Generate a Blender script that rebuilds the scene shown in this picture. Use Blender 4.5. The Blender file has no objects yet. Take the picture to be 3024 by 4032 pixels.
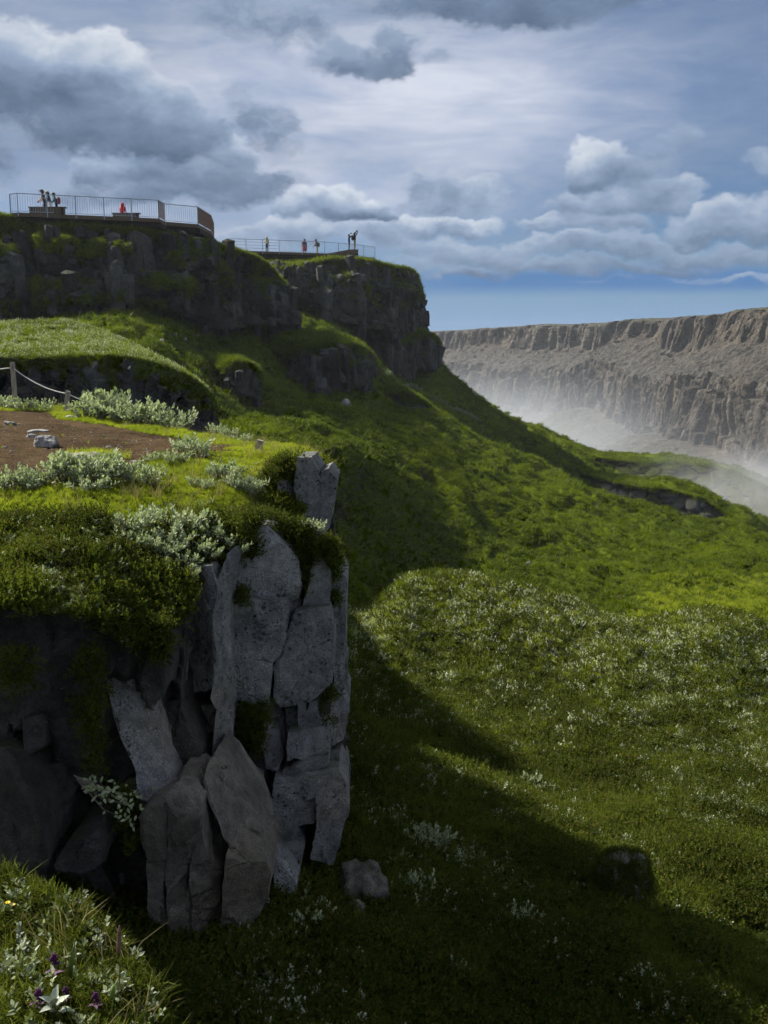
import bpy, bmesh, math, random
import numpy as np
from mathutils import Vector, Matrix, Euler, Quaternion

random.seed(7)
RNG = np.random.default_rng(11)
scene = bpy.context.scene
COL = scene.collection
PI = math.pi

# ------------------------------------------------------------------ camera
FPX, HOR = 963.0, 350.0                      # focal length in pixels of a 768x1024 frame, horizon row
PITCH = math.atan((512 - HOR) / FPX)
cam_d = bpy.data.cameras.new("camera")
cam_d.sensor_fit = 'VERTICAL'
cam_d.sensor_height = 36.0
cam_d.lens = 36.0 * FPX / 1024.0
cam_d.clip_start = 0.05
cam_d.clip_end = 20000
cam = bpy.data.objects.new("camera", cam_d)
COL.objects.link(cam)
cam.location = (0, 0, 0)
cam.rotation_euler = (PI / 2 - PITCH, 0, 0)
scene.camera = cam

# ------------------------------------------------------------------ exposure
scene.view_settings.view_transform = 'Standard'
scene.view_settings.look = 'None'
scene.view_settings.exposure = 1.08
scene.view_settings.gamma = 1.0
scene.view_settings.use_curve_mapping = False
scene.cycles.max_bounces = 4
scene.cycles.diffuse_bounces = 1
scene.cycles.use_adaptive_sampling = True
scene.cycles.adaptive_threshold = 0.02
scene.cycles.adaptive_min_samples = 12
scene.cycles.transparent_max_bounces = 8
scene.cycles.use_denoising = True
scene.cycles.volume_bounces = 0
scene.cycles.volume_step_rate = 1.0
scene.cycles.volume_max_steps = 64

# ------------------------------------------------------------------ sun
SUN_EL, SUN_AZ = math.radians(39), math.radians(-57)     # azimuth from straight ahead, left is negative
sdir = Vector((math.sin(SUN_AZ) * math.cos(SUN_EL), math.cos(SUN_AZ) * math.cos(SUN_EL), math.sin(SUN_EL)))
sl = bpy.data.lights.new("sun", 'SUN')
sl.energy = 5.0
sl.angle = math.radians(3.5)   # seen through thin cloud
sl.color = (1.0, 0.94, 0.84)
so = bpy.data.objects.new("sun", sl)
COL.objects.link(so)
so.rotation_euler = sdir.to_track_quat('Z', 'Y').to_euler()

# ------------------------------------------------------------------ pixel helpers (768x1024 frame)
CP, SP = math.cos(PITCH), math.sin(PITCH)
def ray(px, py):
    u = (px - 384.0) / FPX; v = (512.0 - py) / FPX
    return u, CP + v * SP, -SP + v * CP
def P(px, py, d):
    x, y, z = ray(px, py)
    return np.array((x / y * d, d, z / y * d))
def Pn(px, py, d):
    px = np.asarray(px, float); py = np.asarray(py, float); d = np.asarray(d, float)
    u = (px - 384.0) / FPX; v = (512.0 - py) / FPX
    y = CP + v * SP; z = -SP + v * CP
    return np.stack([u / y * d, d + 0 * px, z / y * d], -1)
def azel(px, py):
    x, y, z = ray(px, py)
    return math.atan2(x, y), math.atan2(z, math.hypot(x, y))

# ------------------------------------------------------------------ node helpers
class NT:
    """small builder for node trees"""
    def __init__(s, tree): s.t = tree; s.n = tree.nodes; s.l = tree.links
    def node(s, typ, **kw):
        n = s.n.new(typ)
        for k, v in kw.items(): setattr(n, k, v)
        return n
    def put(s, sock, val):
        if isinstance(val, bpy.types.NodeSocket): s.l.new(val, sock)
        elif val is not None: sock.default_value = val
    def m(s, op, a, b=None, c=None, clamp=False):
        n = s.node('ShaderNodeMath', operation=op); n.use_clamp = clamp
        s.put(n.inputs[0], a); s.put(n.inputs[1], b)
        if c is not None: s.put(n.inputs[2], c)
        return n.outputs[0]
    def vm(s, op, a, b=None, scale=None):
        n = s.node('ShaderNodeVectorMath', operation=op)
        s.put(n.inputs[0], a)
        if b is not None: s.put(n.inputs[1], b)
        if scale is not None: s.put(n.inputs['Scale'], scale)
        return n.outputs['Value'] if op in ('LENGTH', 'DOT_PRODUCT', 'DISTANCE') else n.outputs['Vector']
    def noise(s, vec, scale, detail=4, rough=0.55, dist=0.0, dim='3D', out='Fac'):
        n = s.node('ShaderNodeTexNoise', noise_dimensions=dim)
        s.put(n.inputs['Vector'], vec); s.put(n.inputs['Scale'], scale)
        n.inputs['Detail'].default_value = detail; n.inputs['Roughness'].default_value = rough
        n.inputs['Distortion'].default_value = dist
        return n.outputs[out]
    def vor(s, vec, scale, feature='F1', out='Distance', rnd=1.0):
        n = s.node('ShaderNodeTexVoronoi', feature=feature)
        s.put(n.inputs['Vector'], vec); s.put(n.inputs['Scale'], scale)
        n.inputs['Randomness'].default_value = rnd
        return n.outputs[out]
    def mapr(s, v, a, b, c=0.0, d=1.0, smooth=False):
        n = s.node('ShaderNodeMapRange', interpolation_type='SMOOTHSTEP' if smooth else 'LINEAR')
        s.put(n.inputs['Value'], v)
        for nm, x in (('From Min', a), ('From Max', b), ('To Min', c), ('To Max', d)): s.put(n.inputs[nm], x)
        return n.outputs[0]
    def mix(s, f, a, b, blend='MIX'):
        n = s.node('ShaderNodeMix', data_type='RGBA', blend_type=blend)
        s.put(n.inputs[0], f)
        s.put(n.inputs[6], (*a, 1) if isinstance(a, tuple) and len(a) == 3 else a)
        s.put(n.inputs[7], (*b, 1) if isinstance(b, tuple) and len(b) == 3 else b)
        return n.outputs[2]
    def ramp(s, f, stops):
        n = s.node('ShaderNodeValToRGB'); s.put(n.inputs[0], f)
        e = n.color_ramp.elements
        while len(e) < len(stops): e.new(0.5)
        for i, (p, c) in enumerate(stops):
            e[i].position = p; e[i].color = (*c, 1)
        return n.outputs[0]
    def scale(s, vec, v):
        return s.vm('MULTIPLY', vec, v)
# ------------------------------------------------------------------ sky: Nishita air, a high veil and cumulus
world = bpy.data.worlds.new("World")
scene.world = world
world.use_nodes = True
wt = world.node_tree
wt.nodes.clear()
SK = 0.10                                     # cloud radiances are given for this background strength
w = NT(wt)
sky = w.node('ShaderNodeTexSky', sky_type='NISHITA')
sky.sun_disc = False
sky.sun_elevation = SUN_EL
sky.sun_rotation = SUN_AZ
sky.altitude = 300
sky.air_density = 1.0
sky.dust_density = 0.6
sky.ozone_density = 2.0
tc = w.node('ShaderNodeTexCoord').outputs['Generated']
sep = w.node('ShaderNodeSeparateXYZ'); w.put(sep.inputs[0], tc)
az = w.m('ARCTAN2', sep.outputs[0], sep.outputs[1])
hyp = w.m('SQRT', w.m('ADD', w.m('MULTIPLY', sep.outputs[0], sep.outputs[0]), w.m('MULTIPLY', sep.outputs[1], sep.outputs[1])))
el = w.m('ARCTAN2', sep.outputs[2], hyp)
cmb = w.node('ShaderNodeCombineXYZ'); w.put(cmb.inputs[0], az); w.put(cmb.inputs[1], el)
AE = cmb.outputs[0]

# cumulus read off the photograph, as directions in the sky: (px, py, half width, half height, weight, light of the base, light of the top)
CLOUDS = [
 (48, 60, 62, 34, 1.0, .10, .80), (100, 70, 50, 36, 1.0, .08, .85), (10, 66, 60, 40, .9, .12, .62), (132, 108, 58, 36, 1.0, .06, .70), (175, 122, 46, 34, .95, .10, .55), (90, 112, 70, 26, .85, .10, .25),
 (212, 130, 30, 26, .7, .22, .42), (262, 108, 30, 30, .62, .22, .46), (285, 122, 18, 26, .5, .28, .46), (240, 96, 22, 20, .45, .22, .34),
 (104, 152, 28, 24, .85, .24, .78), (150, 160, 34, 18, .75, .16, .48), (232, 148, 30, 20, .8, .22, .80), (190, 168, 62, 15, .9, .10, .38), (250, 170, 60, 15, .85, .14, .40), (160, 184, 74, 15, .8, .16, .42), (225, 182, 40, 12, .7, .2, .5), (70, 182, 40, 16, .5, .25, .4),
 (238, 2, 44, 26, .62, .30, .42), (300, 14, 46, 24, .62, .28, .44), (275, 36, 22, 12, .45, .32, .44),
 (430, -6, 60, 18, .75, .16, .32), (510, -5, 76, 20, .95, .12, .26), (590, -6, 56, 16, .85, .16, .28),
 (346, 44, 36, 20, .72, .22, .48), (394, 42, 34, 22, .74, .20, .50), (372, 58, 52, 12, .74, .16, .30), (442, 57, 24, 9, .42, .30, .36),
 (300, 194, 30, 17, .8, .30, .80), (335, 192, 30, 18, .9, .16, .78), (360, 206, 30, 14, .95, .10, .72), (384, 214, 20, 9, .8, .12, .6), (280, 184, 26, 10, .5, .4, .6),
 (420, 178, 20, 15, .66, .36, .56), (450, 182, 26, 17, .72, .36, .58), (484, 180, 20, 18, .74, .36, .66), (440, 196, 56, 10, .55, .34, .44), (498, 190, 14, 9, .5, .4, .54),
 (585, 156, 28, 24, 1.0, .34, .86), (610, 158, 26, 22, .95, .30, .78), (640, 166, 30, 15, .7, .28, .5), (655, 150, 22, 16, .5, .30, .44), (685, 126, 20, 16, .55, .32, .5), (760, 160, 22, 13, .62, .34, .56),
 (575, 196, 34, 17, .8, .34, .64), (615, 192, 36, 18, .8, .32, .58), (660, 184, 26, 16, .72, .30, .56), (685, 186, 22, 20, .75, .32, .66), (640, 208, 60, 9, .6, .30, .40), (720, 196, 14, 7, .4, .34, .44),
 (420, 224, 36, 11, .85, .36, .82), (468, 224, 34, 11, .85, .36, .80), (380, 236, 40, 14, .75, .38, .66), (300, 226, 48, 13, .8, .40, .78), (250, 232, 40, 10, .6, .42, .66), (330, 226, 30, 14, .7, .4, .74),
 (412, 246, 24, 12, .7, .36, .64), (455, 252, 40, 15, .8, .30, .62), (500, 256, 44, 11, .75, .30, .56), (545, 226, 30, 9, .7, .34, .72), (575, 222, 30, 10, .72, .34, .70), (610, 226, 34, 11, .75, .32, .58),
 (530, 246, 40, 11, .75, .32, .62), (580, 246, 42, 12, .78, .28, .60), (640, 246, 50, 14, .8, .26, .56), (690, 226, 34, 15, .8, .30, .70), (725, 218, 32, 17, .85, .30, .74), (762, 220, 34, 20, .85, .28, .66),
 (700, 254, 54, 13, .8, .24, .48), (755, 252, 44, 14, .8, .26, .5), (560, 266, 70, 9, .75, .22, .46), (640, 270, 80, 8, .7, .20, .38), (470, 272, 60, 7, .7, .22, .44), (420, 262, 40, 8, .6, .34, .52), (740, 279, 70, 5, .65, .34, .52), (600, 283, 60, 3, .4, .3, .4),
 (-90, 120, 90, 50, .8, .12, .6), (-200, 60, 90, 40, .8, .12, .6), (860, 140, 70, 30, .7, .25, .7), (900, 230, 90, 20, .8, .25, .6), (980, 70, 90, 30, .6, .2, .5),
]
CLOUDS = [(c[0], c[1] + (9 if c[1] < 205 else 0)) + (c[2], c[3], c[4] * (.8 if c[1] > 236 and c[0] > 400 else .93)) + (c[5] * .9, c[6] * .86) for c in CLOUDS]
def div(c): return w.mix(1.0, c, (1 / SK, 1 / SK, 1 / SK), 'MULTIPLY')
# air, and a high veil that is bright in the middle of the view, thin to the right and low down
vn = w.noise(w.scale(AE, (1, 3.6, 1)), 3.2, 5, 0.62, 0.5)
vn2 = w.noise(w.scale(AE, (1, 4.0, 1)), 8.0, 5, 0.62, 0.5)
def soft(px_, py_, hw, hh, wt_):
    a, e = azel(px_, py_)
    dv = w.vm('MULTIPLY', w.vm('SUBTRACT', AE, (a, e, 0)), (FPX / hw, FPX / hh, 0))
    return w.mapr(w.vm('DOT_PRODUCT', dv, dv), 0, 1.6, wt_, 0, True)
nsum = w.m('ADD', w.m('MULTIPLY', vn, .6), w.m('MULTIPLY', vn2, .4))
vl = w.m('ADD', w.m('ADD', soft(400, 115, 240, 90, .40), soft(545, 90, 190, 70, .20)), w.m('ADD', soft(170, 50, 200, 80, .16), soft(200, 210, 320, 40, .26)))
vl = w.m('MULTIPLY_ADD', w.m('SUBTRACT', nsum, 0.5), 0.85, w.m('ADD', vl, 0.14))
vcol = w.ramp(vl, [(0.0, (0.165, 0.215, 0.315)), (0.3, (0.27, 0.325, 0.43)), (0.65, (0.46, 0.50, 0.60)), (1.0, (0.66, 0.69, 0.77))])
va = w.m('MULTIPLY', w.mapr(az, 0.04, 0.42, 1.0, 0.55, True), w.m('MAXIMUM', w.mapr(el, 0.05, 0.20, 0.40, 1.0, True), w.mapr(az, -0.18, 0.06, 1.0, 0.0, True)))
air = w.mix(1.0, sky.outputs[0], (0.27, 0.44, 0.64), 'MULTIPLY')
base = w.mix(w.m('MULTIPLY', va, w.mapr(nsum, 0.36, 0.56, 0.6, 1.0)), air, div(vcol))
base = w.mix(w.mapr(el, 0.020, 0.085, 0.85, 0.0, True), base, div(w.mix(0.0, (0.150, 0.270, 0.465), (0, 0, 0))))
band = w.mapr(w.m('ABSOLUTE', w.m('SUBTRACT', w.m('ADD', el, w.m('MULTIPLY', w.m('SUBTRACT', vn, 0.5), 0.02)), 0.068)), 0.003, 0.018, 1.0, 0.0, True)
base = w.mix(w.m('MULTIPLY', band, w.mapr(az, -0.1, 0.12, 0.25, 0.92, True)), base, div(w.mix(0.0, (0.060, 0.165, 0.37), (0, 0, 0))))
# the same kind of sky all round, in plainer noise
gn = w.noise(w.scale(AE, (1, 1.8, 1)), 3.4, 5, 0.6)
gcol = w.mix(w.mapr(gn, 0.50, 0.66), (0.46, 0.49, 0.54), (0.23, 0.275, 0.355))
gsky = w.mix(0.62, air, div(w.mix(0.0, (0.40, 0.44, 0.52), (0, 0, 0))))
gen = w.mix(w.mapr(gn, 0.47, 0.58, 0.0, 0.93, True), gsky, div(gcol))
gen = w.mix(w.mapr(el, -0.02, -0.10, 0, 1), gen, (0.5, 0.6, 0.75))
bg2 = w.node('ShaderNodeBackground'); w.put(bg2.inputs[0], gen); bg2.inputs[1].default_value = 0.058
shader = bg2.outputs[0]
# shared warp and grain of the cumulus
wn = w.noise(w.scale(AE, (1, 1.4, 1)), 15.0, 5, 0.60, out='Color')
pw = w.vm('ADD', AE, w.scale(w.vm('SUBTRACT', wn, (0.5, 0.5, 0.5)), (0.085, 0.055, 0.0)))
det = w.m('SUBTRACT', w.noise(w.scale(pw, (1, 1.5, 1)), 40.0, 5, 0.62), 0.5)
grain = w.m('MULTIPLY', w.m('SUBTRACT', w.noise(w.scale(AE, (1, 2.0, 1)), 24, 5, 0.62, 0.3), 0.5), 0.42)
fade = w.m('MULTIPLY', w.mapr(w.m('ABSOLUTE', az), 0.43, 0.50, 1, 0, True), w.m('MULTIPLY', w.mapr(el, 0.38, 0.45, 1, 0, True), w.mapr(el, -0.055, -0.045, 0, 1)))
CS = 0.95
A_ED = [-0.50, 0.50]
E_ED = [-0.055, 0.45]
def cloud_tile(cl):
    """colour of the sky where only these clouds can reach"""
    if not cl: return base
    num = den = None
    pk = pw
    for ic, (cx, cy, hw, hh, wt_, lb, lt) in enumerate(cl):
        a, e = azel(cx, cy)
        sx, sy = FPX / (hw * CS), FPX / (hh * CS)
        if ic and ic % 7 == 0:                # one batch of clouds after the other: keeps the shader's memory small
            ma = w.node('ShaderNodeVectorMath', operation='MULTIPLY_ADD'); w.put(ma.inputs[0], den); ma.inputs[1].default_value = (1e-9, 1e-9, 0); w.put(ma.inputs[2], pw); pk = ma.outputs[0]
        ma = w.node('ShaderNodeVectorMath', operation='MULTIPLY_ADD'); w.put(ma.inputs[0], pk); ma.inputs[1].default_value = (sx, sy, 0); ma.inputs[2].default_value = (-a * sx, -e * sy, 0)
        dv = ma.outputs[0]
        b = w.mapr(w.vm('DOT_PRODUCT', dv, dv), 0.0, 1.7, wt_, 0.0)
        ys = w.node('ShaderNodeSeparateXYZ'); w.put(ys.inputs[0], dv)
        k = (lt - lb) / 1.2
        L = w.m('MULTIPLY_ADD', ys.outputs[1], k, lb + 0.45 * k)
        b4 = w.m('POWER', b, 4.0)
        num = w.m('MULTIPLY', b4, L) if num is None else w.m('MULTIPLY_ADD', b4, L, num)
        den = b4 if den is None else w.m('ADD', den, b4)
    acc = w.m('POWER', den, 0.25)
    d0 = w.m('MULTIPLY_ADD', det, w.mapr(acc, 0.0, 0.5, 0.0, 0.8), acc)
    lum = w.m('ADD', w.m('DIVIDE', num, w.m('ADD', den, 1e-6)), grain)
    alpha = w.m('MULTIPLY', w.mapr(d0, 0.12, 0.66, 0.0, 1.0, True), 0.93)
    lum = w.m('MULTIPLY_ADD', w.mapr(d0, 0.62, 0.28, 0, 1, True), w.m('MULTIPLY', lum, 0.26), lum)   # thin edges let the light through
    ccol = w.ramp(lum, [(0.0, (0.070, 0.108, 0.178)), (0.22, (0.140, 0.196, 0.295)), (0.45, (0.265, 0.340, 0.46)), (0.70, (0.50, 0.550, 0.62)), (1.0, (0.80, 0.82, 0.84))])
    return w.mix(alpha, base, div(ccol))
cinfo = [(azel(c[0], c[1]), c[2] * CS * 1.31 / FPX + 0.036, c[3] * CS * 1.31 / FPX + 0.024, c) for c in CLOUDS]
for ai in range(len(A_ED) - 1):
    stripe = None
    for ei in range(len(E_ED) - 1):
        a0, a1, e0, e1 = A_ED[ai], A_ED[ai + 1], E_ED[ei], E_ED[ei + 1]
        cl = [c for (ae_, ra, re, c) in cinfo if ae_[0] + ra > a0 and ae_[0] - ra < a1 and ae_[1] + re > e0 and ae_[1] - re < e1]
        col = w.mix(fade, gen, cloud_tile(cl))
        bg = w.node('ShaderNodeBackground'); w.put(bg.inputs[0], col); bg.inputs[1].default_value = 0.058
        if stripe is None: stripe = bg.outputs[0]
        else:
            mx = w.node('ShaderNodeMixShader'); w.put(mx.inputs[0], w.m('GREATER_THAN', el, e0)); w.l.new(stripe, mx.inputs[1]); w.l.new(bg.outputs[0], mx.inputs[2]); stripe = mx.outputs[0]
    mx = w.node('ShaderNodeMixShader'); w.l.new(stripe, mx.inputs[2])
    w.put(mx.inputs[0], w.m('MULTIPLY', w.m('MULTIPLY', w.m('GREATER_THAN', az, A_ED[ai]), w.m('LESS_THAN', az, A_ED[ai + 1])), w.m('MULTIPLY', w.m('GREATER_THAN', el, E_ED[0]), w.m('LESS_THAN', el, E_ED[-1]))))
    w.l.new(shader, mx.inputs[1]); shader = mx.outputs[0]
wo = w.node('ShaderNodeOutputWorld'); w.l.new(shader, wo.inputs[0])
world.cycles.sampling_method = 'MANUAL'
world.cycles.sample_map_resolution = 256
# ------------------------------------------------------------------ numpy noise
def _hash(ix, iy, iz, seed):
    with np.errstate(over='ignore'):
        h = (ix.astype(np.uint32) * np.uint32(374761393) + iy.astype(np.uint32) * np.uint32(668265263) + iz.astype(np.uint32) * np.uint32(2246822519) + np.uint32((seed * 3266489917) & 0xffffffff))
        h = (h ^ (h >> np.uint32(13))) * np.uint32(1274126177)
        h = (h ^ (h >> np.uint32(16))) * np.uint32(2654435761)
        return h ^ (h >> np.uint32(15))
_G = RNG.normal(size=(256, 3)); _G /= np.linalg.norm(_G, axis=1)[:, None]
def perlin(p, seed=0):
    p = np.asarray(p, float); i = np.floor(p).astype(np.int64); f = p - i
    u = f * f * f * (f * (f * 6 - 15) + 10); out = 0
    for dx in (0, 1):
        for dy in (0, 1):
            for dz in (0, 1):
                gr = _G[_hash(i[:, 0] + dx, i[:, 1] + dy, i[:, 2] + dz, seed) & np.uint32(255)]
                dot = gr[:, 0] * (f[:, 0] - dx) + gr[:, 1] * (f[:, 1] - dy) + gr[:, 2] * (f[:, 2] - dz)
                wx = u[:, 0] if dx else 1 - u[:, 0]; wy = u[:, 1] if dy else 1 - u[:, 1]; wz = u[:, 2] if dz else 1 - u[:, 2]
                out = out + dot * wx * wy * wz
    return out * 1.5
def fbm(p, octv=4, seed=0, gain=0.5, lac=2.03):
    p = np.asarray(p, float); a, s, o = 1.0, 0.0, 0
    for k in range(octv):
        o = o + a * perlin(p, seed + k * 17); p = p * lac; a *= gain
    return o
def worley(p, seed=0):
    """F1, F2 and the id hash (0..1) of the nearest cell"""
    p = np.asarray(p, float); i = np.floor(p).astype(np.int64)
    f1 = np.full(len(p), 9.0); f2 = np.full(len(p), 9.0); idv = np.zeros(len(p))
    for dx in (-1, 0, 1):
        for dy in (-1, 0, 1):
            for dz in (-1, 0, 1):
                c = i + (dx, dy, dz)
                h = _hash(c[:, 0], c[:, 1], c[:, 2], seed)
                o = np.stack([(h & np.uint32(1023)) / 1023.0, ((h >> np.uint32(10)) & np.uint32(1023)) / 1023.0, ((h >> np.uint32(20)) & np.uint32(1023)) / 1023.0], 1)
                d = np.linalg.norm(c + o - p, axis=1)
                n = d < f1
                f2 = np.where(n, f1, np.minimum(f2, d)); idv = np.where(n, (h % np.uint32(997)) / 997.0, idv); f1 = np.where(n, d, f1)
    return f1, f2, idv
def interp(x, pts, k):
    a = np.array(pts, float); o = np.argsort(a[:, 0])
    return np.interp(x, a[o, 0], a[o, k])
def smooth01(t):
    t = np.clip(t, 0, 1); return t * t * (3 - 2 * t)
def spline(pts, n):
    """Catmull-Rom through control points, n samples"""
    p = np.array(pts, float); m = len(p)
    t = np.linspace(0, m - 1, n); i = np.clip(t.astype(int), 0, m - 2); f = (t - i)[:, None]
    p0 = p[np.clip(i - 1, 0, m - 1)]; p1 = p[i]; p2 = p[i + 1]; p3 = p[np.clip(i + 2, 0, m - 1)]
    return 0.5 * (2 * p1 + (p2 - p0) * f + (2 * p0 - 5 * p1 + 4 * p2 - p3) * f**2 + (3 * p1 - p0 - 3 * p2 + p3) * f**3)

# ------------------------------------------------------------------ mesh and object helpers
def mesh_np(name, v, f, smooth=True):
    v = np.asarray(v, np.float32); f = np.asarray(f, np.int32); k = f.shape[1]
    me = bpy.data.meshes.new(name)
    me.vertices.add(len(v)); me.vertices.foreach_set('co', v.ravel())
    me.loops.add(f.size); me.loops.foreach_set('vertex_index', f.ravel())
    me.polygons.add(len(f)); me.polygons.foreach_set('loop_start', np.arange(0, f.size, k, dtype=np.int32))
    me.polygons.foreach_set('loop_total', np.full(len(f), k, np.int32))
    me.update(calc_edges=True); me.validate()
    if smooth: me.polygons.foreach_set('use_smooth', np.ones(len(me.polygons), bool))
    return me
def grid_faces(r, c, closed=False):
    i = np.arange((r - 1) * c).reshape(r - 1, c)
    i = i if closed else i[:, :-1]
    a = i.ravel(); row = a // c; col = a % c; nb = row * c + (col + 1) % c
    return np.stack([a, nb, nb + c, a + c], 1)
def tag(o, label=None, cat=None, group=None, kind=None):
    if label: o['label'] = label
    if cat: o['category'] = cat
    if group: o['group'] = group
    if kind: o['kind'] = kind
    return o
def link(name, me, mat=None, parent=None, loc=None, rot=None, scale=None):
    o = bpy.data.objects.new(name, me); COL.objects.link(o)
    if mat is not None and me is not None and len(me.materials) == 0: me.materials.append(mat)
    if parent: o.parent = parent
    if loc is not None: o.location = loc
    if rot is not None: o.rotation_euler = rot
    if scale is not None: o.scale = scale if hasattr(scale, '__len__') else (scale,) * 3
    return o
def empty(name, loc=(0, 0, 0), rz=0.0):
    o = bpy.data.objects.new(name, None); COL.objects.link(o); o.location = loc; o.rotation_euler = (0, 0, rz); o.empty_display_size = 0.2
    return o
class MB:
    """collects simple shapes into one mesh"""
    def __init__(s): s.v = []; s.f = []; s.mi = []; s.cur = 0
    def add(s, v, f):
        b = len(s.v); s.v += [tuple(x) for x in v]; s.f += [tuple(b + i for i in q) for q in f]; s.mi += [s.cur] * len(f)
    def box(s, c, size, R=None):
        x, y, z = [k / 2 for k in size]
        v = [Vector((sx * x, sy * y, sz * z)) for sz in (-1, 1) for sy in (-1, 1) for sx in (-1, 1)]
        if R is not None: v = [R @ q for q in v]
        s.add([q + Vector(c) for q in v], [(0, 2, 3, 1), (4, 5, 7, 6), (0, 1, 5, 4), (2, 6, 7, 3), (0, 4, 6, 2), (1, 3, 7, 5)])
    def bar(s, a, b, wd, hg=None):
        """square bar from a to b"""
        a = Vector(a); b = Vector(b); d = b - a; hg = hg or wd
        s.box((a + b) / 2, (wd, hg, d.length), d.to_track_quat('Z', 'Y').to_matrix())
    def tube(s, pts, rad, n=6, cap=True):
        pts = [Vector(p) for p in pts]; rad = rad if hasattr(rad, '__len__') else [rad] * len(pts); rings = []
        ref = Vector((0.3, 0.9, 0.2)).normalized(); v = []
        for i, p in enumerate(pts):
            t = (pts[min(i + 1, len(pts) - 1)] - pts[max(i - 1, 0)])
            t = t.normalized() if t.length > 1e-9 else Vector((0, 0, 1))
            a = t.cross(ref); a = a.normalized() if a.length > 1e-4 else t.orthogonal().normalized(); b_ = t.cross(a)
            v += [p + (a * math.cos(k * 2 * PI / n) + b_ * math.sin(k * 2 * PI / n)) * rad[i] for k in range(n)]
        f = [(i * n + k, i * n + (k + 1) % n, (i + 1) * n + (k + 1) % n, (i + 1) * n + k) for i in range(len(pts) - 1) for k in range(n)]
        if cap: f += [tuple(range(n))[::-1], tuple((len(pts) - 1) * n + k for k in range(n))]
        s.add(v, f)
    def mesh(s, name, smooth=False, mats=None):
        me = bpy.data.meshes.new(name); me.from_pydata(s.v, [], s.f)
        for m_ in (mats or []): me.materials.append(m_)
        if mats: me.polygons.foreach_set('material_index', s.mi)
        if smooth: me.polygons.foreach_set('use_smooth', [True] * len(me.polygons))
        me.update(); return me
    def build(s, name, mat, parent=None, smooth=False, **kw):
        return link(name, s.mesh(name, smooth), mat, parent, **kw)
def evaluated(o):
    """mesh of an object with its modifiers, worked out in a small scene of its own"""
    ws = bpy.data.scenes.get('workshop') or bpy.data.scenes.new('workshop')
    if o.name in COL.objects: COL.objects.unlink(o)
    ws.collection.objects.link(o); vl = ws.view_layers[0]; vl.update(); dg = vl.depsgraph
    me = bpy.data.meshes.new_from_object(o.evaluated_get(dg))
    ws.collection.objects.unlink(o)
    return me
def verts_np(me):
    v = np.empty(len(me.vertices) * 3, np.float32); me.vertices.foreach_get('co', v); return v.reshape(-1, 3)
def normals_np(me):
    v = np.empty(len(me.vertices) * 3, np.float32); me.vertex_normals.foreach_get('vector', v); return v.reshape(-1, 3)

KX = 1.0 / FPX / (CP + (512 - HOR) / FPX * SP)
class RBF:
    """height over the (bearing, log distance) of a point, from surveyed points (px, py, distance)"""
    def __init__(s, pts, c=0.08):
        a = np.array(pts, float); s.c = c
        w = Pn(a[:, 0], a[:, 1], a[:, 2]); s.X = s.uv(384 + w[:, 0] / w[:, 1] / KX, a[:, 2]); z = w[:, 2] / a[:, 2]
        n = len(a); K = s.k(s.X, s.X); A = np.zeros((n + 3, n + 3)); A[:n, :n] = K + np.eye(n) * 0.002
        A[:n, n] = 1; A[:n, n + 1:] = s.X; A[n:, :n] = A[:n, n:].T
        s.w = np.linalg.solve(A, np.concatenate([z, [0, 0, 0]]))
    def uv(s, px, d): return np.stack([np.asarray(px) / 330.0, np.log(d) * 1.25], -1)
    def k(s, a, b): return -np.sqrt(((a[:, None] - b[None]) ** 2).sum(-1) + s.c ** 2)
    def z(s, px, d):
        px = np.asarray(px, float).ravel(); d = np.asarray(d, float).ravel(); out = np.empty(len(px)); n = len(s.X)
        for i in range(0, len(px), 20000):
            q = s.uv(px[i:i + 20000], d[i:i + 20000])
            out[i:i + 20000] = s.k(q, s.X) @ s.w[:n] + s.w[n] + q @ s.w[n + 1:]
        return out * d
def bx(px, d):
    """world x of a bearing (column at the horizon row) at distance d"""
    return (np.asarray(px, float) - 384.0) * KX * d
def bear(x, y): return 384.0 + x / y / KX
# ------------------------------------------------------------------ materials
MATS = {}
def material(name):
    m = bpy.data.materials.new(name); m.use_nodes = True; m.node_tree.nodes.clear(); MATS[name] = m
    return m, NT(m.node_tree)
def finish(n, bsdf, disp=None):
    o = n.node('ShaderNodeOutputMaterial'); n.l.new(bsdf, o.inputs[0])
def principled(n, col, rough=0.9, bump=None, bstr=0.5, bdist=0.02, spec=0.2):
    b = n.node('ShaderNodeBsdfPrincipled')
    n.put(b.inputs['Base Color'], (*col, 1) if isinstance(col, tuple) else col); n.put(b.inputs['Roughness'], rough)
    b.inputs['Specular IOR Level'].default_value = spec
    if bump is not None:
        bn = n.node('ShaderNodeBump'); n.put(bn.inputs['Height'], bump); bn.inputs['Strength'].default_value = bstr; bn.inputs['Distance'].default_value = bdist
        n.l.new(bn.outputs[0], b.inputs['Normal'])
    return b.outputs[0]
def geo_pos(n): return n.node('ShaderNodeNewGeometry').outputs['Position']
def up_mask(n, a=0.3, b=0.75):
    s_ = n.node('ShaderNodeSeparateXYZ'); n.put(s_.inputs[0], n.node('ShaderNodeNewGeometry').outputs['Normal'])
    return n.mapr(s_.outputs[2], a, b, 0, 1, True)

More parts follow.
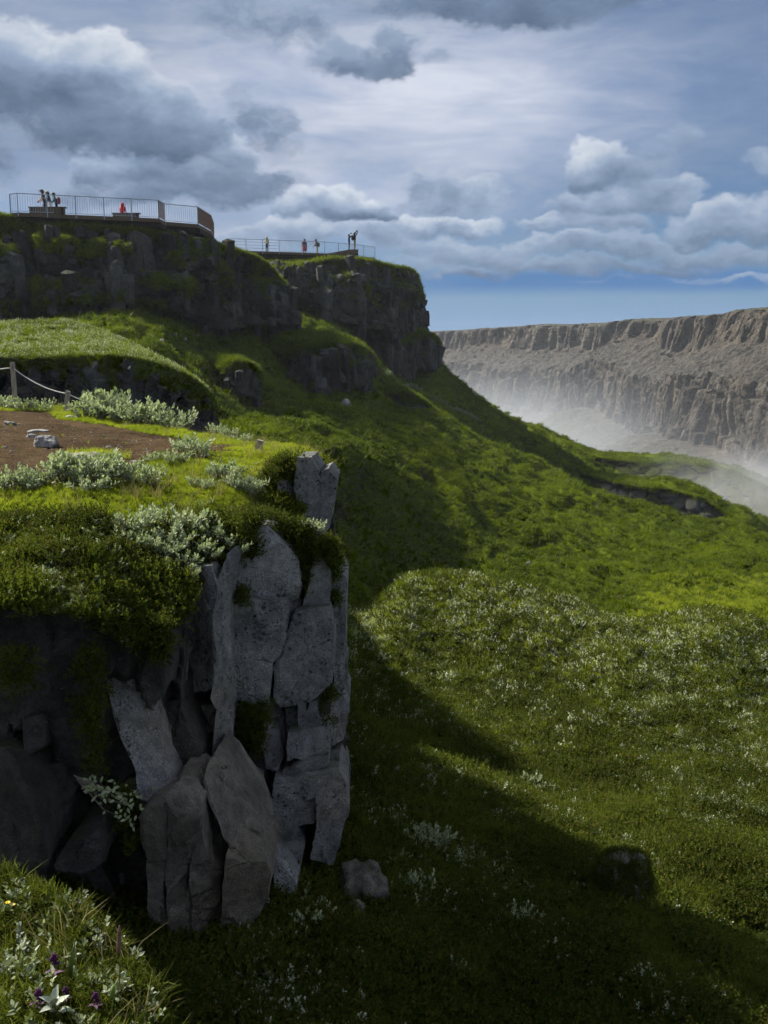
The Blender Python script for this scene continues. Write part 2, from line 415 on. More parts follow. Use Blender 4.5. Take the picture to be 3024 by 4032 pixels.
def rock_material(name, dark, light, brown, sc=1.0, pits=True, moss=0.0, bd=0.03):
    m, n = material(name)
    p = geo_pos(n)
    n1 = n.noise(p, 1.1 * sc, 6, 0.6, 0.3); n2 = n.noise(p, 9 * sc, 6, 0.65); n3 = n.noise(p, 60 * sc, 4, 0.6)
    c = n.mix(n.mapr(n1, 0.36, 0.64), dark, light)
    c = n.mix(n.mapr(n.noise(p, 0.7 * sc, 4, 0.5), 0.5, 0.66, 0, 0.85), c, brown)
    c = n.mix(n.mapr(n2, 0.40, 0.62), n.mix(1, c, (0.62, 0.62, 0.64), 'MULTIPLY'), c)
    lich = n.mapr(n3, 0.54, 0.66)
    c = n.mix(n.m('MULTIPLY', lich, n.mapr(n1, 0.42, 0.6, 0.15, 0.55)), c, tuple(min(1, k * 1.9) for k in light))
    h = n.m('ADD', n.m('MULTIPLY', n2, 1.5), n.m('MULTIPLY', n3, 0.55))
    if pits:
        pv = n.vm('ADD', p, n.vm('SCALE', n.noise(p, 14 * sc, 3, 0.5, out='Color'), scale=0.05 / sc))
        v1 = n.vor(pv, 13 * sc); v2 = n.vor(pv, 30 * sc)
        zone = n.mapr(n.noise(p, 1.7 * sc, 3, 0.5), 0.42, 0.6)
        sel = n.m('GREATER_THAN', n.noise(p, 5 * sc, 2, 0.5), 0.47)
        pit = n.m('MAXIMUM', n.m('MULTIPLY', n.mapr(v1, 0.17, 0.27, 1, 0, True), sel), n.m('MULTIPLY', n.mapr(v2, 0.17, 0.30, 1, 0, True), 0.8))
        pit = n.m('MULTIPLY', pit, zone)
        h = n.m('SUBTRACT', h, n.m('MULTIPLY', pit, 2.6))
        c = n.mix(n.m('MULTIPLY', pit, 0.85), c, tuple(k * 0.3 for k in dark))
    wv = n.vor(n.vm('ADD', n.scale(p, (1, 1, 0.6)), n.vm('SCALE', n.noise(p, 2.5 * sc, 4, 0.5, out='Color'), scale=0.5 / sc)), 0.95 * sc, 'DISTANCE_TO_EDGE')
    crack = n.m('MULTIPLY', n.mapr(wv, 0.0, 0.006, 1, 0), n.mapr(n.noise(p, 1.3 * sc, 3, 0.5), 0.48, 0.60))
    h = n.m('SUBTRACT', h, n.m('MULTIPLY', crack, 1.5))
    if moss:
        mm = n.m('MULTIPLY', up_mask(n, 0.35, 0.8), n.mapr(n.noise(p, 3.5 * sc, 5, 0.65), 0.42, 0.56))
        mc = n.mix(n.noise(p, 24 * sc, 3), (0.020, 0.032, 0.006), (0.075, 0.095, 0.018))
        c = n.mix(n.m('MULTIPLY', mm, moss), c, mc)
    finish(n, principled(n, c, 0.88, h, 0.85, bd / sc, 0.25))
    return m
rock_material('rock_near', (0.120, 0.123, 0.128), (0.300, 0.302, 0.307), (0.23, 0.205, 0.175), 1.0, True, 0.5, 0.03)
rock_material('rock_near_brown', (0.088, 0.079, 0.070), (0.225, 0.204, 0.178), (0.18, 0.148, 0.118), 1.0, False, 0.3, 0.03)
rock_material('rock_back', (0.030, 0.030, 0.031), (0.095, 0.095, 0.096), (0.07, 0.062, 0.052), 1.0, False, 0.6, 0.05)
rock_material('rock_shard', (0.032, 0.033, 0.035), (0.125, 0.128, 0.132), (0.10, 0.088, 0.076), 0.5, False, 0.5, 0.10)
rock_material('rock_mid', (0.018, 0.019, 0.020), (0.075, 0.077, 0.080), (0.055, 0.048, 0.041), 0.30, False, 0.8, 0.10)
rock_material('boulder_rock', (0.17, 0.165, 0.155), (0.42, 0.41, 0.39), (0.30, 0.26, 0.22), 2.5, False, 0.0, 0.05)

def far_rock():
    m, n = material('rock_far')
    p = geo_pos(n)
    ps = n.scale(p, (1, 1, 0.22))
    n1 = n.noise(ps, 0.10, 7, 0.65); n2 = n.noise(p, 0.02, 4, 0.6); n3 = n.noise(p, 0.5, 5, 0.65)
    n4 = n.noise(n.scale(p, (1, 1, 0.3)), 0.42, 6, 0.7)
    c = n.mix(n.mapr(n.m('ADD', n.m('MULTIPLY', n1, .55), n.m('MULTIPLY', n4, .45)), 0.40, 0.58), (0.030, 0.028, 0.026), (0.172, 0.156, 0.132))
    c = n.mix(n.mapr(n2, 0.42, 0.6), c, n.mix(1, c, (1.04, 0.95, 0.84), 'MULTIPLY'))
    c = n.mix(n.mapr(n3, 0.42, 0.6, 0.35, 0), c, (0.05, 0.048, 0.046))
    at = n.node('ShaderNodeAttribute', attribute_name='talus').outputs['Fac']
    tal = n.mix(n.mapr(n3, 0.35, 0.65), (0.045, 0.042, 0.037), (0.110, 0.101, 0.088))
    c = n.mix(at, c, tal)
    ag = n.node('ShaderNodeAttribute', attribute_name='green').outputs['Fac']
    c = n.mix(n.m('MULTIPLY', ag, n.mapr(n.noise(p, 0.09, 5, 0.6), 0.40, 0.56)), c, (0.085, 0.115, 0.028))
    finish(n, principled(n, c, 0.95, n.m('ADD', n4, n3), 1.0, 2.6, 0.1))
far_rock()

def turf(name, cols, sc, bump_d=0.05, att=True):
    """ground below the grass: cols dark, mid, light, straw"""
    m, n = material(name)
    p = geo_pos(n)
    a = n.noise(p, 0.35 * sc, 5, 0.6, 0.4); b = n.noise(p, 3.5 * sc, 6, 0.65); c3 = n.noise(p, 18 * sc, 4, 0.6)
    c = n.mix(n.mapr(b, 0.34, 0.66), cols[0], cols[1])
    c = n.mix(n.mapr(a, 0.44, 0.66), c, cols[2])
    c = n.mix(n.mapr(c3, 0.55, 0.68, 0, 0.6), c, cols[3])
    c = n.mix(n.mapr(n.noise(p, 1.1 * sc, 5, 0.6), 0.58, 0.68, 0, 0.8), c, tuple(k * 0.35 for k in cols[0]))
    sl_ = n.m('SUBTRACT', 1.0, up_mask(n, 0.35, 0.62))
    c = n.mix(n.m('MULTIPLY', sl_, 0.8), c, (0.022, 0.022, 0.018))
    h = n.m('ADD', n.m('MULTIPLY', b, 1.0), n.m('MULTIPLY', c3, 0.6))
    finish(n, principled(n, c, 1.0, h, 1.0, bump_d, 0.02))
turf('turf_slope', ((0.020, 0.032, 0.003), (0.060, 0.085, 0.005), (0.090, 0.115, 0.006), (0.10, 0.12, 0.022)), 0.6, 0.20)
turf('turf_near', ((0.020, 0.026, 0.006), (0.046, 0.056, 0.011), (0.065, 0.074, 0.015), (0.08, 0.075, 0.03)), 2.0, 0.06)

def dirt():
    m, n = material('dirt')
    p = geo_pos(n)
    a = n.noise(p, 0.6, 5, 0.6); b = n.noise(n.scale(p, (1, 2.2, 1)), 5, 6, 0.65); c3 = n.noise(p, 45, 4, 0.6)
    c = n.mix(n.mapr(a, 0.38, 0.62), (0.058, 0.038, 0.019), (0.104, 0.070, 0.036))
    c = n.mix(n.mapr(b, 0.42, 0.62, 0, 0.6), c, (0.046, 0.029, 0.016))
    c = n.mix(n.mapr(c3, 0.6, 0.7, 0, 0.5), c, (0.20, 0.14, 0.085))
    finish(n, principled(n, c, 0.95, n.m('ADD', n.m('MULTIPLY', b, 2.6), n.m('MULTIPLY', c3, 0.8)), 1.0, 0.04, 0.02))
dirt()

def leaf(name, c0, c1, c2, trans=0.35, rough=0.6, spread=1.0):
    """foliage: colour runs c0 to c1 with the plant's tint, c2 speckles; light passes through the blades"""
    m, n = material(name)
    t = n.node('ShaderNodeAttribute', attribute_type='INSTANCER', attribute_name='tint').outputs['Fac']
    lv = n.node('ShaderNodeAttribute', attribute_name='lv').outputs['Fac']
    f = n.m('ADD', t, n.m('MULTIPLY', n.m('SUBTRACT', lv, 0.5), 0.7 * spread), clamp=True)
    c = n.mix(f, c0, c1)
    c = n.mix(n.m('MULTIPLY', n.m('GREATER_THAN', lv, 0.86), 0.7), c, c2)
    d = n.node('ShaderNodeBsdfPrincipled'); n.put(d.inputs['Base Color'], c); d.inputs['Roughness'].default_value = rough; d.inputs['Specular IOR Level'].default_value = 0.06
    tr = n.node('ShaderNodeBsdfTranslucent'); n.put(tr.inputs[0], n.mix(1, c, (1.15, 1.2, 0.7), 'MULTIPLY'))
    mx = n.node('ShaderNodeMixShader'); mx.inputs[0].default_value = trans
    n.l.new(d.outputs[0], mx.inputs[1]); n.l.new(tr.outputs[0], mx.inputs[2])
    finish(n, mx.outputs[0])
leaf('grass_slope', (0.046, 0.074, 0.004), (0.150, 0.195, 0.007), (0.17, 0.20, 0.03), 0.40)
leaf('grass_near', (0.044, 0.058, 0.009), (0.128, 0.150, 0.020), (0.20, 0.19, 0.06), 0.35)
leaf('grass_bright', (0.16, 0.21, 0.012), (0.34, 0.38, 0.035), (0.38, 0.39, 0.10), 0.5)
leaf('moss_leaf', (0.032, 0.047, 0.006), (0.115, 0.148, 0.018), (0.12, 0.09, 0.022), 0.35)
leaf('willow_small', (0.13, 0.165, 0.085), (0.46, 0.50, 0.37), (0.56, 0.59, 0.50), 0.28)
leaf('straw', (0.15, 0.13, 0.06), (0.26, 0.22, 0.11), (0.20, 0.17, 0.08), 0.3)

def simple(name, col, rough=0.8, var=0.35, sc=12.0, spec=0.2, metal=0.0, stretch=(1, 1, 1)):
    m, n = material(name)
    p = n.scale(n.node('ShaderNodeTexCoord').outputs['Object'], stretch)
    f = n.noise(p, sc, 5, 0.6)
    c = n.mix(n.mapr(f, 0.35, 0.65), tuple(k * (1 - var) for k in col), tuple(min(1, k * (1 + var)) for k in col))
    b = n.node('ShaderNodeBsdfPrincipled'); n.put(b.inputs['Base Color'], c); b.inputs['Roughness'].default_value = rough
    b.inputs['Specular IOR Level'].default_value = spec; b.inputs['Metallic'].default_value = metal
    bn = n.node('ShaderNodeBump'); n.put(bn.inputs['Height'], f); bn.inputs['Strength'].default_value = 0.4; bn.inputs['Distance'].default_value = 0.01
    n.l.new(bn.outputs[0], b.inputs['Normal'])
    finish(n, b.outputs[0])
    return m
simple('wood_grey', (0.30, 0.26, 0.21), 0.85, 0.4, 9, stretch=(6, 6, 0.6))
simple('wood_deck', (0.115, 0.085, 0.062), 0.8, 0.4, 5, stretch=(1, 6, 6))
simple('wood_dark', (0.030, 0.026, 0.024), 0.85, 0.4, 5)
simple('steel_rust', (0.16, 0.105, 0.085), 0.6, 0.5, 20, 0.4, 0.2)
simple('steel_rail', (0.30, 0.36, 0.45), 0.4, 0.2, 20, 0.5, 0.5)
simple('rope', (0.55, 0.54, 0.50), 0.9, 0.2, 80)
simple('bark', (0.16, 0.135, 0.115), 0.9, 0.4, 40)
simple('petal_purple', (0.060, 0.012, 0.055), 0.7, 0.4, 60)
simple('bract_purple', (0.10, 0.055, 0.085), 0.8, 0.4, 60)
simple('petal_yellow', (0.75, 0.52, 0.03), 0.6, 0.2, 60)
simple('petal_white', (0.75, 0.76, 0.70), 0.7, 0.1, 60)
simple('petal_pink', (0.45, 0.25, 0.36), 0.7, 0.2, 60)
simple('seed_brown', (0.15, 0.085, 0.07), 0.9, 0.3, 60)
simple('cloth_black', (0.012, 0.012, 0.014), 0.9, 0.3, 20)
simple('cloth_grey', (0.045, 0.047, 0.052), 0.9, 0.3, 20)
simple('cloth_teal', (0.03, 0.09, 0.10), 0.9, 0.3, 20)
simple('cloth_red', (0.50, 0.015, 0.025), 0.8, 0.2, 20)
simple('cloth_maroon', (0.22, 0.02, 0.045), 0.8, 0.3, 20)
simple('cloth_white', (0.60, 0.60, 0.56), 0.9, 0.15, 20)
simple('cloth_cream', (0.42, 0.40, 0.28), 0.9, 0.2, 20)
simple('cloth_khaki', (0.34, 0.27, 0.16), 0.9, 0.2, 20)
simple('denim', (0.03, 0.045, 0.085), 0.9, 0.3, 20)
simple('skin', (0.42, 0.25, 0.18), 0.6, 0.08, 20)
simple('hair_dark', (0.02, 0.015, 0.012), 0.7, 0.3, 40)
simple('hair_blond', (0.30, 0.22, 0.10), 0.7, 0.3, 40)
simple('shoe', (0.03, 0.028, 0.026), 0.7, 0.3, 40)
# ------------------------------------------------------------------ the grass slope: surveyed (px, py, distance)
SLOPE = [
 # near slope below the crag
 (150,1100,5.2),(300,1060,6.0),(450,1060,6.3),(620,1060,6.8),(768,1060,7.2),(920,1080,7.4),(0,1050,5.6),
 (200,960,7.4),(300,960,7.6),(420,950,8.2),(540,950,8.6),(660,980,8.2),(768,1000,8.2),
 (340,895,9.4),(420,880,10.2),(520,880,10.8),(610,905,10.6),(690,930,10.0),(768,960,9.2),(900,990,9.0),
 (345,830,11.2),(430,815,12.6),(520,835,12.6),(600,868,11.8),(640,905,11.8),(700,935,11.6),(768,950,11.6),
 (345,745,15.0),(420,770,15.0),(500,800,14.6),(560,838,13.6),(640,850,14.0),(700,860,13.6),(768,890,13.0),
 (350,715,19.0),(430,748,19.0),(500,776,18.5),(600,802,17.5),(700,815,16.8),(768,830,16.4),(900,840,15.5),
 (350,682,23.0),(430,708,22.5),(490,725,22.0),(560,742,21.5),(660,755,21.0),(768,762,20.5),(900,770,19.5),
 (355,650,26.5),(395,648,27.2),(430,658,27.4),(490,672,26.5),(560,692,25.0),(660,694,24.4),(768,702,24.8),(900,705,24),
 (365,625,29.0),(392,606,30.2),(418,594,31.6),(445,593,31.6),(480,600,31.0),(520,608,30.2),(570,620,29.0),(620,630,28.6),(650,629,29.0),(700,620,29.0),(740,622,30.0),(768,632,30.0),(900,645,29),
 # behind the hummock crest
 (350,622,35.0),(420,620,36.0),(520,635,35.0),(620,655,33.0),(700,652,35.0),(768,652,36.0),(900,665,35),
 # the long slope
 (350,560,43.0),(420,560,45.0),(500,580,45.0),(580,592,45.0),(660,600,44.0),(768,605,44.0),(900,620,44),
 (345,510,45.0),(400,525,48.0),(470,545,50.0),(560,565,51.0),(660,575,51.0),(768,580,51.0),(900,600,50),
 (300,470,42.0),(345,470,47.0),(400,490,52.0),(470,510,55.0),(560,535,58.0),(660,550,58.0),(768,560,57.0),
 (200,450,40.0),(300,440,47.0),(345,440,52.0),(400,455,57.0),(470,478,62.0),(540,500,66.0),(620,520,67.0),(700,536,65.0),(768,551,62.0),(900,590,58),
 (225,418,50.0),(300,412,57.0),(350,415,61.0),(420,430,68.0),(490,455,73.0),(550,476,76.0),(590,488,76.0),(622,499,75.0),(670,511,72.0),(720,522,69.0),(768,540,66.0),(880,575,62),
 # dip behind that edge, a bank, the bowl floor and its dark wall
 (590,505,81.0),(620,515,79.5),(660,528,79.0),(700,541,78.0),(768,566,75.0),(900,620,72),
 (560,470,84.0),(600,492,86.5),(630,506,85.5),(670,514,84.5),(700,523,83.5),(768,553,80.0),
 (575,466,92.0),(600,479,90.0),(630,487,88.2),(670,490,87.6),(700,498,86.2),(740,516,84.0),(768,536,82.0),(900,580,80),
 (600,480,98.0),(640,487,98.0),(680,493,98.0),(720,506,95.0),(768,527,92.0),(900,570,88),
 (590,468,108.0),(620,479,109.0),(650,488,112.5),(700,491,112.5),(740,500,109.0),(768,510,106.0),(900,550,98),
 (600,457,117.0),(620,461,118.0),(650,463,119.0),(700,464,118.0),(740,475,114.0),(768,489,110.0),(900,530,104),
 # skyline spur
 (440,366,112.0),(465,388,115.0),(490,403,118.0),(530,425,123.0),(556,438,126.0),(572,446,128.0),(600,458,130.0),(640,465,131.0),(700,467,129.0),(738,477,126.0),(768,491,122.0),(900,535,116),
 # fall away behind it into the canyon
 (400,400,145.0),(440,420,142.0),(490,460,145.0),(530,480,148.0),(600,505,150.0),(640,512,152.0),(700,518,150.0),(768,545,146.0),(900,585,140),
 (400,560,240.0),(500,560,240.0),(600,570,240.0),(700,580,240.0),(768,590,240.0),(900,600,240.0),(1050,620,200),(1050,560,110),(1050,620,60),(1050,680,30),(1050,900,14),(1050,1060,8),
 # upper ground on the left
 (240,395,62.0),(300,393,69.0),(340,390,73.0),(385,400,78.0),(430,405,86.0),(470,425,90.0),(510,445,94.0),
 (385,376,92.0),(402,382,100.0),(415,384,103.0),(440,380,109.0),
 (-150,345,50.0),(-150,322,62.0),(0,322,62.0),(100,312,63.0),(190,330,66.0),(245,336,76.0),(290,345,84.0),(340,332,92.0),(400,345,114.0),(420,345,120.0),
 (150,352,52.0),(200,362,58.0),(250,362,68.0),(300,360,77.0),(345,360,82.0),(380,366,90.0),
 (-150,420,36.0),(0,420,36.0),(100,425,36.0),(180,435,36.0),(0,450,28.0),(100,470,26.0),(200,490,24.0),(300,540,22.0),(-150,470,24),(0,600,14),(150,640,13.0),(280,640,15.0),
 (-150,300,75.0),(0,300,75.0),(150,300,80.0),(250,300,95.0),(330,300,110.0),(400,320,120.0),(200,320,150),(-150,300,150),(330,330,150),
 (-300,1060,5.2),(-300,600,14),(-300,420,36),(-300,330,60),(-300,310,150),(150,600,240),(-150,600,240),(300,600,240),
]
slope_f = RBF(SLOPE)
def hummocks(x, y, d):
    p = np.stack([x, y, 0 * x], 1)
    near = 1 - smooth01((d - 30) / 25)
    h = 0.19 * fbm(p * 0.55, 4, 3) * near + 0.10 * np.abs(fbm(p * 2.2, 3, 9)) * near
    far = 1 - near
    # terracettes and rills running down the slope
    q = np.stack([x * 0.55 + y * 0.12, y * 0.16 - x * 0.1, 0 * x], 1)
    h = h + far * (0.45 * fbm(p * 0.11, 4, 21) + 0.42 * fbm(q * 0.7, 4, 5) + 0.30 * fbm(p * 0.42, 4, 31) - 0.5 * np.clip(0.10 - np.abs(fbm(p * 0.09 + 3, 3, 67)), 0, 1) / 0.10 - 0.35 * np.clip(0.12 - np.abs(fbm(q * 0.9, 3, 66)), 0, 1) / 0.12)
    return h
def gullies(pxb, d):
    """rills cut into the flank of the spur"""
    w_ = smooth01((d - 82) / 6) * (1 - smooth01((d - 116) / 8)) * smooth01((pxb - 490) / 20) * (1 - smooth01((pxb - 618) / 25))
    c = np.cos(2 * PI * (pxb + 5.8 * d + 6 * np.sin(d * 0.3)) / 36.0)
    return -w_ * 2.6 * np.clip(c, 0, 1) ** 3
def brow(pxb, d):
    """the rounded crest of the hummock"""
    dc = np.interp(pxb, [380, 418, 445, 520, 620, 700], [30.0, 31.3, 31.4, 30.0, 28.4, 28.8])
    w_ = smooth01((pxb - 372) / 40) * (1 - 0.75 * smooth01((pxb - 540) / 110))
    t = d - dc
    return 0.58 * w_ * np.where(t > 0, np.exp(-(t / 2.6) ** 2), np.exp(-(t / 1.7) ** 2))
def slope_z(x, y):
    x = np.asarray(x, float); y = np.asarray(y, float)
    b = bear(x, y)
    return slope_f.z(b, y) + hummocks(x, y, y) + gullies(b, y) + brow(b, y)
PB = np.linspace(-330, 1080, 520); LD = np.exp(np.linspace(math.log(4.0), math.log(235.0), 460))
gd, gp = np.meshgrid(LD, PB, indexing='ij')
sx_, sy_ = bx(gp, gd).ravel(), gd.ravel()
sv = np.stack([sx_, sy_, slope_z(sx_, sy_)], 1)
slope_o = link('grassy_slope', mesh_np('grassy_slope', sv, grid_faces(len(LD), len(PB))), MATS['turf_slope'])
tag(slope_o, 'long green grassy slope falling right below the dark cliffs', None, None, 'structure')
for f_ in (0,):
    slope_o.data.materials.append(MATS['turf_near'])
    yc = sv[grid_faces(len(LD), len(PB))[:, 0], 1]; bc = gp.ravel()[grid_faces(len(LD), len(PB))[:, 0]]
    slope_o.data.polygons.foreach_set('material_index', ((yc + 6 * perlin(sv[grid_faces(len(LD), len(PB))[:, 0]] * 0.2, 4)) < 34).astype(np.int32))
# canyon floor out to the horizon
R_ = 9000.0
cf = link('canyon_floor', mesh_np('canyon_floor', [(-R_, -R_, -75), (R_, -R_, -75), (R_, R_, -75), (-R_, R_, -75)], [(0, 1, 2, 3)]), MATS['turf_near'])
tag(cf, None, None, None, 'structure')

# ------------------------------------------------------------------ the shelf with the trodden path, and the crag below it
SHELF = [(0,480,10),(0,412,20.5),(0,404,23.5),(-150,404,24),(100,470,10.8),(100,422,19.0),(67,413,21),(100,500,9.3),(100,560,7.9),(100,620,7.1),(0,520,8.7),(0,600,7.0),(50,610,7.0),
 (170,462,11.3),(170,500,9.9),(150,560,8.4),(165,628,7.7),(150,645,7.4),(210,520,9.5),(200,570,8.6),(235,550,9.2),(240,500,10.1),(240,460,11.8),(240,447,14),(290,454,13),(290,468,12),(280,492,11.2),(260,512,10.3),
 (180,436,16.5),(305,452,13.4),(320,462,12.8),(-150,480,10),(-150,600,7.0),(-150,410,21),(-300,480,10),(-300,600,7),(-300,408,22)]
shelf_f = RBF(SHELF)
def shelf_raw(x, y): return shelf_f.z(bear(x, y), y)
FRONT = [(-330,6.7),(-100,6.9),(0,7.0),(60,7.1),(110,7.3),(150,7.55),(168,7.95),(185,8.45),(205,8.75),(235,9.25),(255,9.75),(275,10.5),(300,11.0),(318,11.6),(332,12.3)]
BACK = [(-330,27),(-100,25),(0,23.6),(67,22.2),(110,20.2),(150,18.6),(190,17.0),(240,15.0),(275,14.0),(305,13.5),(322,13.0),(332,12.6)]
def shelf_z(x, y):
    x = np.asarray(x, float); y = np.asarray(y, float); b = bear(x, y)
    fr = interp(b, FRONT, 1)
    z = shelf_raw(x, y)
    p = np.stack([x, y, 0 * x], 1)
    z = z + 0.05 * fbm(p * 1.3, 4, 41) * smooth01((b + 400) / 100) - 0.55 * np.clip(0.35 - (y - fr), 0, 1) ** 2
    return z
cols = np.linspace(-330, 332, 260); rows = np.linspace(0, 1, 150) ** 1.4
fr = interp(cols, FRONT, 1); bk = interp(cols, BACK, 1)
dd = fr[None] + (bk - fr)[None] * rows[:, None]
xx = bx(np.broadcast_to(cols, dd.shape), dd)
zz = shelf_z(xx.ravel(), dd.ravel()).reshape(dd.shape)
top = np.stack([xx, dd, zz], -1)
# skirt: dark rock wall hanging back under the front edge, and a skirt behind
NS = 110
sk = []
for k in range(1, NS + 1):
    t = k / NS
    row = top[0].copy(); drop = 5.2 * t
    row[:, 2] -= drop
    sc_ = (row[:, 1] + 0.22 + 1.1 * smooth01(t) + 0.1) / row[:, 1]
    back_ = np.stack([row[:, 0] * sc_, row[:, 1] * sc_, row[:, 2]], 1)
    q = back_ * np.array((1.4, 1.4, 0.8))
    f1, f2, _ = worley(q, 5)
    g1_, g2_, gi_ = worley(back_ * np.array((2.6, 2.6, 1.3)), 6)
    dsp = 0.22 * (f1 - 0.5) + 0.34 * (gi_ - 0.5) + 0.10 * fbm(back_ * 2.4, 4, 77)
    back_[:, 1] += dsp; back_[:, 0] -= dsp * 0.3
    sk.append(back_)
bsk = []
for k in range(1, 9):
    row = top[-1].copy(); row[:, 2] -= 4.5 * (k / 8) ** 1.2; row[:, 1] += 0.5 * k / 8; bsk.append(row)
allv = np.concatenate([np.array(sk[::-1]), top, np.array(bsk)], 0)
nr, nc = allv.shape[:2]
me = mesh_np('shelf', allv.reshape(-1, 3), grid_faces(nr, nc))
fc = grid_faces(nr, nc)
rowi = fc[:, 0] // nc
me.materials.append(MATS['turf_near']); me.materials.append(MATS['rock_back'])
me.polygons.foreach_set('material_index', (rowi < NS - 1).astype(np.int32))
shelf_o = link('rock_shelf', me)
tag(shelf_o, 'flat topped rock shelf with a dirt clearing above the crag', None, None, 'structure')
# right flank of the shelf: closes the body below its tip
tip = top[:, -1]
fl = np.stack([np.stack([tip[:, 0] - 0.12 * k, tip[:, 1], tip[:, 2] - 0.65 * k], 1) for k in range(9)], 0)
link('cliff_flank', mesh_np('cliff_flank', fl.reshape(-1, 3), grid_faces(9, len(tip))), MATS['rock_back'], shelf_o)

# dirt clearing: a sheet just above the shelf, ragged edge
def Z3(X, Y): return X * 0.15308, 317.5 + Y * 0.15308
up_e = [Z3(*q) for q in [(-900, 600), (-400, 608), (0, 614), (300, 614), (380, 668), (500, 684), (700, 704), (900, 752), (1170, 786), (1350, 832), (1600, 846)]]
lo_e = [Z3(*q) for q in [(-900, 1060), (-400, 1055), (0, 1050), (200, 1042), (450, 1012), (730, 1005), (830, 990), (950, 926), (1010, 886), (1300, 878), (1600, 862)]]
def shelf_hit(px, py):
    """distance at which the sight line of a pixel meets the shelf"""
    px = np.atleast_1d(np.asarray(px, float)); py = np.atleast_1d(np.asarray(py, float))
    lo = np.full(len(px), 6.0); hi = np.full(len(px), 27.0)
    for _ in range(36):
        mid = (lo + hi) / 2; q = Pn(px, py, mid); under = q[:, 2] < shelf_raw(q[:, 0], q[:, 1])
        hi = np.where(under, mid, hi); lo = np.where(under, lo, mid)
    return Pn(px, py, (lo + hi) / 2)
NC = 200
pxs = np.linspace(-137, 244, NC)
yu = np.interp(pxs, [q[0] for q in up_e], [q[1] for q in up_e]); yl = np.interp(pxs, [q[0] for q in lo_e], [q[1] for q in lo_e])
wob = fbm(np.stack([pxs * 0.11, 0 * pxs, 0 * pxs], 1), 4, 8)
hu = shelf_hit(pxs, yu + wob * 1.2); hl = shelf_hit(pxs, yl + wob[::-1] * 3)
dv = []
for k in range(60):
    t = k / 59
    row = hl * (1 - t) + hu * t
    row[:, 2] = shelf_z(row[:, 0], row[:, 1]) + 0.012 + 0.02 * fbm(row * 3, 3, 91) * min(1, 6 * t, 6 * (1 - t)) ** 1
    if k in (0, 59): row[:, 2] -= 0.02
    dv.append(row)
dirt_o = link('dirt_path', mesh_np('dirt_path', np.array(dv).reshape(-1, 3), grid_faces(60, NC)), MATS['dirt'])
tag(dirt_o, 'bare brown trodden earth on the shelf', None, None, 'structure')

# ------------------------------------------------------------------ knoll by the photographer's feet
KC = [(-400, 845, 2.6), (-100, 866, 2.5), (0, 882, 2.4), (40, 896, 2.3), (80, 908, 2.2), (110, 938, 2.1), (140, 975, 2.0), (165, 1030, 1.9), (220, 1130, 1.7), (300, 1300, 1.5), (420, 1500, 1.3)]
kcw = Pn([q[0] for q in KC], [q[1] for q in KC], [q[2] for q in KC])
kb = bear(kcw[:, 0], kcw[:, 1]); kd = kcw[:, 1]; kz = kcw[:, 2]
def knoll_z(x, y):
    b = bear(x, np.maximum(y, 0.2)); dc = np.interp(b, kb, kd); zc = np.interp(b, kb, kz)
    t = y - dc
    z = np.where(t < 0, zc + 0.02 * t - 0.10 * t * t, zc - 1.1 * t - 2.6 * t * t)
    p = np.stack([x, y, 0 * x], 1)
    return z + 0.05 * fbm(p * 4, 4, 51)
kr = np.linspace(0.35, 4.2, 90); kcl = np.linspace(-420, 420, 120)
kg, kp = np.meshgrid(kr, kcl, indexing='ij')
kx = bx(kp, kg).ravel(); ky = kg.ravel()
knoll = link('knoll', mesh_np('knoll', np.stack([kx, ky, np.maximum(knoll_z(kx, ky), -5.5)], 1), grid_faces(90, 120)), MATS['turf_near'])
tag(knoll, 'mossy knoll in the near left corner', None, None, 'structure')
# ------------------------------------------------------------------ stone shapes shared by the cliffs
def hull_rock(seed, n=16, sq=(1, 1, 1), bevel=0.0):
    r = random.Random(seed); bm = bmesh.new()
    for _ in range(n):
        p = Vector((r.gauss(0, 1), r.gauss(0, 1), r.gauss(0, 1))).normalized() * r.uniform(0.75, 1.0)
        p = Vector((max(-.72, min(.72, p.x)), max(-.72, min(.72, p.y)), max(-.72, min(.72, p.z))))
        bm.verts.new((p.x * sq[0], p.y * sq[1], p.z * sq[2]))
    bmesh.ops.convex_hull(bm, input=bm.verts)
    for v in [v for v in bm.verts if not v.link_faces]: bm.verts.remove(v)
    if bevel: bmesh.ops.bevel(bm, geom=bm.edges[:], offset=bevel, segments=1, affect='EDGES')
    me = bpy.data.meshes.new('rock'); bm.to_mesh(me); bm.free(); return me
def column_mesh(seed, sides=6, levels=4):
    """irregular basalt column, unit height, about unit width, broken top"""
    r = random.Random(seed); v = []; f = []
    ang = sorted((k + r.uniform(-.25, .25)) * 2 * PI / sides for k in range(sides))
    rad = [r.uniform(0.42, 0.60) for _ in range(sides)]
    for l in range(levels):
        t = l / (levels - 1); ox, oy = r.uniform(-.06, .06), r.uniform(-.06, .06); s_ = 1.0 + r.uniform(-.10, .06) - 0.12 * t
        for k in range(sides):
            z = t if 0 < l < levels - 1 else t + (r.uniform(-.06, .05) if l else -0.05)
            v.append((math.cos(ang[k]) * rad[k] * s_ + ox, math.sin(ang[k]) * rad[k] * s_ + oy, z))
    v.append((r.uniform(-.1, .1), r.uniform(-.1, .1), 1.06))
    f = [(l * sides + k, l * sides + (k + 1) % sides, (l + 1) * sides + (k + 1) % sides, (l + 1) * sides + k) for l in range(levels - 1) for k in range(sides)]
    b = (levels - 1) * sides
    f += [(b + k, b + (k + 1) % sides, len(v) - 1) for k in range(sides)]
    me = bpy.data.meshes.new('column'); me.from_pydata(v, [], f); me.update(); return me
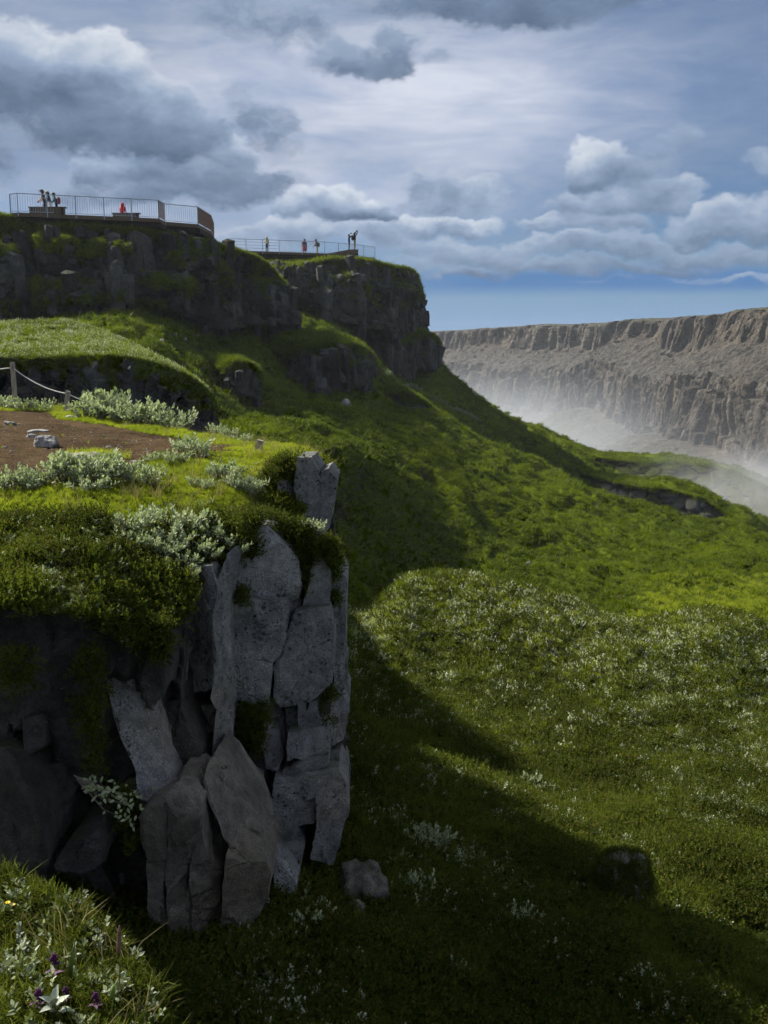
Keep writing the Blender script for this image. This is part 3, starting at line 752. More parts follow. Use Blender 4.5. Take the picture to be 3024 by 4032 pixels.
ROCKS = [hull_rock(k, 14 + k % 5, ((1, 1, 1), (1, .8, 1.3), (1.2, 1, .7))[k % 3]) for k in range(14)]
COLS = [column_mesh(50 + k, 5 + k % 3) for k in range(12)]
for k_, m_ in enumerate(ROCKS + COLS): m_.materials.append(MATS['rock_shard' if k_ % 5 in (0, 2, 3) else 'rock_mid'])

CLIFF_TOPS = []          # (points, kind) of grassy lips for the grass pass
def cliff_body(name, label, top, bot, back, backlen, n=160, rows=56, disp=0.9, cellw=1.4, cellh=3.0, seed=1, lip=0.5, nrock=100, rsize=(0.25, 0.7), ncol=40, colw=0.8, overhang=0.0, colzone=(0.0, 1.0), rockzone=(0, 1), cap_rise=0.02, cap_disp=0.3, ledges=(), face='rock_mid'):
    T = spline([P(*q) for q in top], n); B = spline([P(*q) for q in bot], n)
    tan = np.gradient(T[:, :2], axis=0); tan /= np.linalg.norm(tan, axis=1)[:, None] + 1e-9
    nrm = np.stack([tan[:, 1], -tan[:, 0]], 1)                       # edge runs left to right: outward is to the right of travel
    k_ = np.ones(9) / 9
    nrm = np.stack([np.convolve(np.pad(nrm[:, i], 4, 'edge'), k_, 'valid') for i in (0, 1)], 1); nrm /= np.linalg.norm(nrm, axis=1)[:, None]
    arc = np.concatenate([[0], np.cumsum(np.linalg.norm(np.diff(T[:, :2], axis=0), axis=1))])
    tpx = 384 + FPX * T[:, 0] / (T[:, 1] * CP - T[:, 2] * SP)
    W = []
    for k in range(rows):
        t = k / (rows - 1)
        p = T * (1 - t) + B * t
        p[:, :2] -= nrm * overhang * math.sin(PI * t)
        q = np.stack([arc / cellw, p[:, 2] / cellh, np.full(n, seed * 3.7)], 1)
        f1, f2, idv = worley(q, seed)
        q2 = np.stack([arc / (cellw * 0.4), p[:, 2] / (cellh * 0.22), np.full(n, seed * 1.7)], 1)
        g1, g2, idg = worley(q2, seed + 5)
        big = fbm(np.stack([arc / 6, p[:, 2] / 7, np.full(n, seed)], 1), 3, seed)
        o = disp * (0.9 * (idv - 0.5) + 0.55 * (0.45 - f1) + 0.35 * (idg - 0.5) + 0.7 * big) - disp * 0.5 * np.exp(-((f2 - f1) / 0.08) ** 2)
        fade = min(1.0, t * 5)
        p[:, :2] += nrm * (o * fade)[:, None]
        for (l0, l1, lt, ld) in ledges:            # a step: below it the rock stands further out
            m_ = smooth01((tpx - l0) / 6) * smooth01((l1 - tpx) / 6)
            tl = lt + 0.05 * np.sin(tpx * 0.25)
            p[:, :2] += nrm * (ld * m_ * smooth01((t - tl) / 0.035))[:, None]
        W.append(p)
    bdir = np.array(back, float); bdir /= np.linalg.norm(bdir)
    C = []
    nb = 26
    for k in range(1, nb):
        t = (k / (nb - 1)) ** 1.7
        p = T.copy(); p[:, :2] += bdir * backlen * t
        p[:, 2] += cap_rise * backlen * t + lip * smooth01(np.array([t * backlen / 1.2]))[0] + cap_disp * fbm(p * 0.5, 3, seed + 40) * min(1, k / 3)
        C.append(p)
    allv = np.concatenate([np.array(C[::-1]), np.array(W)], 0)
    me = mesh_np(name, allv.reshape(-1, 3), grid_faces(len(allv), n))
    fc = grid_faces(len(allv), n); ri = fc[:, 0] // n
    me.materials.append(MATS['turf_slope']); me.materials.append(MATS[face])
    turfy = ri < nb - 1 + 2 + (3.5 * (perlin(allv.reshape(-1, 3)[fc[:, 0]] * 0.7, 6) + 0.2)).astype(int)
    me.polygons.foreach_set('material_index', (~turfy).astype(np.int32))
    o = link(name, me)
    tag(o, label, None, None, 'structure')
    Wn = np.array(W)
    r = random.Random(seed)
    for _ in range(ncol):
        i = r.randrange(2, n - 2); u = r.uniform(*colzone); k = min(rows - 1, int(u * (rows - 1)))
        p = Wn[k, i].copy(); wd = colw * r.uniform(0.5, 1.3); hgt = wd * r.uniform(1.6, 4.2)
        p[2] = min(p[2], T[i, 2] - 0.45 * hgt - r.uniform(.05, .5) * wd)
        c = link('column', r.choice(COLS), None, o, (p[0] - nrm[i, 0] * wd * 0.12, p[1] - nrm[i, 1] * wd * 0.12, p[2] - hgt * 0.55), (r.gauss(0, .12), r.gauss(0, .12), r.uniform(0, 6.28)), (wd, wd, hgt))
    for _ in range(nrock):
        i = r.randrange(1, n - 1); u = r.uniform(*rockzone); k = min(rows - 1, int(u * (rows - 1)))
        p = Wn[k, i]; s_ = r.uniform(*rsize)
        link('rock', r.choice(ROCKS), None, o, p + np.array((nrm[i, 0], nrm[i, 1], 0)) * s_ * 0.1, (r.uniform(-.5, .5), r.uniform(-.5, .5), r.uniform(0, 6.28)), (s_, s_, s_ * r.uniform(.8, 1.5)))
    CLIFF_TOPS.append((name, T, nrm, bdir, np.array(C), Wn))
    return o

cliff_left = cliff_body('cliff', 'dark basalt cliff under the left viewing deck',
    [(-160, 212, 63), (-60, 216, 63), (0, 217, 64), (40, 225, 65), (70, 227, 65), (110, 229, 66), (150, 233, 67), (190, 240, 69.5), (222, 247, 73), (245, 254, 77), (262, 262, 80), (278, 276, 83), (287, 292, 86)],
    [(-160, 318, 62), (-60, 316, 62), (0, 314, 62.5), (40, 308, 63), (80, 304, 63.5), (110, 303, 64), (150, 306, 65), (185, 322, 67), (215, 330, 70), (245, 324, 75), (268, 324, 78), (285, 325, 81), (296, 322, 85)],
    (-0.55, 0.84), 60, n=330, rows=84, disp=1.35, cellw=1.5, cellh=2.4, seed=3, lip=0.1, nrock=270, rsize=(0.16, 0.60), ncol=60, colw=0.85, colzone=(0.6, 0.98), rockzone=(0.25, 0.98), ledges=((36, 132, .20, 1.8), (160, 204, .26, 1.3), (-80, 18, .30, 1.3), (246, 284, .26, 1.1), (140, 196, .60, 0.9), (214, 240, .34, 1.0), (20, 90, .66, 0.8)))
# large smooth blocks high on the left cliff
r_ = random.Random(5)
for (px, py, d, wpx, hpx) in [(118, 262, 65.0, 14, 48), (136, 262, 65.6, 16, 52), (154, 268, 66.2, 18, 58), (170, 262, 67.2, 16, 48), (184, 256, 68.4, 12, 40), (196, 258, 69.4, 13, 30), (212, 262, 71, 14, 36), (228, 266, 73.5, 12, 44),
                              (30, 255, 63.2, 14, 40), (10, 262, 63, 12, 46), (48, 240, 63.6, 10, 24), (95, 240, 64.6, 12, 14), (108, 240, 65, 10, 18), (82, 232, 64.4, 13, 10), (56, 232, 64, 10, 10), (182, 304, 67, 8, 34), (192, 312, 67.6, 9, 40), (203, 312, 68.4, 9, 44), (214, 316, 69.4, 9, 40), (224, 316, 70.6, 8, 38), (234, 308, 72.4, 8, 34)]:
    p = P(px, py + hpx / 2, d); s_ = d / FPX
    link('column', r_.choice(COLS), None, cliff_left, p, (r_.gauss(0, .06), r_.gauss(0, .06), r_.uniform(0, 6)), (wpx * s_ * 1.05, wpx * s_ * 1.05, hpx * s_))
cliff_right = cliff_body('cliff', 'dark rounded basalt headland under the right viewing deck',
    [(268, 264, 98), (290, 266, 97), (310, 264, 98), (335, 261, 99), (360, 260, 100), (378, 264, 102), (395, 268, 105), (408, 270, 108), (417, 278, 112), (421, 292, 116), (422, 306, 121)],
    [(272, 268, 97), (292, 274, 96), (308, 292, 95.5), (328, 318, 96), (360, 326, 97), (378, 330, 99), (395, 333, 102), (408, 332, 105), (415, 334, 109), (419, 336, 113), (421, 336, 119)],
    (-0.85, 0.5), 40, n=230, rows=70, disp=1.1, cellw=1.6, cellh=2.6, seed=8, lip=0.15, nrock=190, rsize=(0.2, 0.7), ncol=50, colw=0.95, colzone=(0.4, 0.95), rockzone=(0.08, 0.95), ledges=((318, 362, .24, 1.5), (368, 408, .26, .7)))
for (px, py, d, wpx, hpx) in [(352, 268, 99, 9, 22), (364, 275, 100, 9, 22), (374, 277, 101, 8, 20), (384, 282, 102, 8, 24), (405, 310, 105, 7, 40), (413, 312, 108, 6, 44), (397, 310, 103, 7, 40), (388, 310, 101.5, 7, 34)]:
    p = P(px, py + hpx / 2, d); s_ = d / FPX
    link('column', r_.choice(COLS), None, cliff_right, p, (r_.gauss(0, .08), r_.gauss(0, .08), r_.uniform(0, 6)), (wpx * s_ * 1.05, wpx * s_ * 1.05, hpx * s_))
cliff_lower = cliff_body('cliff', 'lower columnar cliff tier right of the headland',
    [(380, 338, 103), (392, 340, 103), (402, 342, 104), (411, 336, 106), (420, 334, 108), (430, 335, 110), (437, 342, 113), (439, 352, 118)],
    [(384, 366, 101), (393, 372, 101), (402, 378, 102), (411, 379, 104), (420, 366, 107), (430, 368, 108), (436, 371, 111), (439, 370, 117)],
    (-0.8, 0.6), 14, n=110, rows=44, disp=0.6, cellw=1.3, cellh=6, seed=14, lip=0.5, nrock=14, rsize=(0.2, 0.5), ncol=34, colw=0.95, colzone=(0.2, 0.75), rockzone=(0.6, 1))
cliff_mid = cliff_body('cliff', 'broken columnar outcrop with a mossy cap on the middle slope',
    [(288, 358, 74), (298, 352, 73.5), (310, 349, 73), (322, 346, 73.4), (336, 345, 74.4), (350, 345, 76), (362, 349, 78.5), (370, 356, 82), (374, 364, 86)],
    [(284, 372, 73), (298, 384, 71.5), (310, 392, 70.6), (322, 398, 70.4), (336, 392, 72), (350, 389, 74), (362, 384, 76), (370, 378, 79.6), (373, 376, 85)],
    (-0.5, 0.85), 15, n=150, rows=46, disp=0.7, cellw=1.1, cellh=3.0, seed=21, lip=0.6, nrock=46, rsize=(0.2, 0.6), ncol=36, colw=0.8, colzone=(0.2, 0.8), rockzone=(0.3, 1.0), cap_rise=0.06)
for (px, py, d, wpx, hpx) in [(334, 369, 71.5, 11, 38), (347, 367, 73, 8, 40), (303, 366, 71.5, 7, 26), (312, 368, 71, 7, 24), (320, 385, 70, 12, 14), (362, 370, 76.5, 7, 26), (355, 372, 75, 6, 30)]:
    p = P(px, py + hpx / 2, d); s_ = d / FPX
    link('column', r_.choice(COLS), None, cliff_mid, p, (r_.gauss(0, .1), r_.gauss(0, .1), r_.uniform(0, 6)), (wpx * s_ * 1.05, wpx * s_ * 1.05, hpx * s_))
cliff_small = cliff_body('cliff', 'small pale rock outcrop low on the slope left of the mossy outcrop',
    [(222, 366, 58), (230, 364, 57.6), (240, 363, 57.6), (250, 366, 58), (257, 372, 59.5), (260, 380, 61)],
    [(224, 382, 57), (231, 388, 56.6), (240, 393, 56.4), (250, 396, 57), (257, 396, 58.6), (261, 394, 60)],
    (-0.5, 0.85), 5, n=70, rows=30, disp=0.4, cellw=0.8, cellh=2, seed=25, lip=0.35, nrock=14, rsize=(0.15, 0.35), ncol=12, colw=0.55, colzone=(0.2, 0.7))
cliff_terrace = cliff_body('cliff', 'dark cliff of the sunlit grassy terrace behind the path',
    [(-160, 362, 33.5), (-60, 360, 33.5), (0, 360, 34), (40, 359, 34.2), (80, 358, 34.6), (115, 358, 35), (145, 363, 35.6), (170, 372, 36.6), (190, 381, 38), (203, 392, 40), (211, 404, 43)],
    [(-160, 440, 33.5), (-60, 436, 33.4), (0, 432, 33.6), (40, 432, 33.8), (80, 434, 34), (115, 434, 34.2), (145, 434, 34.6), (170, 434, 35.6), (190, 436, 37), (206, 438, 39), (216, 430, 42.4)],
    (-0.42, 0.9), 14, n=240, rows=56, disp=0.55, cellw=0.8, cellh=2.4, seed=33, lip=0.15, nrock=150, rsize=(0.12, 0.42), ncol=34, colw=0.5, colzone=(0.3, 0.85), rockzone=(0.1, 0.9), cap_rise=0.105, cap_disp=0.12)
for (px, py, d, wpx, hpx) in [(136, 385, 34.4, 10, 44), (150, 386, 34.8, 10, 46), (160, 394, 35.2, 9, 50), (170, 402, 35.8, 9, 44), (120, 378, 34.2, 9, 30), (98, 384, 33.9, 9, 36), (84, 384, 33.8, 8, 42), (72, 394, 33.7, 10, 36), (46, 392, 33.6, 12, 34), (30, 390, 33.5, 10, 40), (60, 388, 33.6, 9, 40), (182, 412, 36.8, 8, 36), (192, 416, 38, 8, 30)]:
    p = P(px, py + hpx / 2 + r_.uniform(2, 12), d + .3); s_ = d / FPX; k = r_.uniform(.6, 1.2)
    link('column', r_.choice(COLS), None, cliff_terrace, p, (r_.gauss(0, .16), r_.gauss(0, .16), r_.uniform(0, 6)), (wpx * s_ * k, wpx * s_ * k, hpx * s_ * r_.uniform(.55, 1.0)))

cliff_bank = cliff_body('cliff', 'eroded bank at the lip of the misty hollow, darkened for shade',
    [(594, 477, 88), (612, 482, 87.2), (630, 486, 86.4), (650, 488, 86), (672, 490, 85.6), (694, 496, 84.8), (714, 506, 84), (732, 518, 83), (750, 532, 82)],
    [(594, 490, 86.5), (612, 500, 85.6), (630, 510, 84.8), (650, 516, 84.4), (672, 521, 84), (694, 527, 83), (714, 535, 82), (732, 546, 81), (750, 560, 80)],
    (-0.2, 0.95), 9, n=120, rows=24, disp=0.6, cellw=1.4, cellh=1.2, seed=44, lip=0.1, nrock=12, rsize=(0.12, 0.3), ncol=0, face='rock_back')  # dark face colour paints the shade on the bank
cliff_hollow = cliff_body('cliff', 'wall at the back of the misty hollow, shade put into dark turf',
    [(584, 455, 114), (612, 460, 114.5), (645, 463, 115), (690, 464, 114.5), (720, 469, 112.5), (745, 478, 109.5), (775, 492, 105)],
    [(584, 470, 111), (612, 482, 110.5), (645, 491, 110), (690, 494, 109.5), (720, 500, 107.5), (745, 508, 104.5), (775, 520, 101)],
    (-0.1, 0.98), 9, n=150, rows=30, disp=0.9, cellw=2.2, cellh=1.6, seed=52, lip=0.1, nrock=6, rsize=(0.15, 0.35), ncol=0, face='turf_near')  # dark turf face stands for the shade on this wall
cliff_hump = cliff_body('cliff', 'grassy hump with a dark overhang below the lower cliff tier',
    [(383, 398, 82), (392, 394, 81), (402, 393, 80.4), (412, 396, 80.4), (422, 402, 81), (432, 410, 82), (440, 419, 84)],
    [(383, 402, 81.4), (392, 404, 80), (402, 407, 79.4), (412, 412, 79.4), (422, 418, 80), (432, 423, 81), (440, 426, 83)],
    (-0.3, 0.95), 8, n=80, rows=24, disp=0.5, cellw=1.2, cellh=1.2, seed=47, lip=0.4, overhang=0.3, nrock=14, rsize=(0.15, 0.4), ncol=0)
# ------------------------------------------------------------------ far canyon wall
FT = [(250, 331, 760), (420, 331, 640), (500, 326, 570), (600, 322, 490), (640, 319, 455), (690, 316, 410), (712, 312, 388), (740, 308, 360), (768, 306.5, 335), (840, 304, 290), (960, 300, 240)]
n = 950; rows = 270
T = spline([P(*q) for q in FT], n)
T[:, 2] += 1.2 * fbm(np.stack([T[:, 0] * 0.03, T[:, 1] * 0.03, 0 * T[:, 0]], 1), 4, 3)
tan = np.gradient(T[:, :2], axis=0); tan /= np.linalg.norm(tan, axis=1)[:, None]
nrm = np.stack([tan[:, 1], -tan[:, 0]], 1)
nrm /= np.linalg.norm(nrm, axis=1)[:, None]
k_ = np.ones(61) / 61
nrm = np.stack([np.convolve(np.pad(nrm[:, i], 30, 'edge'), k_, 'valid') for i in (0, 1)], 1)
arc = np.concatenate([[0], np.cumsum(np.linalg.norm(np.diff(T[:, :2], axis=0), axis=1))])
#        drop, out, talus, green
PROF = [(-1.5, -160, .8, .2), (0, -14, .8, .3), (0.8, 0, .5, .2), (2, 1.5, 0, 0), (12, 4, 0, 0), (13.5, 7, .6, 0), (22.5, 20, 1, 0), (24, 21.5, .2, 0), (46, 25, 0, 0), (47, 35, .6, .1), (56, 54, 1, .9), (57.5, 56, .2, .3), (68, 58.5, 0, 0), (72, 66, .8, .5), (92, 105, 1, .5)]
pr = np.array(PROF, float)
cum = np.concatenate([[0], np.cumsum(np.hypot(np.diff(np.clip(pr[:, 1], -20, 999)) * 0.55, np.diff(pr[:, 0])) + 0.4)])
tt = np.linspace(0, cum[-1], rows)
drop = np.interp(tt, cum, pr[:, 0]); outw = np.interp(tt, cum, pr[:, 1]); tal = np.interp(tt, cum, pr[:, 2]); grn = np.interp(tt, cum, pr[:, 3])
lift = 7.5 * fbm(np.stack([arc / 70, 0 * arc, 0 * arc + 3], 1), 3, 5)       # benches wander up and down
V = np.zeros((rows, n, 3)); TA = np.zeros((rows, n)); GR = np.zeros((rows, n))
for k in range(rows):
    amt = smooth01(np.array([(drop[k] - 3) / 14]))[0]
    z = T[:, 2] - drop[k] + lift * amt * (1 - tal[k] * 0.3)
    cl = 1 - tal[k]
    q = np.stack([arc / 5.5, np.full(n, drop[k] / 60), np.full(n, 2.0 + drop[k] // 14)], 1)
    f1, f2, idv = worley(q, 12)
    q2 = np.stack([arc / 2.2, np.full(n, drop[k] / 16), np.full(n, 9.0)], 1)
    g1, g2, idg = worley(q2, 13)
    col = 4.2 * (idv - 0.5) + 1.6 * (0.5 - f1) + 2.8 * (idg - 0.5) - 1.6 * np.exp(-((f2 - f1) / 0.10) ** 2)
    q4 = np.stack([arc / 1.1, np.full(n, drop[k] / 5), np.full(n, 4.0)], 1)
    u1, u2, idu = worley(q4, 23)
    col = col + 1.3 * (idu - 0.5) - 0.8 * np.exp(-((g2 - g1) / 0.08) ** 2)
    bigw = 7.0 * fbm(np.stack([arc / 55, np.full(n, drop[k] / 120), 0 * arc], 1), 3, 15)
    q3 = np.stack([arc / 2.6, np.full(n, tt[k] / 1.7), np.full(n, 1.0)], 1)
    h1, h2, idh = worley(q3, 19)
    rub = 2.6 * (0.55 - h1) * (0.3 + idh)
    o = outw[k] + bigw * min(1, max(0, (drop[k] + 1) / 4)) + cl * col * (1 if drop[k] > 1 else 0.2) + tal[k] * rub * (1 if drop[k] > 1 else 0.25)
    V[k, :, :2] = T[:, :2] + nrm * o[:, None]
    V[k, :, 2] = z + (tal[k] * rub * 0.5 if drop[k] > 1 else 0.35 * rub)
    TA[k] = np.clip(tal[k] + 0.35 * fbm(np.stack([arc / 9, np.full(n, drop[k] / 9), 0 * arc], 1), 3, 55), 0, 1); GR[k] = grn[k]
me = mesh_np('canyon_wall', V.reshape(-1, 3), grid_faces(rows, n), smooth=False)
for nm, arr in (('talus', TA), ('green', GR)):
    at = me.attributes.new(nm, 'FLOAT', 'POINT'); at.data.foreach_set('value', arr.ravel().astype(np.float32))
cw = link('canyon_wall', me, MATS['rock_far'])
tag(cw, 'tall banded grey brown canyon wall across the gorge', None, None, 'structure')
# ------------------------------------------------------------------ the near crag: every block its own stone
def Z8(q): return 165.1 + q[0] * 0.16650, 520.6 + q[1] * 0.16650
def Z7(q): return q[0] * 0.21432, 634.9 + q[1] * 0.21432
def Z6(q): return q[0] * 0.21432, 457.1 + q[1] * 0.21432
def vnoise(v, f, seed, octv=2):
    return np.stack([fbm(v * f + 31.7 * k, octv, seed + 7 * k) for k in range(3)], 1)
def block(name, pts, d, gx=0.0, gy=0.0, thick=1.0, vox=0.03, mat='rock_near', seed=0, amp=1.0, taper=0.9, side=(0.0, 0.0), parent=None, facet=1.0):
    """angular stone with a traced outline: its face lies at distance d (tilted by gx, gy metres per 100 px), its body runs back into the crag"""
    r = random.Random(seed * 7 + 3)
    a = np.array(pts, float); c = a.mean(0); a = c + (a - c) * (1.015 if mat == 'rock_near_brown' else 1.05)
    dep = d + gx * (a[:, 0] - c[0]) / 100 + gy * (a[:, 1] - c[1]) / 100
    fr_ = Pn(a[:, 0], a[:, 1], dep)
    ctr = fr_.mean(0)
    bk_ = ctr + (fr_ - ctr) * taper; bk_[:, 1] = fr_[:, 1] + thick
    nn = len(a)
    bm = bmesh.new()
    vf = [bm.verts.new(q - ctr) for q in fr_]; vb = [bm.verts.new(q - ctr) for q in bk_]
    bm.faces.new(vf); bm.faces.new(vb[::-1])
    for i in range(nn): bm.faces.new((vf[i], vb[i], vb[(i + 1) % nn], vf[(i + 1) % nn]))
    bmesh.ops.recalc_face_normals(bm, faces=bm.faces)
    # chips: planes that split corners and edges off the front
    ext = fr_ - ctr; w_ = ext[:, 0].max() - ext[:, 0].min(); h_ = ext[:, 2].max() - ext[:, 2].min()
    for k in range(int(4 + 5 * facet)):
        i = r.randrange(nn); e = Vector(ext[i])
        n_ = Vector((e.x / w_ + r.uniform(-.25, .25), -r.uniform(.5, 1.4), e.z / h_ + r.uniform(-.25, .25))).normalized()
        off = max((Vector(q)).dot(n_) for q in ext) - r.uniform(.02, .075) * facet * min(1.0, w_)
        res = bmesh.ops.bisect_plane(bm, geom=bm.verts[:] + bm.edges[:] + bm.faces[:], plane_co=n_ * off, plane_no=n_, clear_outer=True)
        ed = [g_ for g_ in res['geom_cut'] if isinstance(g_, bmesh.types.BMEdge)]
        if len(ed) > 2:
            try: bmesh.ops.edgeloop_fill(bm, edges=ed)
            except Exception: bmesh.ops.holes_fill(bm, edges=ed)
    bmesh.ops.triangulate(bm, faces=bm.faces[:])
    for it in range(6):
        lim = 0.08
        ed = [e for e in bm.edges if e.calc_length() > lim and min(v.co.y for v in e.verts) < ext[:, 1].max() + .35]
        if not ed: break
        bmesh.ops.subdivide_edges(bm, edges=ed, cuts=1, use_grid_fill=False)
        bmesh.ops.triangulate(bm, faces=[f for f in bm.faces if len(f.verts) > 3])
    me = bpy.data.meshes.new(name); bm.to_mesh(me); bm.free()
    v = verts_np(me).astype(float); q = v + ctr
    w1, w2, wi = worley(q * np.array((2.4, 2.4, 1.8)) + seed, 60 + seed)
    s1, s2, si = worley(q * np.array((8, 8, 5.5)) + seed, 61 + seed)
    step = 0.035 * facet * (wi - .5) * smooth01((w2 - w1) / .04) + 0.014 * (si - .5) * smooth01((s2 - s1) / .06)
    v[:, 1] -= step; v[:, 0] += step * .4
    v += 0.016 * vnoise(q, 2.6, seed) + 0.008 * vnoise(q, 11.0, seed + 50)
    me.vertices.foreach_set('co', v.astype(np.float32).ravel()); me.update()
    me.polygons.foreach_set('use_smooth', np.ones(len(me.polygons), bool))
    me.set_sharp_from_angle(angle=math.radians(22))
    me.materials.append(MATS[mat])
    return link(name, me, None, parent, tuple(ctr))
crag = empty('crag', tuple(P(240, 940, 9.0)))
tag(crag, 'near grey basalt crag of cracked blocks and leaning columns', None, None, 'structure')
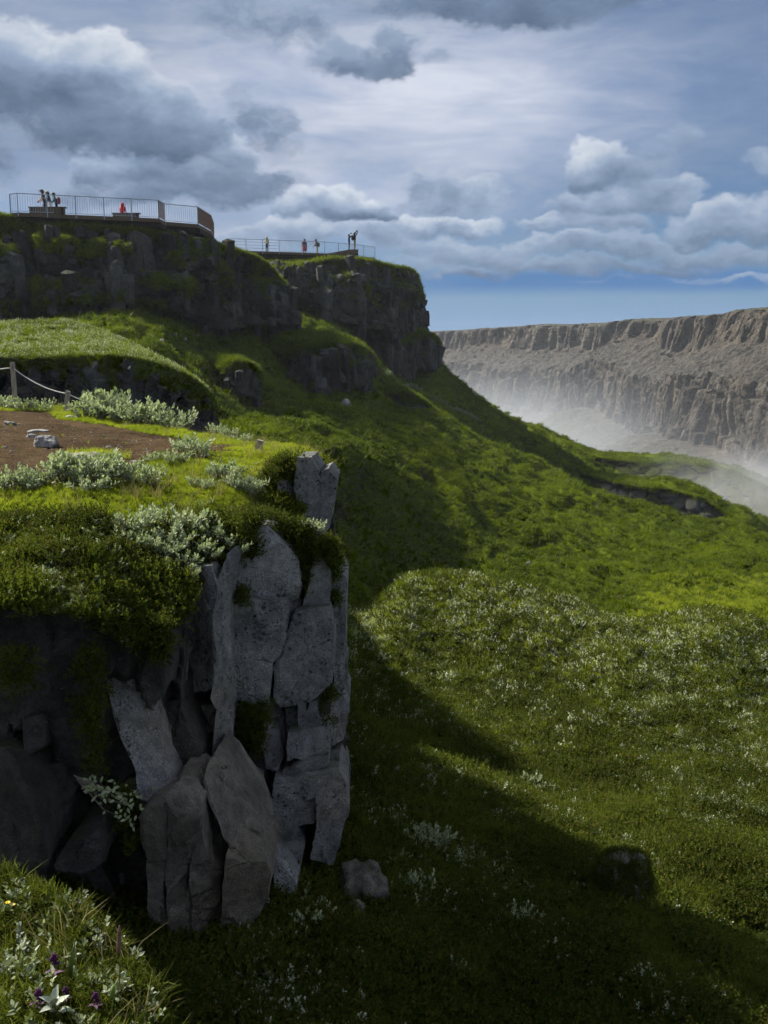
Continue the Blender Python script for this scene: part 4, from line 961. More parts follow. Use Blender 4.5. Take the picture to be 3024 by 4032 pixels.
CRAG = [
 ('block', Z8, [(520,20),(600,40),(690,110),(760,190),(800,260),(810,400),(800,470),(740,480),(560,472),(470,466),(430,430),(420,380),(455,220),(510,130)], 9.40, .3, -.10, 1.2, 'rock_near', .6),
 ('block', Z8, [(398,492),(560,486),(722,494),(735,560),(715,700),(690,775),(640,850),(605,1140),(540,1100),(430,1060),(408,950),(420,820),(380,600)], 9.20, .4, .05, 1.2, 'rock_near', 1.0),
 ('block', Z8, [(775,562),(860,542),(985,530),(1002,640),(1012,800),(1000,960),(900,1050),(830,1090),(690,1120),(655,1060),(660,880),(700,780),(728,690)], 9.50, .5, .05, 1.2, 'rock_near', .7),
 ('block', Z8, [(880,195),(960,208),(985,270),(990,400),(980,518),(900,528),(806,548),(832,480),(862,420),(868,280)], 9.75, .6, 0, 1.1, 'rock_near', .7),
 ('column', Z8, [(1004,540),(1060,460),(1082,480),(1078,700),(1072,1000),(1015,1015),(1010,700)], 10.3, .8, 0, .9, 'rock_near', .6),
 ('block', Z8, [(1010,330),(1060,318),(1092,360),(1088,470),(1020,530)], 10.4, .8, 0, .9, 'rock_near', .6),
 ('block', Z8, [(1000,1070),(1070,1050),(1102,1110),(1075,1300),(1000,1345),(985,1200)], 10.1, .8, 0, .9, 'rock_near', .8),
 ('column', Z8, [(405,190),(442,220),(420,330),(384,520),(378,700),(392,860),(402,1100),(392,1300),(387,1460),(340,1525),(285,1460),(296,1280),(312,1120),(280,1060),(290,960),(300,800),(288,620),(302,440),(332,330),(370,230)], 8.65, 2.2, 0, .8, 'rock_near', .55),
 ('block', Z8, [(200,290),(270,300),(300,420),(285,620),(298,800),(280,1000),(180,1012),(100,960),(60,800),(40,620),(50,480),(120,430),(150,370)], 8.60, -1.0, 0, 1.1, 'rock_near', .8),
 ('block', Z8, [(140,1200),(210,1120),(300,1120),(305,1290),(290,1440),(230,1400),(180,1300)], 8.75, 0, 0, .8, 'rock_near', .8),
 ('column', Z8, [(208,1580),(270,1450),(360,1530),(440,1650),(540,1790),(590,1940),(600,2040),(500,2050),(390,2010),(370,1940),(330,1830),(240,1680)], 7.80, 1.0, -.5, .8, 'rock_near_brown', .6),
 ('block', Z7, [(1048,1052),(1130,1062),(1235,1062),(1256,1110),(1250,1230),(1190,1360),(1120,1402),(1032,1385),(1030,1180)], 7.62, .6, .25, .9, 'rock_near_brown', .6),
 ('column', Z7, [(640,850),(690,812),(772,788),(778,950),(766,1150),(772,1490),(720,1500),(690,1300),(682,1050),(648,950)], 7.46, -.6, .25, .9, 'rock_near_brown', .7),
 ('column', Z7, [(772,788),(860,768),(925,812),(930,900),(884,1000),(872,1200),(882,1455),(776,1485),(770,1150),(782,950)], 7.36, .6, .25, 1.0, 'rock_near_brown', .7),
 ('column', Z7, [(932,905),(948,960),(975,1060),(1035,1105),(1035,1400),(960,1430),(886,1452),(876,1200),(888,1005)], 7.52, .8, .25, .9, 'rock_near_brown', .7),
 ('column', Z7, [(560,30),(600,130),(640,100),(700,65),(725,110),(720,330),(740,440),(770,590),(830,700),(850,735),(700,768),(650,790),(630,600),(540,420),(500,250),(490,180),(550,120)], 7.75, .5, -.2, .9, 'rock_near', .9),
 ('block', Z7, [(735,350),(830,320),(890,480),(930,560),(945,680),(880,720),(840,680),(790,580),(750,440)], 8.15, 0, 0, .8, 'rock_back', 1.0),
 ('block', Z7, [(970,980),(1000,820),(1050,900),(1085,1020),(1030,1095),(985,1050)], 7.85, .5, 0, .8, 'rock_near_brown', .6),
 ('block', Z7, [(1470,700),(1580,645),(1610,700),(1626,810),(1580,960),(1555,1060),(1450,1040),(1480,900)], 9.35, 1.0, .2, 1.0, 'rock_near', .7),
 ('block', Z7, [(1270,720),(1400,690),(1480,680),(1472,880),(1390,900),(1420,960),(1400,1090),(1340,1120),(1270,1020),(1262,850)], 9.15, .5, .2, 1.0, 'rock_near', 1.3),
 ('block', Z7, [(1350,472),(1440,450),(1540,430),(1540,520),(1530,572),(1450,590),(1380,575),(1340,592)], 9.40, .6, 0, 1.0, 'rock_near', .7),
 ('block', Z7, [(1320,650),(1400,605),(1530,580),(1532,612),(1450,645),(1400,665),(1320,715)], 9.35, .6, .6, .9, 'rock_near', .7),
 ('column', Z7, [(1330,340),(1380,320),(1395,430),(1340,470)], 9.62, .6, 0, .7, 'rock_near', .7),
 ('column', Z7, [(1390,325),(1430,312),(1440,430),(1398,450)], 9.55, .6, 0, .7, 'rock_near', .7),
 ('column', Z7, [(1438,312),(1478,308),(1484,400),(1444,430)], 9.6, .6, 0, .7, 'rock_near', .7),
 ('block', Z7, [(1488,300),(1540,280),(1545,400),(1490,410)], 9.85, .6, 0, .7, 'rock_back', .9),
 ('block', Z7, [(1230,420),(1290,440),(1330,560),(1290,640),(1240,620),(1220,520)], 9.35, .6, 0, .8, 'rock_near', 1.2),
 ('block', Z7, [(1110,560),(1220,540),(1250,700),(1180,740),(1090,700)], 9.3, .3, 0, .8, 'rock_back', 1.3),
 ('block', Z7, [(1150,740),(1195,760),(1200,880),(1160,900),(1120,800)], 8.7, .3, 0, .7, 'rock_near', .8),
 ('block', Z7, [(1270,1020),(1340,1105),(1385,1170),(1365,1300),(1300,1330),(1285,1200)], 8.75, .5, 0, .8, 'rock_near', 1.0),
 ('block', Z7, [(1540,300),(1575,330),(1585,430),(1600,480),(1545,520),(1545,400)], 10.0, .8, 0, .8, 'rock_near', .8),
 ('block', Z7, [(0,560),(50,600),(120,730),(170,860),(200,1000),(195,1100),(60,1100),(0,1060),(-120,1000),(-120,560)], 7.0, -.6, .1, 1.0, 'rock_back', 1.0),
 ('block', Z7, [(230,112),(320,100),(352,140),(342,240),(270,272),(200,262)], 7.35, .3, 0, .8, 'rock_near', 1.0),
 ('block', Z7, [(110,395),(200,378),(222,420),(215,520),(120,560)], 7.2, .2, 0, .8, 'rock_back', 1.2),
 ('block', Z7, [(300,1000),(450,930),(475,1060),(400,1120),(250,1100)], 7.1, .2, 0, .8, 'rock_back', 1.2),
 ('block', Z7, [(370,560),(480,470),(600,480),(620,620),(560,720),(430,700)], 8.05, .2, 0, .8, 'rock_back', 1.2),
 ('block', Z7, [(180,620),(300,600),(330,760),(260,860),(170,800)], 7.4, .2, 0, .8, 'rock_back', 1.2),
 ('block', Z6, [(0,690),(80,730),(180,752),(266,782),(240,860),(150,900),(60,865),(0,850),(-200,840),(-200,680)], 7.35, .3, 0, .8, 'rock_near_brown', 1.2),
 ('column', Z6, [(1385,8),(1450,10),(1490,70),(1500,200),(1484,330),(1410,312),(1372,150)], 11.0, .8, 0, 1.0, 'rock_near', .8),
 ('column', Z6, [(1494,75),(1530,60),(1572,110),(1556,200),(1532,330),(1490,362),(1500,200)], 11.15, .9, 0, 1.0, 'rock_near', .8),
 ('column', Z6, [(1292,122),(1330,100),(1340,200),(1330,280),(1296,270)], 10.9, .6, 0, .8, 'rock_near', .9),
 ('column', Z6, [(1335,100),(1370,92),(1384,200),(1366,280),(1336,276)], 11.0, .6, 0, .8, 'rock_near', .9),
 ('block', Z6, [(1245,190),(1290,160),(1296,270),(1260,240)], 10.8, .4, 0, .7, 'rock_near', .9),
]
for i, (nm, fn, pts, d, gx, gy, th, mt, am) in enumerate(CRAG):
    block(nm, [fn(q) for q in pts], d, gx, gy, th, 0.026 if am < 1.1 else 0.032, mt, i, am, parent=None, facet=2.3 if mt == 'rock_near_brown' else 1.2)
# broken columns that fill the joints behind the large blocks
NEARC = [column_mesh(150 + k, 5 + k % 3, 6) for k in range(10)]
for k, m_ in enumerate(NEARC): m_.materials.append(MATS[('rock_near', 'rock_near_brown', 'rock_back')[k % 3]])
r_ = random.Random(12)
for gx_ in range(0, 345, 15):
    for gy_ in range(600, 930, 30):
        px = gx_ + r_.uniform(-8, 8); py = gy_ + r_.uniform(-14, 14)
        d = np.interp(px, [0, 100, 160, 200, 250, 300, 345], [8.3, 8.2, 8.4, 9.2, 9.9, 10.1, 10.5]) + r_.uniform(-.22, .12)
        lim = np.interp(px, [0, 150, 175, 240, 300, 340], [640, 660, 620, 560, 540, 545])
        if py - 12 < lim or (px > 335 and py > 700): continue
        s_ = d / FPX; wd = r_.uniform(16, 34) * s_; hg = r_.uniform(34, 90) * s_
        link('column', r_.choice(NEARC), None, None, P(px, py + hg / s_ * .5, d), (r_.gauss(0, .12), r_.gauss(.05, .12), r_.uniform(0, 6.28)), (wd, wd, hg))
for o in [o for o in COL.objects if o.parent is None and o.name.split('.')[0] in ('block', 'column')]:
    loc = o.location.copy(); o.parent = crag; o.matrix_parent_inverse = Matrix.Identity(4); o.location = loc - crag.location
# ------------------------------------------------------------------ plants: small shapes, scattered by surveyed position
PROTO = {}
def proto_collection(key, meshes):
    c = bpy.data.collections.new('plants_' + key)
    for i, me in enumerate(meshes):
        c.objects.link(bpy.data.objects.new('%s_%02d' % (key, i), me))
    PROTO[key] = c
    return c
def blade(v, f, base, dirv, L, wd, bend, r):
    """one grass blade: two bent quads ending in a point"""
    dirv = np.array(dirv, float); dirv /= np.linalg.norm(dirv)
    side = np.cross(dirv, (0, 0, 1)); ns = np.linalg.norm(side)
    side = side / ns if ns > 1e-3 else np.array((1.0, 0, 0))
    a = r.uniform(0, PI); up = np.array((0, 0, 1.0)); s2 = side * math.cos(a) + np.cross(side, dirv) * math.sin(a)
    lean = np.array((dirv[0], dirv[1], 0)); b = len(v); base = np.array(base, float)
    for t, w_ in ((0, 1), (0.5, 0.8)):
        c = base + dirv * L * t + (lean - up * 0.35) * bend * L * t * t
        v.append(c - s2 * wd * w_ / 2); v.append(c + s2 * wd * w_ / 2)
    v.append(base + dirv * L + (lean - up * 0.35) * bend * L)
    f += [(b, b + 1, b + 3), (b, b + 3, b + 2), (b + 2, b + 3, b + 4)]
def leaf_shape(v, f, base, dirv, nrm_, L, wd, cup=0.15):
    """pointed oval leaf folded along its midrib"""
    d = np.array(dirv, float); d /= np.linalg.norm(d); s_ = np.cross(d, nrm_); s_ /= np.linalg.norm(s_) + 1e-9; u = np.cross(s_, d)
    base = np.array(base, float); b = len(v)
    v += [base, base + d * L * .35 + s_ * wd * .48 + u * cup * wd, base + d * L * .72 + s_ * wd * .36 + u * cup * wd, base + d * L, base + d * L * .72 - s_ * wd * .36 + u * cup * wd, base + d * L * .35 - s_ * wd * .48 + u * cup * wd, base + d * L * .5 - u * 0.02 * L]
    f += [(b, b + 1, b + 6), (b + 1, b + 2, b + 6), (b + 2, b + 3, b + 6), (b + 3, b + 4, b + 6), (b + 4, b + 5, b + 6), (b + 5, b, b + 6)]
def tri_mesh(name, v, f, mat, smooth=False):
    me = mesh_np(name, np.array(v), np.array(f), smooth); me.materials.append(MATS[mat])
    k = 3 if len(f) % 6 else 6                                   # faces of one blade or leaf share a shade
    lv = np.repeat(np.random.default_rng(len(v)).random(len(f) // k + 1), k)[:len(f)]
    at = me.attributes.new('lv', 'FLOAT', 'FACE'); at.data.foreach_set('value', lv.astype(np.float32))
    return me
def tuft(seed, n, L, spread, wd, lean, mat, bend=0.35):
    r = random.Random(seed); v = []; f = []
    for _ in range(n):
        a = r.uniform(0, 2 * PI); q = spread * math.sqrt(r.random())
        dx, dy = r.gauss(0, lean), r.gauss(0, lean)
        blade(v, f, (math.cos(a) * q, math.sin(a) * q, -0.04 * L), (dx, dy, 1), L * r.uniform(.5, 1.1), wd * r.uniform(.7, 1.3), bend * r.uniform(0.2, 1.6), r)
    return tri_mesh('tuft', v, f, mat)
def sprig(seed, H, nl, L, wd, mat, upright=0.5):
    """a shoot with leaves set round it, closer towards the tip"""
    r = random.Random(seed); v = []; f = []
    lx, ly = r.gauss(0, .25), r.gauss(0, .25)
    for k in range(nl):
        t = 0.15 + 0.85 * (k / max(1, nl - 1)) ** 0.8
        a = k * 2.4 + r.uniform(-.4, .4); base = (lx * H * t * t, ly * H * t * t, H * t)
        up = upright + 0.9 * t ** 3
        d = (math.cos(a), math.sin(a), up + r.gauss(0, .15)); nn = (-math.cos(a) * .5, -math.sin(a) * .5, 1.0)
        leaf_shape(v, f, base, d, nn, L * r.uniform(.7, 1.15) * (1 - 0.35 * t ** 4), wd * r.uniform(.8, 1.2))
    return v, f
def sprig_clump(seed, ns, R, H, nl, L, wd, mat, upright=0.5):
    r = random.Random(seed); V = []; F = []
    for k in range(ns):
        v, f = sprig(seed * 31 + k, H * r.uniform(.5, 1.15), nl, L, wd, mat, upright)
        a = r.uniform(0, 2 * PI); q = R * math.sqrt(r.random()); M = Matrix.Rotation(r.gauss(0, .35), 3, 'X') @ Matrix.Rotation(r.gauss(0, .35), 3, 'Y')
        M = np.array(M); b = len(V)
        V += [M @ x + np.array((math.cos(a) * q, math.sin(a) * q, 0)) for x in v]; F += [tuple(b + i for i in t) for t in f]
    return tri_mesh('clump', V, F, mat)
proto_collection('grass_far', [tuft(100 + k, 34, 0.40, 0.30, 0.035, 0.55, 'grass_slope', .5) for k in range(6)])
proto_collection('grass_near', [tuft(200 + k, 26, 0.17, 0.085, 0.0085, 0.5, 'grass_near', .6) for k in range(6)])
proto_collection('grass_bright', [tuft(300 + k, 24, 0.20, 0.07, 0.009, 0.32, 'grass_bright', .4) for k in range(5)])
proto_collection('grass_dry', [tuft(350 + k, 9, 0.30, 0.06, 0.006, 0.28, 'straw', .5) for k in range(4)])
proto_collection('moss', [sprig_clump(400 + k, 9, 0.085, 0.075, 9, 0.022, 0.010, 'moss_leaf', .9) for k in range(6)])
proto_collection('willow_low', [sprig_clump(500 + k, 5, 0.085, 0.10, 8, 0.040, 0.018, 'willow_small', .55) for k in range(6)])
proto_collection('willow_far', [sprig_clump(540 + k, 6, 0.16, 0.20, 7, 0.085, 0.042, 'willow_small', .5) for k in range(4)])

SCAT = []
def scatter(*a, **k): SCAT.append((a, k))
def scatter_now(name, key, pos, scale, tint, mat=None, tilt=0.15, nrm_=None, label=None, seed=1, flat=1.0):
    """one object of kind stuff that carries many small plants at given places"""
    pos = np.asarray(pos, np.float32); n_ = len(pos); rg = np.random.default_rng(seed)
    me = bpy.data.meshes.new(name); me.vertices.add(n_); me.vertices.foreach_set('co', pos.ravel())
    rot = np.stack([rg.normal(0, tilt, n_), rg.normal(0, tilt, n_), rg.uniform(0, 2 * PI, n_)], 1).astype(np.float32)
    if nrm_ is not None:
        for i in range(n_):
            q = Vector(nrm_[i]).to_track_quat('Z', 'Y') @ Euler((rot[i, 0], rot[i, 1], rot[i, 2])).to_quaternion(); rot[i] = q.to_euler()
    for nm, typ, arr, fld in (('rot', 'FLOAT_VECTOR', rot, 'vector'), ('scl', 'FLOAT', np.broadcast_to(scale, n_).astype(np.float32), 'value'), ('tint', 'FLOAT', np.broadcast_to(tint, n_).astype(np.float32), 'value'), ('idx', 'INT', rg.integers(0, 1000, n_).astype(np.int32), 'value')):
        at = me.attributes.new(nm, typ, 'POINT'); at.data.foreach_set(fld, np.ascontiguousarray(arr).ravel())
    o = link(name, me)
    ng = bpy.data.node_groups.new('scatter_' + name, 'GeometryNodeTree')
    ng.interface.new_socket('Geometry', in_out='INPUT', socket_type='NodeSocketGeometry'); ng.interface.new_socket('Geometry', in_out='OUTPUT', socket_type='NodeSocketGeometry')
    N = ng.nodes; Lk = ng.links
    gi = N.new('NodeGroupInput'); go_ = N.new('NodeGroupOutput'); ci = N.new('GeometryNodeCollectionInfo'); ip = N.new('GeometryNodeInstanceOnPoints')
    ci.inputs['Collection'].default_value = PROTO[key]; ci.inputs['Separate Children'].default_value = True; ci.inputs['Reset Children'].default_value = True
    def na(nm, typ):
        q = N.new('GeometryNodeInputNamedAttribute'); q.data_type = typ; q.inputs['Name'].default_value = nm; return q.outputs[0]
    Lk.new(gi.outputs[0], ip.inputs['Points']); Lk.new(ci.outputs[0], ip.inputs['Instance']); ip.inputs['Pick Instance'].default_value = True
    Lk.new(na('idx', 'INT'), ip.inputs['Instance Index'])
    er = N.new('FunctionNodeEulerToRotation'); Lk.new(na('rot', 'FLOAT_VECTOR'), er.inputs[0]); Lk.new(er.outputs[0], ip.inputs['Rotation'])
    Lk.new(na('scl', 'FLOAT'), ip.inputs['Scale']); Lk.new(ip.outputs[0], go_.inputs[0])
    md = o.modifiers.new('scatter', 'NODES'); md.node_group = ng
    tag(o, label, None, None, 'stuff')
    return o
def project(p):
    """pixel of a world point, to test what the survey shows there"""
    yv = p[:, 1] * CP - p[:, 2] * SP; zv = p[:, 1] * SP + p[:, 2] * CP
    return 384 + FPX * p[:, 0] / yv, 512 - FPX * zv / yv
def in_poly(px, py, poly):
    c = np.zeros(len(px), bool); q = np.array(poly, float); j = len(q) - 1
    for i in range(len(q)):
        x1, y1 = q[i]; x2, y2 = q[j]
        k = ((y1 > py) != (y2 > py)) & (px < (x2 - x1) * (py - y1) / (y2 - y1 + 1e-12) + x1); c ^= k; j = i
    return c
rg = np.random.default_rng(3)
def slope_hit_d(px, py, d0=40, d1=140):
    ds = np.linspace(d0, d1, 500); q = Pn(np.full(500, px), np.full(500, py), ds); return ds[int(np.argmax(q[:, 2] < slope_z(q[:, 0], q[:, 1])))]
# --- long slope: coarse tufts
def sample_slope(n_, d0, d1, p0=-60, p1=830, power=1.0):
    b = rg.uniform(p0, p1, n_); d = np.exp(rg.uniform(math.log(d0), math.log(d1), n_))
    x = bx(b, d); return np.stack([x, d, slope_z(x, d)], 1)
p = sample_slope(130000, 30, 150)
cl = fbm(p * np.array((.12, .12, 0)) + 5, 4, 70); cl2 = fbm(p * np.array((.6, .6, 0)), 3, 71)
keep = rg.random(len(p)) < np.clip(0.62 + 0.9 * cl2, 0.12, 1); p = p[keep]; cl = cl[keep]; cl2 = cl2[keep]
sc_ = (0.38 + 0.0042 * p[:, 1]) * rg.uniform(.6, 1.25, len(p)) * (0.9 + 0.5 * cl2)
px_, py_ = project(p)
tint = np.clip(0.36 + 0.8 * cl + 0.35 * cl2 + rg.normal(0, .12, len(p)) + 0.6 * smooth01((px_ - 610) / 80) * np.exp(-((py_ - 600) / 30) ** 2) - 0.5 * smooth01((p[:, 1] - 80) / 12) * smooth01((px_ - 540) / 40) - 0.22 * (1 - smooth01((p[:, 1] - 50) / 8)) * (1 - smooth01((px_ - 560) / 80)), 0, 1)  # tint also paints the sunlit patch at right and shade behind the hummock
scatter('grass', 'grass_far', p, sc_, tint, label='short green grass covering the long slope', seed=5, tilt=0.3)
q = sample_slope(5000, 32, 140); q = q[fbm(q * np.array((.22, .22, 0)), 3, 73) > .12]
scatter('grass', 'grass_far', q, (0.7 + 0.006 * q[:, 1]) * rg.uniform(.6, 1.3, len(q)), np.clip(rg.normal(.05, .1, len(q)), 0, 1), label='dark tussocks on the long slope', seed=55, tilt=.3)
q = sample_slope(900, 36, 110); q = q[fbm(q * np.array((.15, .15, 0)), 3, 74) > .1]
scatter('dry_grass', 'grass_dry', q, (0.9 + 0.02 * q[:, 1]) * rg.uniform(.5, 1.1, len(q)), rg.random(len(q)), label='straw tufts on the long slope', seed=56, tilt=.3)
# --- near slope: fine grass, moss and the pale low willow
p = sample_slope(120000, 5.0, 36, -10, 850)
cl = fbm(p * np.array((.35, .35, 0)), 4, 80); cl2 = fbm(p * np.array((1.7, 1.7, 0)), 3, 81)
t_ = rg.random(len(p))
kg = t_ < np.clip(0.55 + 0.8 * cl2, .1, 1)
pg = p[kg]
scatter('grass', 'grass_near', pg, (0.55 + 0.034 * pg[:, 1]) * rg.uniform(.6, 1.3, len(pg)), np.clip(0.40 + 0.6 * cl[kg] + 0.4 * cl2[kg] + rg.normal(0, .15, len(pg)), 0, 1), label='dark grass and moss on the near slope', seed=6, tilt=0.35)
pm = p[~kg]
scatter('moss', 'moss', pm, (1.0 + 0.05 * pm[:, 1]) * rg.uniform(.7, 1.5, len(pm)), np.clip(0.35 + 0.6 * cl[~kg] + rg.normal(0, .2, len(pm)), 0, 1), label='dark moss and crowberry cushions between the slope grass', seed=7)
def willow_density(px, py, p):
    c = fbm(p * np.array((.55, .55, 0)), 4, 90)
    w_ = 0.14 + 1.5 * np.clip(c - 0.05, -0.2, 1)
    w_ = w_ + 0.9 * smooth01((py - 622) / 30) * smooth01((px - 600) / 60) * (1 - smooth01((py - 760) / 90))      # pale carpet at right
    w_ = w_ + 0.35 * smooth01((620 - py) / 30) * smooth01((px - 400) / 60)
    w_ = w_ + 0.5 * np.exp(-((px - 470) / 110) ** 2 - ((py - 690) / 70) ** 2)
    w_ = w_ * (1 - 0.45 * smooth01((py - 830) / 60))
    return w_
p = sample_slope(60000, 6, 36, 150, 850)
px_, py_ = project(p); dn = willow_density(px_, py_, p)
p = p[rg.random(len(p)) < dn * 0.5]
near = p[:, 1] < 17
a_ = p[near]; b_ = p[~near]
scatter('low_willow', 'willow_low', a_, (0.62 + 0.032 * a_[:, 1]) * rg.uniform(.4, 1.4, len(a_)), np.clip(rg.normal(.62, .28, len(a_)), 0, 1), label='pale woolly willow sprigs dotted over the near slope', seed=8)
scatter('low_willow', 'willow_far', b_, (0.25 + 0.012 * b_[:, 1]) * rg.uniform(.45, 1.4, len(b_)), np.clip(rg.normal(.5, .28, len(b_)), 0, 1), label='pale willow carpet over the sunlit hummock', seed=9)
def crest_mask(px_, py_):  # where the brow's pale plants are coloured brighter to stand for sunlight
    cy = np.interp(px_, [345, 390, 415, 440, 520, 600, 640, 700, 768], [612, 598, 576, 574, 590, 618, 628, 620, 640])
    return np.where(py_ < cy + 16, np.exp(-((py_ - cy - 16) / 22) ** 2), np.exp(-((py_ - cy - 16) / 42) ** 2)) * np.clip(0.75 + 1.1 * fbm(np.stack([px_ * .02, py_ * .03, 0 * px_], 1), 3, 77), .05, 1)
p = sample_slope(90000, 20, 35, 330, 850)
px_, py_ = project(p); cm = crest_mask(px_, py_)
k_ = rg.random(len(p)) < 0.04 + 0.85 * cm
q = p[k_ & (rg.random(len(p)) < .33)]
scatter('low_willow', 'willow_far', q, (0.4 + 0.016 * q[:, 1]) * rg.uniform(.4, 1.1, len(q)), np.clip(rg.normal(.9, .15, len(q)), 0, 1), label='sunlit pale willow on the brow of the hummock', seed=109)
q = p[k_ & (rg.random(len(p)) < .22)]
scatter('dry_grass', 'grass_dry', q, (0.5 + 0.02 * q[:, 1]) * rg.uniform(.4, 1.0, len(q)), rg.uniform(0, 1, len(q)), label='straw coloured grass on the brow of the hummock', seed=110)
p = p[k_]
scatter('grass', 'grass_bright', p, (0.6 + 0.025 * p[:, 1]) * rg.uniform(.5, 1.1, len(p)), rg.uniform(.3, 1, len(p)), label='tall yellow green grass along the hummock crest', seed=10)

p = sample_slope(14000, 37, 52, 560, 850); px_, py_ = project(p)  # brighter grass colour paints a sunlit patch here
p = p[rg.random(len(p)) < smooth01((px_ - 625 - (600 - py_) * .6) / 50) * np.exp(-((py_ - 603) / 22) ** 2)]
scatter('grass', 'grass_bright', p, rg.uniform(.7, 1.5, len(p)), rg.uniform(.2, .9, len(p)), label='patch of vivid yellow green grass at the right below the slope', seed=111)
# --- cliff tops, lips and ledges
def lip_points(entry, n_, back, down_rows):
    nm, T_, nr_, bd_, C_, W_ = entry
    out = []; nn = []
    i = rg.integers(0, len(T_), n_); t = rg.random(n_)
    kk = rg.integers(0, len(C_), n_)
    top_ = C_[np.minimum((t ** 1.6 * back).astype(int), len(C_) - 1), i]
    return top_ + rg.normal(0, 0.08, (n_, 3)) * np.array((1, 1, 0))
def hang_points(entry, n_, mx):
    nm, T_, nr_, bd_, C_, W_ = entry
    i = rg.integers(0, len(T_), n_); k = (rg.random(n_) ** 2.2 * mx * len(W_)).astype(int)
    pp = W_[np.minimum(k, len(W_) - 1), i]
    msk = fbm(pp * np.array((.35, .35, .5)), 3, 95) > -0.05 + 0.9 * (k / len(W_))
    return pp[msk] + np.concatenate([nr_[i[msk]] * 0.05, np.zeros((msk.sum(), 1))], 1)
gp_, gs_, gt_ = [], [], []
for e, n_, back, sz in zip(CLIFF_TOPS, (9000, 6000, 2600, 5000, 1500, 15000, 900, 1100, 1600), (16, 18, 25, 25, 25, 25, 25, 25, 25), (.75, .9, .9, .8, .7, .42, .7, .8, .8)):
    a = lip_points(e, n_, back, 0); b = hang_points(e, n_ // 2 if e[0] != 'cliff' else n_, 0.7)
    gp_.append(np.concatenate([a, b])); gs_.append(np.full(len(a) + len(b), sz))
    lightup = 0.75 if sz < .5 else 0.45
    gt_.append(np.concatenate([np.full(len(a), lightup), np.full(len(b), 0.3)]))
gp_ = np.concatenate(gp_); gs_ = np.concatenate(gs_); gt_ = np.concatenate(gt_)
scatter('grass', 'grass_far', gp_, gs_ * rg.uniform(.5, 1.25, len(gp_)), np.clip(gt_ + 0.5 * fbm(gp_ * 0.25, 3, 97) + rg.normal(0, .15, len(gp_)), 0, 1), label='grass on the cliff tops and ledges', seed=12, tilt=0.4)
LEDGE = [(0, [(36,234),(60,236),(85,240),(110,242),(132,246),(126,256),(80,256),(38,250)], 2600, .85), (0, [(-20,236),(18,238),(18,256),(-20,256)], 900, .6), (0, [(136,272),(196,280),(196,292),(136,286)], 900, .5), (0, [(20,280),(92,276),(92,290),(20,292)], 900, .45), (0, [(169,255),(185,252),(198,262),(190,268),(172,266)], 500, .35), (0, [(175,285),(190,284),(192,299),(180,299)], 300, .3), (0, [(14,218),(150,226),(205,238),(240,252),(236,256),(150,236),(100,230),(60,232),(15,226)], 2600, .55), (0, [(255,268),(275,280),(270,300),(252,285)], 500, .35), (0, [(218,262),(230,268),(232,284),(220,280)], 300, .3),
         (0, [(70,292),(130,294),(170,305),(160,312),(60,312)], 900, .3), (0, [(0, 300), (60, 296), (60, 316), (0, 318)], 600, .25),
         (1, [(330,262),(352,268),(356,282),(345,292),(330,280)], 700, .45), (1, [(375,270),(400,276),(412,286),(405,292),(385,284),(372,280)], 700, .45), (1, [(358,284),(372,290),(368,300),(354,296)], 350, .35), (1, [(395, 300), (412, 300), (410, 312), (398, 310)], 250, .3),
         (3, [(296,352),(330,352),(352,356),(330,362),(300,364)], 700, .5), (3, [(315,378),(330,388),(322,396),(308,384)], 260, .4), (5, [(0,362),(110,360),(160,372),(200,392),(195,400),(150,380),(100,368),(0,370)], 2400, .35)]
lp, ls, lt_ = [], [], []
for ci, poly, n_, tn in LEDGE:
    W_ = CLIFF_TOPS[ci][5].reshape(-1, 3); a, b = project(W_); q = W_[in_poly(a, b, poly)]
    if len(q):
        q = q[rg.integers(0, len(q), n_)] + rg.normal(0, .10, (n_, 3)); lp.append(q); ls.append(np.full(n_, .6 if ci < 4 else .32)); lt_.append(np.full(n_, tn))
lp = np.concatenate(lp); ls = np.concatenate(ls); lt_ = np.concatenate(lt_)
scatter('grass', 'grass_far', lp, ls * rg.uniform(.5, 1.2, len(lp)), np.clip(lt_ + rg.normal(0, .15, len(lp)), 0, 1), label='green ledges and moss patches on the dark cliffs', seed=112, tilt=.5)
e = CLIFF_TOPS[5]
a = lip_points(e, 5000, 25, 0)
scatter('low_willow', 'willow_far', a, rg.uniform(.35, .85, len(a)), np.clip(rg.normal(.55, .25, len(a)), 0, 1), label='pale willow on the sunlit terrace', seed=13)

# --- the shelf: moss slope, bright grass, edges
FRONTp = np.array(FRONT, float)
def sample_shelf(n_):
    b = rg.uniform(-60, 326, n_); f_ = interp(b, FRONT, 1); k_ = interp(b, BACK, 1)
    d = f_ * np.exp(rg.random(n_) * np.log(k_ / f_)); x = bx(b, d)
    return np.stack([x, d, shelf_z(x, d)], 1)
DIRT = up_e + lo_e[::-1]
p = sample_shelf(60000)
px_, py_ = project(p)
ind = in_poly(px_, py_, DIRT)
mossy = np.clip((py_ - 505) / 40 + 0.5 * fbm(p * 1.1, 3, 101), 0, 1)
mossy = np.maximum(mossy, smooth01((px_ - 255) / 20) * smooth01((py_ - 462) / 12))
mossy[(px_ > 120) & (px_ < 240) & (py_ < 520)] *= 0.3
mk = (~ind) & (rg.random(len(p)) < mossy)
pm = p[mk]
scatter('moss', 'moss', pm, rg.uniform(.5, 1.1, len(pm)) * (1 + 0.9 * np.clip(fbm(pm * 2.2, 3, 103), -.6, 1)), np.clip(0.42 + 0.9 * fbm(pm * 1.4, 3, 102) + rg.normal(0, .2, len(pm)), 0, 1), label='thick dark moss and heath hanging over the crag edge', seed=14, tilt=.4)
qm = pm[rg.random(len(pm)) < .16]
